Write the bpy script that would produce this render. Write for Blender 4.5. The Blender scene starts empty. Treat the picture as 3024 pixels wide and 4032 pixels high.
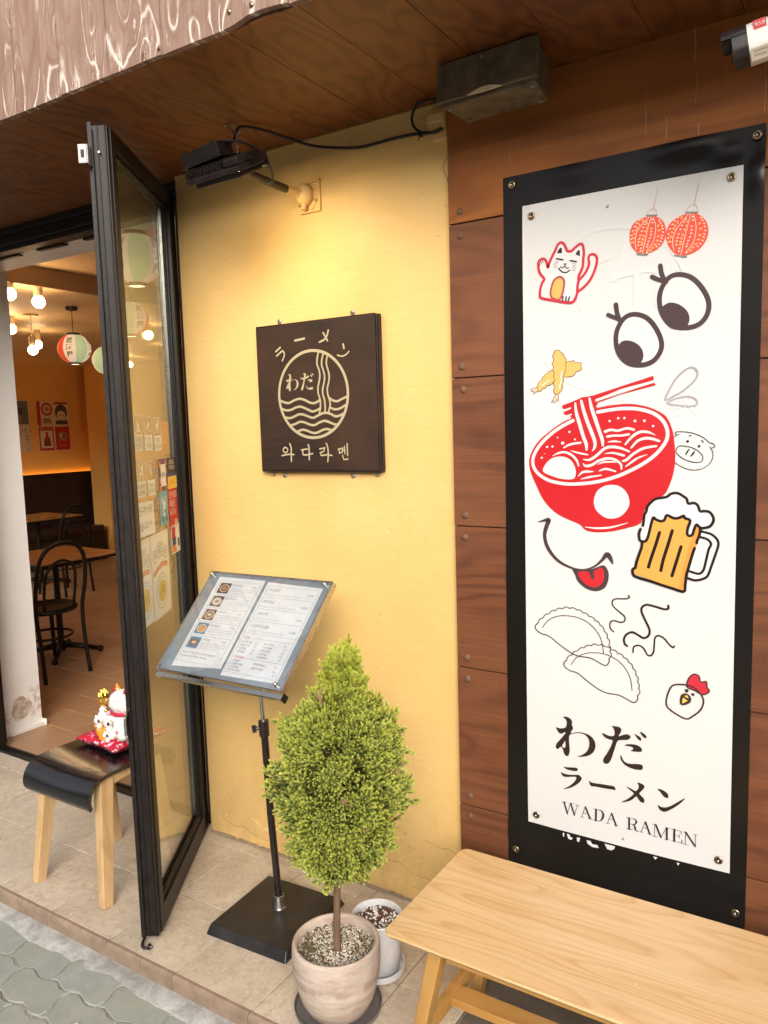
import bpy, bmesh, math, random
import numpy as np
from mathutils import Vector, Matrix
from mathutils.geometry import tessellate_polygon
R=math.radians; PI=math.pi
random.seed(7); rng=np.random.default_rng(7)
scene=bpy.context.scene; COL=scene.collection
# ------------------------------------------------------------ camera, sky, sun, exposure
cam=bpy.data.cameras.new('camera'); camo=bpy.data.objects.new('camera',cam); COL.objects.link(camo)
cam.sensor_fit='VERTICAL'; cam.sensor_height=36.0; cam.lens=3065.0852/4032*36.0
cam.clip_start=.02; cam.clip_end=300
def cam_matrix():
    yaw,pitch,roll=R(32.4992),R(6.2324),R(-1.7024)
    cy,sy=math.cos(yaw),math.sin(yaw)
    fw=Vector((-sy*math.cos(pitch),cy*math.cos(pitch),-math.sin(pitch))); r=Vector((cy,sy,0)); u=r.cross(fw)
    r2=r*math.cos(roll)+u*math.sin(roll); u2=-r*math.sin(roll)+u*math.cos(roll)
    m=Matrix.Identity(4)
    for i in range(3): m[i][0]=r2[i]; m[i][1]=u2[i]; m[i][2]=-fw[i]
    m[2][3]=1.59
    return m
camo.matrix_world=cam_matrix(); scene.camera=camo
SUN_EL,SUN_AZ=R(26),R(146)
w=bpy.data.worlds.new('World'); scene.world=w; w.use_nodes=True; wn=w.node_tree; wn.nodes.clear()
sky=wn.nodes.new('ShaderNodeTexSky'); sky.sky_type='NISHITA'; sky.sun_disc=False
sky.sun_elevation=SUN_EL; sky.sun_rotation=SUN_AZ; sky.dust_density=4; sky.air_density=1.0; sky.ozone_density=.6
hsv=wn.nodes.new('ShaderNodeHueSaturation'); hsv.inputs['Saturation'].default_value=.35
bg=wn.nodes.new('ShaderNodeBackground'); bg.inputs['Strength'].default_value=.15
wo=wn.nodes.new('ShaderNodeOutputWorld')
wn.links.new(sky.outputs[0],hsv.inputs['Color']); wn.links.new(hsv.outputs[0],bg.inputs[0]); wn.links.new(bg.outputs[0],wo.inputs[0])
sl=bpy.data.lights.new('sun','SUN'); sl.energy=1.35; sl.angle=R(38); sl.color=(1,.90,.77)
so=bpy.data.objects.new('sun',sl); COL.objects.link(so)
sd=Vector((math.sin(SUN_AZ)*math.cos(SUN_EL),math.cos(SUN_AZ)*math.cos(SUN_EL),math.sin(SUN_EL)))
so.rotation_euler=sd.to_track_quat('Z','Y').to_euler(); so.location=(0,-5,8)
vs=scene.view_settings; vs.view_transform='Standard'; vs.look='None'; vs.gamma=1; vs.exposure=.80; vs.use_curve_mapping=False
scene.render.engine='CYCLES'
cy=scene.cycles; cy.max_bounces=9; cy.diffuse_bounces=4; cy.glossy_bounces=4; cy.transparent_max_bounces=12; cy.transmission_bounces=4
cy.use_denoising=True; cy.caustics_reflective=False; cy.caustics_refractive=False; cy.sample_clamp_indirect=6

# ------------------------------------------------------------ material helpers
class NT:
    def __init__(s,name):
        s.m=bpy.data.materials.new(name); s.m.use_nodes=True; s.t=s.m.node_tree; s.t.nodes.clear()
        s.out=s.n('ShaderNodeOutputMaterial')
    def n(s,typ,**k):
        x=s.t.nodes.new(typ)
        for a,b in k.items():
            if a.startswith('_'): x.inputs[a[1:].replace('_',' ')].default_value=b
            else: setattr(x,a,b)
        return x
    def l(s,a,b): s.t.links.new(a,b)
    def val(s,sock,v):
        if hasattr(v,'is_linked') or hasattr(v,'links'): s.l(v,sock)
        else: sock.default_value=v
    def math(s,op,a,b=None,c=None,clamp=False):
        x=s.n('ShaderNodeMath',operation=op,use_clamp=clamp); s.val(x.inputs[0],a)
        if b is not None: s.val(x.inputs[1],b)
        if c is not None: s.val(x.inputs[2],c)
        return x.outputs[0]
    def pos(s,scale=(1,1,1),rot=(0,0,0),obj=False,rand=0,loc=(0,0,0)):
        if obj: src=s.n('ShaderNodeTexCoord').outputs['Object']
        else: src=s.n('ShaderNodeNewGeometry').outputs['Position']
        mp=s.n('ShaderNodeMapping'); mp.inputs['Scale'].default_value=scale; mp.inputs['Rotation'].default_value=rot; mp.inputs['Location'].default_value=loc
        s.l(src,mp.inputs[0]); o=mp.outputs[0]
        if rand:
            oi=s.n('ShaderNodeObjectInfo'); mm=s.math('MULTIPLY',oi.outputs['Random'],rand)
            cx=s.n('ShaderNodeCombineXYZ'); s.l(mm,cx.inputs[0]); s.l(mm,cx.inputs[1]); s.l(mm,cx.inputs[2])
            va=s.n('ShaderNodeVectorMath',operation='ADD'); s.l(o,va.inputs[0]); s.l(cx.outputs[0],va.inputs[1]); o=va.outputs[0]
        return o
    def noise(s,vec,scale=5,detail=4,rough=.55,dist=0,out='Fac'):
        x=s.n('ShaderNodeTexNoise',_Scale=scale,_Detail=detail,_Roughness=rough,_Distortion=dist); s.l(vec,x.inputs['Vector']); return x.outputs[out]
    def ramp(s,fac,stops,interp='LINEAR'):
        x=s.n('ShaderNodeValToRGB'); x.color_ramp.interpolation=interp; e=x.color_ramp.elements
        while len(e)<len(stops): e.new(.5)
        for i,(p,c) in enumerate(stops):
            e[i].position=p; e[i].color=(c if len(c)==4 else (*c,1)) if hasattr(c,'__len__') else (c,c,c,1)
        s.l(fac,x.inputs[0]); return x.outputs[0]
    def mix(s,fac,a,b,mode='MIX'):
        x=s.n('ShaderNodeMix',data_type='RGBA',blend_type=mode); s.val(x.inputs[0],fac)
        for i,v in ((6,a),(7,b)):
            if isinstance(v,tuple): x.inputs[i].default_value=(*v,1) if len(v)==3 else v
            else: s.l(v,x.inputs[i])
        return x.outputs[2]
    def bsdf(s,color,rough=.5,metal=0,spec=.5,bump=None,bstr=.2,bdist=.002,coat=0,emis=None,estr=0,alpha=None):
        b=s.n('ShaderNodeBsdfPrincipled')
        if isinstance(color,tuple): b.inputs['Base Color'].default_value=(*color,1)
        else: s.l(color,b.inputs['Base Color'])
        s.val(b.inputs['Roughness'],rough); b.inputs['Metallic'].default_value=metal; b.inputs['Specular IOR Level'].default_value=spec
        b.inputs['Coat Weight'].default_value=coat; b.inputs['Coat Roughness'].default_value=.12
        if bump is not None:
            bp=s.n('ShaderNodeBump',_Strength=bstr,_Distance=bdist); s.l(bump,bp.inputs['Height']); s.l(bp.outputs[0],b.inputs['Normal'])
        if emis is not None:
            if isinstance(emis,tuple): b.inputs['Emission Color'].default_value=(*emis,1)
            else: s.l(emis,b.inputs['Emission Color'])
            b.inputs['Emission Strength'].default_value=estr
        if alpha is not None: s.val(b.inputs['Alpha'],alpha)
        s.l(b.outputs[0],s.out.inputs[0]); return s.m
def plain(name,col,rough=.5,metal=0,var=.12,scale=30,bstr=.1,spec=.5,coat=0,bdist=.001,rand=0):
    t=NT(name); p=t.pos(rand=rand); n=t.noise(p,scale,4)
    k=t.mix(t.ramp(n,[(.3,0.0),(.7,1.0)]),tuple(c*(1-var) for c in col),tuple(min(1,c*(1+var)) for c in col))
    r=t.math('MULTIPLY_ADD',n,.2,rough-.1)
    return t.bsdf(k,r,metal,spec,n,bstr,bdist,coat)
def emit(name,col,st):
    t=NT(name); e=t.n('ShaderNodeEmission',_Strength=st); e.inputs[0].default_value=(*col,1); t.l(e.outputs[0],t.out.inputs[0]); return t.m
MT={}
def plywood(name,base,dark,grain='x',rings=9,rough=.45,scl=1.0,rand=13,streak=.35,light=None,stain=True,bstr=.3,asp=.55):
    t=NT(name); sc={'x':(asp,3.2,3.2),'y':(3.2,asp,3.2),'z':(3.2,3.2,asp)}[grain]
    p=t.pos(scale=tuple(a*scl for a in sc),rand=rand)
    n=t.noise(p,1.0,2.5,.5,.25)
    ringv=t.math('FRACT',t.math('MULTIPLY',n,rings*1.6))
    ringv=t.math('ABSOLUTE',t.math('SUBTRACT',ringv,.5))
    ring=t.ramp(ringv,[(.0,1.0),(.12,.75),(.28,.15),(.5,0.0)])
    fs={'x':(3,160,160),'y':(160,3,160),'z':(160,160,3)}[grain]
    fine=t.noise(t.pos(scale=fs,rand=rand),1.0,3,.6)
    blot=t.noise(t.pos(rand=rand*.7),3.0,4,.6)
    c=t.mix(t.math('MULTIPLY',ring,.8),base,dark)
    c=t.mix(t.math('MULTIPLY',t.ramp(fine,[(.35,0.0),(.7,1.0)]),streak),c,dark)
    c=t.mix(t.ramp(blot,[(.35,0.0),(.75,.5)]),c,light or tuple(min(1,x*1.35) for x in base))
    r=t.math('MULTIPLY_ADD',blot,.25,rough-.12)
    h=t.math('ADD',t.math('MULTIPLY',ring,-.6),t.math('MULTIPLY',fine,.5))
    return t.bsdf(c,r,0,.5,h,bstr,.0015)
MT['soffit']=plywood('stained_soffit_ply',(.185,.060,.013),(.070,.018,.004),'y',8,.5,scl=1.25,streak=.25,asp=1.35,light=(.22,.078,.018))
MT['cladding']=plywood('stained_cladding_ply',(.170,.056,.019),(.070,.019,.006),'x',8,.6,streak=.6,asp=.7,light=(.225,.082,.030))
MT['cladding_top']=plywood('lightened_stained_top_sheet',(.33,.108,.020),(.16,.045,.009),'x',6,.6,scl=.9,streak=.5,bstr=.2)  # orange stain lightened in colour to make up for dim light under the soffit
def fascia_mat():
    t=NT('weathered_fascia_wood')
    p=t.pos(scale=(4.0,1,1.15),rand=17); n=t.noise(p,1.3,2.0,.5,.5)
    vk=t.n('ShaderNodeTexVoronoi',_Scale=1.0); t.l(t.pos(scale=(6.5,1,3.6),rand=11),vk.inputs['Vector']); kd=vk.outputs['Distance']
    n=t.math('ADD',n,t.math('MULTIPLY',t.ramp(kd,[(0,1.0),(.12,.62),(.30,.18),(.5,0.0)]),.30))
    rv=t.math('ABSOLUTE',t.math('SUBTRACT',t.math('FRACT',t.math('MULTIPLY',n,9.5)),.5))
    brk=t.noise(t.pos(scale=(1,1,.4),rand=3),38,5,.75); patch=t.noise(t.pos(rand=5),6,3,.6)
    ring=t.ramp(t.math('ADD',rv,t.math('MULTIPLY_ADD',brk,.22,-.11)),[(0,.75),(.035,.6),(.08,.0),(.5,0.0)])
    z=t.n('ShaderNodeSeparateXYZ'); t.l(t.pos(),z.inputs[0])
    low=t.ramp(t.math('MULTIPLY_ADD',z.outputs[2],-4,11.0),[(.0,.35),(.95,1.0)])
    fine=t.noise(t.pos(scale=(190,3,2.2),rand=9),1,4,.7); grain=t.ramp(fine,[(.35,0.0),(.65,1.0)])
    base=t.mix(t.ramp(t.noise(t.pos(scale=(3,1,1),rand=4),5,5,.65),[(.3,0.0),(.7,1.0)]),(.235,.150,.115),(.365,.26,.215))
    base=t.mix(t.math('MULTIPLY',grain,.6),base,(.20,.118,.085))
    base=t.mix(t.ramp(rv,[(.15,0.0),(.21,.55),(.30,0.0)]),base,(.20,.11,.08))
    base=t.mix(t.ramp(kd,[(.03,.85),(.07,.0)]),base,(.10,.05,.035))
    m=t.math('MULTIPLY',t.math('MULTIPLY',ring,t.ramp(patch,[(.42,0.0),(.50,1.0)])),low,clamp=True)
    smear=t.math('MULTIPLY',t.ramp(t.noise(t.pos(scale=(2.4,1,.55),rand=3),14,7,.8),[(.55,0.0),(.60,1.0)]),t.ramp(patch,[(.50,0.0),(.58,1.0)]))
    m=t.math('ADD',m,t.math('MULTIPLY',t.math('MULTIPLY',smear,t.ramp(fine,[(.38,1.0),(.6,.2)])),low),clamp=True)
    c=t.mix(m,base,(.78,.71,.64))
    return t.bsdf(c,.92,0,.12,t.math('SUBTRACT',t.math('ADD',t.math('MULTIPLY',grain,-.7),rv),t.math('MULTIPLY',m,.3)),.35,.0015)
MT['fascia']=fascia_mat()
def yellow_mat():
    t=NT('mustard_painted_render'); p=t.pos()
    n=t.noise(p,2.2,5,.55); f=t.noise(p,90,3,.6); d=t.noise(t.pos(scale=(1,1,.35)),9,6,.7)
    c=t.mix(t.ramp(n,[(.3,0.0),(.7,1.0)]),(.705,.458,.165),(.78,.525,.21))
    z=t.n('ShaderNodeSeparateXYZ'); t.l(p,z.inputs[0])
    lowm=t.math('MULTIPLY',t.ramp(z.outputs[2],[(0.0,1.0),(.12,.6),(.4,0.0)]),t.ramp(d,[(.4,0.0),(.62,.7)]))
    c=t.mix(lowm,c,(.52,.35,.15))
    sp=t.ramp(t.noise(p,60,2,.5),[(.73,0.0),(.76,.6)]); c=t.mix(sp,c,(.45,.28,.10))
    v=t.n('ShaderNodeTexVoronoi',feature='DISTANCE_TO_EDGE',_Scale=3.1); wv=t.n('ShaderNodeVectorMath',operation='ADD')
    nn=t.n('ShaderNodeTexNoise',_Scale=9,_Detail=4); t.l(p,nn.inputs['Vector']); t.l(p,wv.inputs[0]); t.l(nn.outputs['Color'],wv.inputs[1]); t.l(wv.outputs[0],v.inputs['Vector'])
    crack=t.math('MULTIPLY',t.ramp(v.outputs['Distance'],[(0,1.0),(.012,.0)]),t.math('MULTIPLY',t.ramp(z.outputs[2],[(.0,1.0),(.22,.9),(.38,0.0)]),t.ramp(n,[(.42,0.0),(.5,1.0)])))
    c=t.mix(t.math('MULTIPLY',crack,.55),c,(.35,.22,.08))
    tr=t.noise(t.pos(scale=(1,1,2.2)),11,4,.55,.8); ding=t.ramp(t.noise(t.pos(scale=(1,1,.6)),38,1,.4),[(.74,0.0),(.78,1.0)])
    c=t.mix(t.ramp(t.noise(t.pos(scale=(1,1,.25)),6,5,.6),[(.5,0.0),(.75,.22)]),c,(.60,.36,.12)); c=t.mix(t.ramp(tr,[(.55,0.0),(.75,.25)]),c,(.82,.57,.26))
    h=t.math('SUBTRACT',t.math('ADD',t.math('ADD',t.math('MULTIPLY',n,2.0),t.math('MULTIPLY',tr,1.6)),t.math('MULTIPLY',f,.35)),t.math('ADD',t.math('MULTIPLY',crack,1.2),t.math('MULTIPLY',ding,.8)))
    return t.bsdf(c,.50,0,.35,h,.5,.002)
MT['yellow']=yellow_mat()
def tile_mat():
    t=NT('travertine_floor_tile'); p=t.pos(rand=3)
    n=t.noise(p,5,6,.62,.4); f=t.noise(t.pos(),34,6,.7,.6); b=t.noise(t.pos(),1.6,3)
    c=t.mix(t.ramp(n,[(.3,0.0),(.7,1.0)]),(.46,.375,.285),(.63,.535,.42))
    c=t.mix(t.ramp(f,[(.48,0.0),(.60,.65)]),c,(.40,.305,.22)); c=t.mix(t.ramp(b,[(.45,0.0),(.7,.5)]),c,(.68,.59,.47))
    c=t.mix(t.ramp(t.noise(t.pos(),80,4,.7),[(.56,0.0),(.62,.5)]),c,(.72,.65,.54))
    return t.bsdf(c,.42,0,.4,f,.18,.001)
MT['tile']=tile_mat()
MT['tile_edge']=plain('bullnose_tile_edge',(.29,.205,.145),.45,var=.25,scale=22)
MT['grout']=plain('grey_brown_grout',(.20,.15,.115),.85,var=.25,scale=60,bstr=.4)
def conc(name,a,b,dk,scale=9,gr=140,bs=.6):
    t=NT(name); p=t.pos(); n=t.noise(p,scale,7,.7,.5); f=t.noise(p,gr,3,.7); q=t.noise(p,2.3,4)
    c=t.mix(t.ramp(n,[(.35,0.0),(.65,1.0)]),a,b); c=t.mix(t.ramp(f,[(.55,0.0),(.72,.5)]),c,dk); c=t.mix(t.ramp(q,[(.5,0.0),(.75,.4)]),c,dk)
    return t.bsdf(c,.85,0,.3,t.math('ADD',n,t.math('MULTIPLY',f,.5)),bs,.004)
MT['concrete']=conc('rough_concrete',(.28,.27,.255),(.52,.51,.485),(.15,.145,.13),16)
MT['pad']=conc('dark_concrete_pad',(.105,.088,.07),(.165,.14,.115),(.055,.045,.036),6)
MT['joint']=conc('sandy_joint_dirt',(.22,.21,.165),(.34,.325,.27),(.13,.125,.075),40)
def paver():
    t=NT('green_grey_paver'); p=t.pos(rand=9); n=t.noise(p,14,6,.7); f=t.noise(p,220,2,.6); q=t.noise(p,3.5,3)
    oi=t.n('ShaderNodeObjectInfo')
    c=t.mix(t.ramp(n,[(.3,0.0),(.7,1.0)]),(.27,.295,.26),(.38,.40,.36)); c=t.mix(t.math('MULTIPLY',oi.outputs['Random'],.35),c,(.31,.30,.26))
    c=t.mix(t.ramp(f,[(.62,0.0),(.7,.55)]),c,(.42,.44,.39)); c=t.mix(t.ramp(q,[(.52,0.0),(.7,.4)]),c,(.27,.25,.17))
    return t.bsdf(c,.85,0,.3,t.math('ADD',n,f),.5,.002)
MT['paver']=paver()
MT['black_al']=plain('dark_anodised_aluminium',(.008,.006,.005),.42,.0,.3,18,.06,spec=.35)
MT['black_al2']=plain('scuffed_dark_aluminium',(.013,.009,.008),.45,0,.45,45,.1,spec=.35)
MT['seal']=plain('black_rubber_seal',(.008,.007,.007),.6)
MT['spacer']=plain('silver_glazing_spacer',(.55,.53,.48),.3,1.0,.2,200)
MT['steel']=plain('brushed_steel',(.60,.58,.55),.28,1.0,.05,20,.0)
MT['chrome']=plain('polished_steel',(.72,.71,.69),.12,1.0,.03,10,.0)
MT['zinc']=plain('galvanised_bracket',(.36,.33,.31),.45,.6,.15,60)
MT['brass']=plain('aged_brass_eyelet',(.42,.30,.18),.3,1.0,.25,90)
MT['rust_bolt']=plain('brown_painted_bolt',(.15,.08,.05),.6,.0,.2,90,spec=.3)
MT['ink']=plain('black_print_ink',(.012,.008,.007),.4,var=0)
MT['vinyl_white']=None
def vinyl(name,col,rough,bs,sc=2.2,coat=0,spec=.5):
    t=NT(name); p=t.pos(); n=t.noise(p,sc,2,.4); f=t.noise(p,60,2)
    return t.bsdf(col,t.math('MULTIPLY_ADD',t.noise(p,5,3),.12,rough-.05),0,spec,n,bs,.03,coat)
MT['vinyl_white']=vinyl('white_vinyl_banner',(.665,.655,.645),.38,.12,3)
MT['vinyl_black']=vinyl('black_vinyl_banner',(.008,.006,.005),.33,.22,3.5,spec=.35)
inks=dict(cream=(.43,.36,.225),ink=(.022,.012,.010),ink2=(.014,.007,.006),white=(.68,.67,.66),crimson=(.55,.022,.045),mauve=(.42,.36,.38),mauve2=(.36,.34,.37),plum=(.42,.06,.07),
 orange=(.86,.42,.11),coral=(.78,.085,.045),grey=(.22,.21,.20),sand=(.66,.40,.28),cream2=(.86,.76,.60),peach=(.88,.42,.16),darkplum=(.062,.036,.038),amber=(.82,.43,.13),blush=(.80,.48,.38),
 red=(.52,.012,.018),amber2=(.82,.36,.075),amber3=(.82,.29,.05),foamwhite=(.72,.68,.69),tongue=(.55,.018,.028),darkbrown=(.045,.022,.02),yellow=(.85,.58,.10))
INK={k:plain('print_'+k,v,.42,0,.03,8,.02) for k,v in inks.items()}
# ------------------------------------------------------------ mesh builder
ROOT={}
class MB:
    def __init__(s,M=None): s.v=[]; s.f=[]; s.mi=[]; s.M=M; s.smooth=False; s.cur=0
    def add(s,vs,fs,mi=None):
        o=len(s.v)
        for p in vs:
            p=Vector(p); s.v.append(s.M@p if s.M else p)
        for f in fs: s.f.append([i+o for i in f]); s.mi.append(s.cur if mi is None else mi)
        return s
    def box(s,x0,x1,y0,y1,z0,z1,T=None):
        vs=[Vector((x,y,z)) for z in (z0,z1) for y in (y0,y1) for x in (x0,x1)]
        if T: vs=[T@p for p in vs]
        return s.add(vs,[(0,2,3,1),(4,5,7,6),(0,1,5,4),(2,6,7,3),(0,4,6,2),(1,3,7,5)])
    def bar(s,p,q,w,h,up=(0,0,1),w2=None,h2=None):
        p=Vector(p);q=Vector(q);d=(q-p).normalized();u=Vector(up)
        if abs(d.dot(u))>.98: u=Vector((0,1,0))
        a=d.cross(u).normalized();b=a.cross(d); w2=w2 or w;h2=h2 or h
        vs=[c+a*sx*ww/2+b*sy*hh/2 for c,ww,hh in ((p,w,h),(q,w2,h2)) for sx,sy in ((-1,-1),(1,-1),(1,1),(-1,1))]
        return s.add(vs,[(0,1,2,3),(7,6,5,4),(0,4,5,1),(1,5,6,2),(2,6,7,3),(3,7,4,0)])
    def tube(s,pts,r,n=8,cap=True,smooth=True):
        pts=[Vector(p) for p in pts]; m=len(pts); rs=r if hasattr(r,'__len__') else [r]*m
        o=[];prev=None
        for i,p in enumerate(pts):
            d=(pts[min(i+1,m-1)]-pts[max(i-1,0)]).normalized()
            if prev is None:
                a=d.cross(Vector((0,0,1)));
                if a.length<.05: a=d.cross(Vector((0,1,0)))
                a.normalize()
            else: a=(prev-d*prev.dot(d)).normalized()
            prev=a;b=d.cross(a)
            o+= [p+(a*math.cos(2*PI*k/n)+b*math.sin(2*PI*k/n))*rs[i] for k in range(n)]
        fs=[(i*n+k,i*n+(k+1)%n,(i+1)*n+(k+1)%n,(i+1)*n+k) for i in range(m-1) for k in range(n)]
        if cap: fs+= [tuple(range(n))[::-1],tuple((m-1)*n+k for k in range(n))]
        return s.add(o,fs)
    def lathe(s,prof,c=(0,0,0),n=24,T=None,cap=False):
        c=Vector(c);vs=[]
        for r,z in prof:
            for k in range(n):
                p=Vector((r*math.cos(2*PI*k/n),r*math.sin(2*PI*k/n),z)); vs.append((T@p if T else p)+c)
        m=len(prof);fs=[(i*n+k,i*n+(k+1)%n,(i+1)*n+(k+1)%n,(i+1)*n+k) for i in range(m-1) for k in range(n)]
        if cap: fs+=[tuple(range(n))[::-1],tuple((m-1)*n+k for k in range(n))]
        return s.add(vs,fs)
    def cyl(s,p,q,r,n=16,r2=None):
        return s.tube([p,q],[r,r if r2 is None else r2],n)
    def ball(s,c,r,n=12,m=8,T=None):
        rx,ry,rz=r if hasattr(r,'__len__') else (r,r,r)
        vs=[];c=Vector(c)
        for i in range(m+1):
            th=PI*i/m
            for k in range(n):
                p=Vector((rx*math.sin(th)*math.cos(2*PI*k/n),ry*math.sin(th)*math.sin(2*PI*k/n),-rz*math.cos(th)))
                vs.append((T@p if T else p)+c)
        return s.add(vs,[(i*n+k,i*n+(k+1)%n,(i+1)*n+(k+1)%n,(i+1)*n+k) for i in range(m) for k in range(n)])
    def prism(s,poly,fn,a,b):
        n=len(poly);vs=[fn(*p,a) for p in poly]+[fn(*p,b) for p in poly]
        tri=tessellate_polygon([[Vector((p[0],p[1],0)) for p in poly]])
        fs=[tuple(t_) for t_ in tri]+[tuple(i+n for i in reversed(t_)) for t_ in tri]+[(i,(i+1)%n,(i+1)%n+n,i+n) for i in range(n)]
        return s.add(vs,fs)
    def build(s,name,m,parent=None,smooth=False,bev=0,mesh_only=False):
        me=bpy.data.meshes.new(name)
        inv=None
        if parent is not None:
            inv=ROOT.get(parent.name)
        vs=[tuple((inv@p) if inv else p) for p in s.v]
        me.from_pydata(vs,[],s.f)
        for q in (m if isinstance(m,(list,tuple)) else [m]): me.materials.append(q)
        me.polygons.foreach_set('material_index',s.mi)
        me.update()
        bm=bmesh.new(); bm.from_mesh(me); bmesh.ops.recalc_face_normals(bm,faces=bm.faces); bm.to_mesh(me); bm.free()
        if smooth: me.polygons.foreach_set('use_smooth',[True]*len(me.polygons))
        o=bpy.data.objects.new(name,me); COL.objects.link(o)
        if parent is not None:
            o.parent=parent; ROOT[o.name]=inv
        if bev:
            b=o.modifiers.new('bevel','BEVEL'); b.width=bev; b.segments=2; b.limit_method='ANGLE'; b.angle_limit=R(40)
        if smooth=='auto':
            me.set_sharp_from_angle(angle=R(35))
        return o
def thing(name,label,cat,loc=(0,0,0),rotz=0,group=None):
    o=bpy.data.objects.new(name,None); COL.objects.link(o); o.location=loc; o.rotation_euler=(0,0,rotz); o.empty_display_size=.05
    ROOT[o.name]=(Matrix.Translation(Vector(loc))@Matrix.Rotation(rotz,4,'Z')).inverted()
    o['label']=label; o['category']=cat
    if group: o['group']=group
    return o
def tag(o,label,cat,group=None):
    o['label']=label;o['category']=cat
    if group:o['group']=group
    return o
def struct(name):
    o=bpy.data.objects.new(name,None); COL.objects.link(o); o['kind']='structure'; ROOT[o.name]=Matrix.Identity(4); return o
def st(o): o['kind']='structure'; return o
def dup(root,loc,rotz,label,group=None):
    r=root.copy(); COL.objects.link(r); r.location=loc; r.rotation_euler=(0,0,rotz); r['label']=label
    if group: r['group']=group
    for ch in list(root.children):
        c=ch.copy(); COL.objects.link(c); c.parent=r
        for g in ch.children:
            d=g.copy(); COL.objects.link(d); d.parent=c
    return r
def BX(name,m,parent,*b,bev=0): return MB().box(*b).build(name,m,parent,bev=bev)
# ---- flat print: strokes and fills in plane coordinates
def crom(P,closed=False,k=4):
    n=len(P);o=[]
    if n<3: return [tuple(p) for p in P]
    A=np.array(P,float)
    rngi=range(n) if closed else range(n-1)
    for i in rngi:
        g=lambda j:A[j%n] if closed else A[min(max(j,0),n-1)]
        p0,p1,p2,p3=g(i-1),g(i),g(i+1),g(i+2)
        for q in range(k):
            t=q/k; o.append(tuple(.5*((2*p1)+(-p0+p2)*t+(2*p0-5*p1+4*p2-p3)*t*t+(-p0+3*p1-3*p2+p3)*t**3)))
    if not closed: o.append(tuple(A[-1]))
    return o
def ribbon(P,w,closed=False):
    P=np.array(P,float);n=len(P); W=np.array(w if hasattr(w,'__len__') else [w]*n,float)/2
    if closed: T=np.roll(P,-1,0)-np.roll(P,1,0)
    else: T=np.gradient(P,axis=0)
    L=np.hypot(T[:,0],T[:,1]);L[L==0]=1;T/=L[:,None];N=np.stack([-T[:,1],T[:,0]],1)
    a=P+N*W[:,None];b=P-N*W[:,None]
    vs=[tuple(x) for x in a]+[tuple(x) for x in b]
    fs=[(i,(i+1)%n,(i+1)%n+n,i+n) for i in range(n if closed else n-1)]
    if not closed:
        for i,sg in ((0,-1),(n-1,1)):
            if W[i]<.0002: continue
            c=P[i];base=len(vs)
            for k in (1,2,3,4):
                an=PI*k/5; vs.append(tuple(c+N[i]*W[i]*math.cos(an)+T[i]*sg*W[i]*math.sin(an)))
            f=[i]+[base,base+1,base+2,base+3]+[i+n]; fs.append(tuple(f))
    return vs,fs
def print_obj(name,items,fn,parent,base=.0004,step=.0003,label=None):
    mb=MB(); mats=[]; 
    for ii,(kind,col,layer,wd,pts) in enumerate(items):
        m=INK[col]
        if m not in mats: mats.append(m)
        mi=mats.index(m); off=base+step*layer+1.6e-6*ii*(1 if len(items)>120 else 3)
        P=[(p[0]/1e4,p[1]/1e4) for p in pts]; w_=wd*1e-3
        if kind in 'fp':
            if kind=='f': P=crom(P,True,3)
            tri=tessellate_polygon([[Vector((x,z,0)) for x,z in P]])
            mb.add([fn(x,z,off) for x,z in P],[tuple(t_) for t_ in tri],mi)
        else:
            if kind=='s': P=crom(P); v_,f_=ribbon(P,w_)
            elif kind=='c': P=crom(P,True); v_,f_=ribbon(P,w_,True)
            elif kind=='v':
                Q=crom([(p[0]/1e4,p[1]/1e4,p[2]/1e4) for p in pts]); v_,f_=ribbon([(a,b) for a,b,c in Q],[c for a,b,c in Q])
            else: v_,f_=ribbon(P,w_)
            mb.add([fn(x,z,off) for x,z in v_],f_,mi)
    o=mb.build(name,mats,parent)
    if label: o['label']=label
    return o
TXT={}
def text2d(s,bold=0):
    if (s,bold) in TXT: return TXT[(s,bold)]
    c=bpy.data.curves.new('t','FONT'); c.body=s; c.resolution_u=2; c.size=1; c.offset=abs(bold); c.align_x='CENTER'; c.align_y='CENTER'
    o=bpy.data.objects.new('t',c); COL.objects.link(o); dg=bpy.context.evaluated_depsgraph_get(); ev=o.evaluated_get(dg); me=ev.to_mesh()
    v=[(p.co.x,p.co.y) for p in me.vertices]; f=[tuple(p.vertices) for p in me.polygons]; ev.to_mesh_clear()
    bpy.data.objects.remove(o); bpy.data.curves.remove(c)
    TXT[(s,bold)]=(v,f); return v,f
def put_text(mb,s,x,z,h,fn,off=.001,mi=0,sx=1,bold=0,left=False,maxw=None):
    mb.k=getattr(mb,'k',0)+1; off+=mb.k*4e-6
    v,f=text2d(s,bold if bold<0 else 0)
    if not v: return
    xs=[a for a,b in v]; wdt=(max(xs)-min(xs))
    if maxw and wdt*h*sx>maxw: sx=maxw/(wdt*h)
    dx=-min(xs) if left else 0
    mb.add([fn(x+(a+dx)*h*sx,z+b*h,off) for a,b in v],f,mi)

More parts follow.
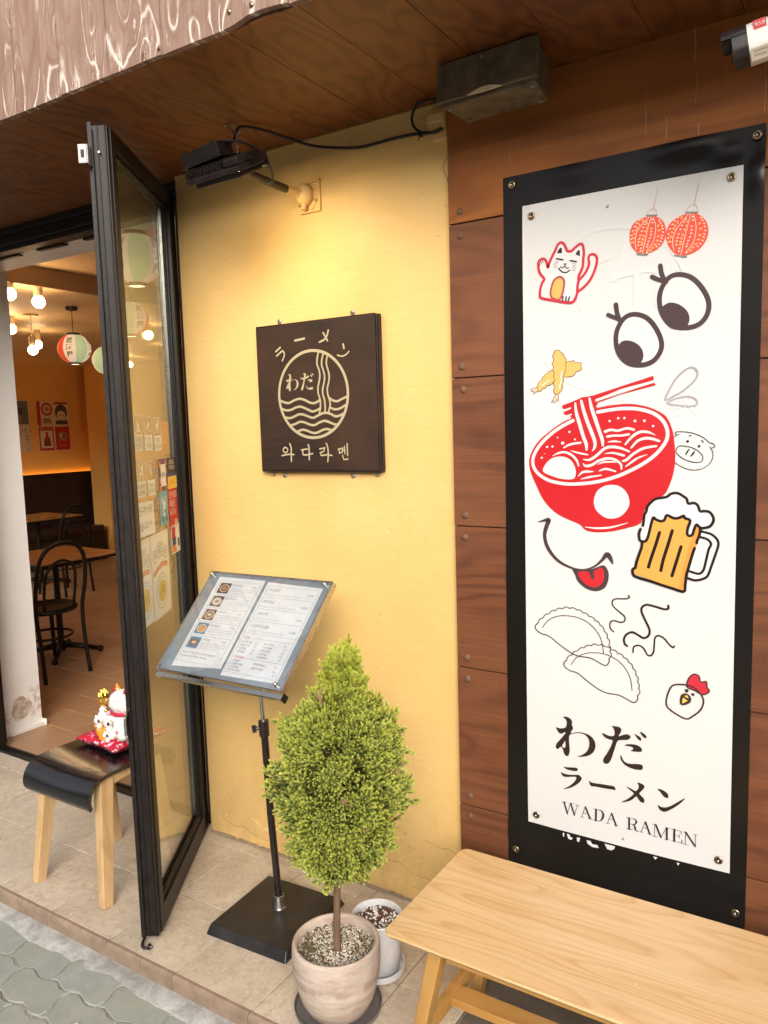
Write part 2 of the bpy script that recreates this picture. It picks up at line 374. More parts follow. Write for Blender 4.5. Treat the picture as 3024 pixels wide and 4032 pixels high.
# flat print outlines in tenths of a millimetre on the sheet they are printed on
ART={
'sign_motif':[('s','cream',1,7.8,[(991,2418),(1149,2357),(1361,2320),(1577,2393),(1816,2444),(2047,2393),(2249,2303),(2452,2275),(2659,2355)]),('s','cream',1,7.5,[(3071,2408),(3206,2331),(3377,2296),(3550,2355),(3786,2435)]),('s','cream',1,7.8,[(1019,2147),(1241,2077),(1455,2090),(1670,2164),(1880,2176),(2135,2085),(2337,2005),(2516,2031),(2666,2086)]),('s','cream',1,7.5,[(3068,2118),(3243,2044),(3464,2056),(3712,2164)]),('s','cream',1,7.7,[(1185,1839),(1386,1812),(1575,1860),(1762,1923),(1945,1917),(2174,1841),(2377,1794),(2585,1868),(2790,1933),(2940,1936),(3112,1890),(3282,1813),(3454,1831),(3569,1883)]),('s','cream',1,7.7,[(1372,1556),(1614,1612),(1802,1676),(2009,1650),(2212,1575),(2416,1550),(2624,1633),(2853,1679),(3075,1612),(3270,1547),(3393,1556)]),('s','cream',1,7.7,[(1658,1343),(1892,1408),(2099,1374),(2301,1301),(2506,1296),(2738,1380),(2916,1408),(3113,1364)]),('s','cream',1,6.3,[(2701,3953),(2635,3741),(2615,3544),(2682,3361),(2714,3181),(2679,2984),(2619,2788),(2619,2588),(2672,2426),(2692,2305),(2687,2105),(2627,1898)]),('s','cream',1,6.2,[(2908,3910),(2823,3688),(2804,3492),(2865,3310),(2906,3130),(2877,2933),(2813,2738),(2808,2539),(2861,2378),(2878,2218),(2881,2058),(2840,1931)]),('s','cream',1,6.2,[(3068,3828),(3005,3636),(3002,3479),(3054,3318),(3094,3119),(3061,2923),(3004,2768),(3000,2570),(3061,2389),(3092,2209),(3045,2052),(2999,1914)]),('c','cream',2,9.5,[(3814,2563),(3796,2787),(3744,3004),(3658,3212),(3541,3403),(3395,3573),(3225,3719),(3034,3836),(2826,3922),(2608,3974),(2385,3992),(2162,3974),(1944,3922),(1736,3836),(1545,3719),(1375,3573),(1229,3403),(1112,3212),(1026,3004),(974,2787),(956,2563),(974,2340),(1026,2122),(1112,1914),(1229,1723),(1375,1553),(1545,1407),(1736,1290),(1944,1204),(2162,1152),(2385,1134),(2608,1152),(2826,1204),(3034,1290),(3225,1407),(3395,1553),(3541,1723),(3658,1914),(3744,2122),(3796,2340)])],
'sign_katakana':[('l','cream',1,6.1,[(886,4071),(1092,4194)]),('l','cream',1,6.0,[(915,3925),(1176,4077)]),('s','cream',1,5.6,[(1176,4077),(1252,4003),(1235,3882),(1158,3745)]),('l','cream',1,7.7,[(1735,4368),(2125,4404)]),('s','cream',1,6.2,[(3123,4584),(3056,4415),(2952,4307),(2749,4237)]),('l','cream',1,6.1,[(2913,4525),(3073,4257)]),('l','cream',1,6.4,[(3689,4098),(3717,3965)]),('s','cream',1,5.2,[(3457,3768),(3610,3722),(3780,3756),(3903,3850)])],
'sign_hangul':[('c','cream',1,4.8,[(1128,824),(1222,769),(1207,686),(1118,645),(1039,687),(1038,771)]),('l','cream',1,4.8,[(1118,645),(1131,582)]),('s','cream',1,5.2,[(960,541),(1157,573),(1319,589),(1495,579)]),('s','cream',1,5.7,[(1328,943),(1375,830),(1375,622),(1365,350)]),('s','cream',1,5.1,[(1815,730),(1963,749),(2067,757)]),('s','cream',1,5.1,[(1889,729),(1881,577),(2058,568),(2293,607)]),('s','cream',1,5.5,[(2116,904),(2146,780),(2138,403)]),('l','cream',1,5.0,[(2592,755),(2811,790)]),('l','cream',1,4.5,[(2796,782),(2755,673)]),('l','cream',1,4.5,[(2601,633),(2755,669)]),('s','cream',1,5.0,[(2637,633),(2653,540),(2876,563),(3090,537)]),('s','cream',1,5.4,[(2873,934),(2927,792),(2937,570),(2906,340)]),('l','cream',1,4.4,[(3373,760),(3396,608)]),('l','cream',1,4.4,[(3347,736),(3540,774)]),('l','cream',1,4.4,[(3530,766),(3500,627)]),('l','cream',1,4.0,[(3391,616),(3505,631)]),('l','cream',1,4.0,[(3527,694),(3615,702)]),('l','cream',1,4.4,[(3602,837),(3610,586)]),('l','cream',1,4.8,[(3712,915),(3715,534)]),('l','cream',1,4.9,[(3520,535),(3554,407),(3720,414)])],
'brush_letter#0':[('f','ink',1,0.0,[(1100,3443),(1168,3469),(1250,3462),(1330,3422),(1371,3348),(1359,3265),(1397,3163),(1348,3072),(1332,3006),(1450,3051),(1597,3084),(1743,3080),(1875,3046),(1980,2964),(2037,2841),(2032,2692),(1967,2557),(1848,2451),(1689,2380),(1507,2348),(1636,2413),(1756,2514),(1827,2623),(1862,2752),(1857,2886),(1809,2984),(1717,3048),(1584,3055),(1450,3023),(1329,2973),(1283,2909),(1277,2826),(1282,2663),(1295,2501),(1275,2373),(1237,2307),(1177,2306),(1128,2356),(1096,2460),(1069,2524),(1028,2543),(981,2492),(931,2451),(889,2473),(882,2555),(918,2631),(1015,2761),(1111,2890),(1174,2992),(1139,2997),(1071,2945),(1002,2937),(939,2994),(879,3107),(948,3092),(1030,3094),(1126,3120),(1186,3164),(1208,3250),(1208,3332),(1176,3394)]),('f','white',2,0.0,[(1154,2742),(1170,2668),(1167,2579),(1134,2534),(1082,2554),(1069,2579),(1110,2656)])],
'brush_letter#1':[('f','ink',1,0.0,[(2496,3436),(2597,3450),(2698,3447),(2754,3405),(2749,3312),(2704,3225),(2689,3182),(2774,3220),(2874,3271),(2949,3280),(3009,3244),(3004,3186),(2937,3126),(2825,3098),(2687,3060),(2636,2987),(2586,2818),(2536,2648),(2485,2477),(2421,2357),(2344,2308),(2279,2327),(2259,2389),(2279,2474),(2344,2582),(2420,2731),(2484,2877),(2522,3031),(2420,3037),(2317,3070),(2253,3124),(2227,3186),(2330,3166),(2445,3140),(2552,3166),(2577,3240),(2567,3330),(2541,3392)]),('f','ink',1,0.0,[(3118,3331),(3184,3310),(3258,3272),(3303,3224),(3283,3168),(3234,3179),(3172,3245)]),('f','ink',1,0.0,[(3262,3418),(3343,3400),(3411,3354),(3439,3302),(3417,3262),(3368,3275),(3307,3333)]),('f','ink',1,0.0,[(2843,2949),(2926,2997),(3075,3027),(3198,3021),(3292,2974),(3322,2915),(3297,2858),(3175,2833),(3014,2821),(3070,2869),(3080,2923),(3025,2946),(2938,2947)]),('f','ink',1,0.0,[(2746,2649),(2782,2593),(2827,2510),(2903,2460),(3028,2455),(3177,2487),(3300,2493),(3349,2451),(3330,2363),(3252,2330),(3103,2324),(2953,2352),(2840,2407),(2764,2497),(2736,2584)])],
'katakana_letter#0':[('f','ink',1,0.0,[(1102,1964),(1189,1961),(1312,1982),(1447,2006),(1522,1995),(1522,1932),(1447,1901),(1311,1894),(1189,1905)]),('f','ink',1,0.0,[(1026,1781),(1106,1757),(1256,1754),(1446,1786),(1541,1812),(1608,1786),(1645,1712),(1581,1601),(1459,1477),(1310,1368),(1096,1276),(1241,1385),(1378,1513),(1468,1644),(1479,1729),(1338,1706),(1174,1664),(1078,1681)])],
'katakana_letter#1':[('f','ink',1,0.0,[(1850,1712),(1900,1680),(2006,1671),(2215,1687),(2422,1699),(2551,1702),(2602,1652),(2602,1604),(2500,1596),(2267,1582),(2058,1574),(1927,1558),(1874,1627)])],
'katakana_letter#2':[('f','ink',1,0.0,[(3209,1960),(3303,1955),(3377,1920),(3390,1857),(3329,1764),(3256,1662),(3305,1605),(3380,1538),(3392,1449),(3356,1411),(3294,1425),(3232,1490),(3177,1556),(3083,1454),(2958,1357),(2761,1287),(2907,1398),(3020,1505),(3107,1619),(3032,1681),(2956,1729),(2906,1771),(3031,1747),(3156,1702),(3225,1792),(3242,1875)])],
'katakana_letter#3':[('f','ink',1,0.0,[(3742,1905),(3838,1909),(3946,1870),(4011,1807),(4019,1718),(3972,1702),(3900,1729),(3815,1826)]),('f','ink',1,0.0,[(3751,1450),(3831,1417),(3926,1423),(4033,1467),(4151,1556),(4291,1681),(4449,1809),(4362,1672),(4222,1522),(4082,1396),(3940,1301),(3856,1301),(3783,1348)])],
'sign_hiragana':[('f','cream',1,0,[(1381,3271),(1412,3284),(1449,3280),(1486,3261),(1505,3224),(1500,3183),(1517,3133),(1495,3089),(1487,3056),(1541,3078),(1609,3095),(1676,3092),(1736,3076),(1784,3036),(1810,2975),(1808,2902),(1778,2836),(1724,2784),(1651,2749),(1567,2733),(1626,2765),(1681,2815),(1714,2868),(1730,2932),(1728,2997),(1706,3046),(1663,3077),(1603,3080),(1541,3065),(1486,3040),(1465,3009),(1462,2968),(1464,2888),(1470,2808),(1461,2746),(1444,2714),(1416,2713),(1394,2738),(1379,2788),(1366,2820),(1348,2829),(1326,2804),(1303,2784),(1284,2795),(1281,2835),(1297,2872),(1342,2936),(1386,2999),(1415,3050),(1399,3052),(1367,3026),(1336,3023),(1307,3050),(1280,3106),(1311,3098),(1349,3099),(1393,3112),(1420,3134),(1430,3176),(1431,3216),(1416,3247)]),('f','cream',1,0,[(2020,3267),(2067,3274),(2113,3273),(2139,3252),(2136,3207),(2116,3164),(2109,3143),(2148,3161),(2194,3186),(2228,3191),(2256,3173),(2253,3145),(2223,3115),(2171,3102),(2108,3083),(2085,3047),(2062,2964),(2039,2881),(2015,2797),(1986,2738),(1951,2714),(1921,2723),(1912,2754),(1921,2795),(1951,2848),(1986,2921),(2015,2993),(2032,3068),(1986,3071),(1939,3088),(1909,3114),(1897,3145),(1944,3135),(1997,3122),(2046,3135),(2058,3171),(2053,3215),(2041,3246)]),('f','cream',1,0,[(2305,3216),(2336,3205),(2370,3187),(2390,3163),(2381,3136),(2359,3141),(2330,3173)]),('f','cream',1,0,[(2372,3259),(2409,3250),(2440,3227),(2452,3201),(2442,3182),(2420,3188),(2392,3217)]),('f','cream',1,0,[(2180,3028),(2217,3052),(2286,3067),(2342,3063),(2385,3041),(2399,3012),(2388,2984),(2331,2971),(2258,2965),(2284,2989),(2288,3016),(2263,3027),(2223,3027)]),('f','cream',1,0,[(2135,2881),(2151,2854),(2172,2813),(2207,2788),(2264,2786),(2332,2802),(2389,2804),(2411,2784),(2403,2741),(2367,2725),(2299,2722),(2230,2735),(2178,2762),(2143,2806),(2131,2849)])],
'serif_lettering':[('l','ink',1,4.7,[(1121,888),(1219,565)]),('l','ink',1,1.4,[(1219,565),(1308,886)]),('l','ink',1,4.7,[(1321,895),(1427,573)]),('l','ink',1,1.4,[(1427,573),(1520,896)]),('l','ink',1,1.4,[(1061,882),(1193,892)]),('l','ink',1,1.4,[(1275,898),(1417,910)]),('l','ink',1,1.4,[(1471,896),(1566,897)]),('l','ink',1,1.4,[(1745,891),(1638,571)]),('l','ink',1,4.9,[(1753,893),(1886,585)]),('l','ink',1,1.4,[(1600,567),(1699,567)]),('l','ink',1,1.4,[(1825,577),(1937,573)]),('l','ink',1,1.4,[(1686,702),(1831,708)]),('l','ink',1,5.1,[(2058,898),(2053,567)]),('l','ink',1,1.3,[(1971,898),(2137,906)]),('l','ink',1,1.3,[(1971,568),(2124,569)]),('v','ink',1,0.0,[(2132,905,13),(2216,890,32),(2263,807,59),(2247,693,53),(2190,602,27),(2119,567,13)]),('l','ink',1,1.3,[(2491,886),(2380,575)]),('l','ink',1,4.7,[(2501,889),(2626,565)]),('l','ink',1,1.3,[(2341,567),(2437,573)]),('l','ink',1,1.3,[(2566,563),(2672,564)]),('l','ink',1,1.3,[(2429,707),(2569,711)]),('l','ink',1,4.9,[(2985,882),(2987,555)]),('l','ink',1,1.3,[(2910,876),(3098,884)]),('l','ink',1,1.3,[(2916,560),(3075,562)]),('v','ink',1,0.0,[(3086,892,13),(3156,877,31),(3181,825,49),(3156,752,31),(3099,718,13)]),('v','ink',1,0.0,[(2999,711,13),(3081,719,21),(3137,680,47),(3157,592,47),(3200,555,23),(3250,560,10)]),('l','ink',1,1.3,[(3421,874),(3312,561)]),('l','ink',1,4.6,[(3428,876),(3546,559)]),('l','ink',1,1.3,[(3282,558),(3366,559)]),('l','ink',1,1.3,[(3490,560),(3602,556)]),('l','ink',1,1.3,[(3360,699),(3498,700)]),('l','ink',1,1.3,[(3673,868),(3668,534)]),('l','ink',1,4.8,[(3702,868),(3838,548)]),('l','ink',1,1.3,[(3838,543),(3980,854)]),('l','ink',1,5.0,[(3992,852),(3995,532)]),('l','ink',1,1.3,[(3624,871),(3722,875)]),('l','ink',1,1.3,[(3620,531),(3749,534)]),('l','ink',1,1.2,[(3944,855),(4075,858)]),('l','ink',1,1.2,[(3928,525),(4067,533)]),('l','ink',1,5.0,[(4187,864),(4186,532)]),('l','ink',1,1.2,[(4111,857),(4359,857)]),('l','ink',1,1.2,[(4114,531),(4386,527)]),('l','ink',1,1.2,[(4219,698),(4314,702)]),('l','ink',1,1.7,[(4359,857),(4367,782)]),('l','ink',1,2.0,[(4385,618),(4379,525)]),('l','ink',1,1.2,[(4313,754),(4314,656)]),('l','ink',1,1.2,[(4474,854),(4469,516)]),('l','ink',1,4.6,[(4479,861),(4719,533)]),('l','ink',1,1.2,[(4724,859),(4729,531)]),('l','ink',1,1.2,[(4422,856),(4516,855)]),('l','ink',1,1.2,[(4410,520),(4550,520)]),('l','ink',1,1.2,[(4674,856),(4777,858)])],
'cat_drawing':[('f','white',1,0.0,[(1101,16636),(1183,16586),(1243,16469),(1277,16394),(1384,16370),(1492,16446),(1598,16512),(1671,16514),(1711,16439),(1730,16273),(1710,16087),(1697,15924),(1650,15816),(1590,15697),(1583,15558),(1562,15458),(1549,15294),(1522,15181),(1461,15073),(1366,15032),(1135,15076),(859,15151),(538,15246),(503,15335),(519,15491),(569,15642),(633,15738),(543,15854),(487,15965),(460,16112),(468,16203),(532,16272),(630,16272),(692,16186),(740,16024),(768,16124),(852,16293),(950,16459),(1019,16590)]),('c','crimson',2,7.3,[(1101,16636),(1183,16586),(1243,16469),(1277,16394),(1384,16370),(1492,16446),(1598,16512),(1671,16514),(1711,16439),(1730,16273),(1710,16087),(1697,15924),(1650,15816),(1590,15697),(1583,15558),(1562,15458),(1549,15294),(1522,15181),(1461,15073),(1366,15032),(1135,15076),(859,15151),(538,15246),(503,15335),(519,15491),(569,15642),(633,15738),(543,15854),(487,15965),(460,16112),(468,16203),(532,16272),(630,16272),(692,16186),(740,16024),(768,16124),(852,16293),(950,16459),(1019,16590)]),('f','white',1,0.0,[(1589,15582),(1690,15672),(1782,15774),(1848,15904),(1875,16001),(1855,16130),(1901,16199),(1993,16205),(2071,16125),(2077,15999),(2032,15830),(1953,15651),(1835,15489),(1702,15378),(1562,15292)]),('s','crimson',2,7.0,[(1589,15582),(1690,15672),(1782,15774),(1848,15904),(1875,16001),(1855,16130),(1901,16199),(1993,16205),(2071,16125),(2077,15999),(2032,15830),(1953,15651),(1835,15489),(1702,15378),(1562,15292)]),('p','ink',2,0.0,[(1098,16509),(1128,16495),(1133,16357),(1004,16368),(1002,16394),(1046,16471)]),('p','ink',2,0.0,[(1605,16379),(1625,16345),(1627,16209),(1504,16267),(1545,16343)]),('l','ink',2,4.3,[(976,16231),(1160,16176)]),('l','ink',2,4.2,[(1359,16128),(1528,16080)]),('l','mauve',2,2.8,[(948,16167),(1041,16148)]),('l','mauve',2,2.8,[(927,16122),(1010,16107)]),('l','mauve',2,2.8,[(904,16078),(982,16063)]),('l','mauve',2,2.8,[(896,16023),(978,16008)]),('l','mauve',2,2.8,[(1410,16042),(1510,16022)]),('l','mauve',2,2.8,[(1426,15984),(1510,15969)]),('l','mauve',2,2.8,[(1416,15930),(1503,15915)]),('l','mauve',2,2.8,[(1409,15873),(1497,15852)]),('p','ink',2,0.0,[(1173,16080),(1262,16071),(1255,16043),(1224,16031),(1187,16052)]),('s','ink',2,2.6,[(1087,16007),(1125,15976),(1173,15980),(1210,16020),(1227,15986),(1275,15939),(1315,15951)]),('s','ink',2,3.6,[(1036,15975),(1111,15883),(1200,15838),(1281,15844),(1342,15884)]),('c','plum',2,5.7,[(1090,15740),(1165,15673),(1192,15579),(1170,15414),(1122,15239),(1053,15150),(942,15162),(832,15233),(805,15340),(834,15493),(890,15642),(987,15727)]),('f','orange',1.5,0.0,[(1090,15734),(1165,15660),(1185,15580),(1164,15415),(1122,15252),(1053,15163),(942,15175),(846,15244),(819,15338),(847,15491),(904,15640),(1001,15719)]),('l','ink',2,4.0,[(1156,15216),(1146,15114)]),('l','ink',2,4.0,[(1244,15200),(1233,15085)]),('l','ink',2,4.0,[(1337,15183),(1296,15078)]),('l','ink',2.5,2.4,[(492,16171),(510,16112)]),('l','ink',2.5,2.4,[(525,16228),(552,16159)]),('l','ink',2.5,2.4,[(584,16248),(601,16185)])],
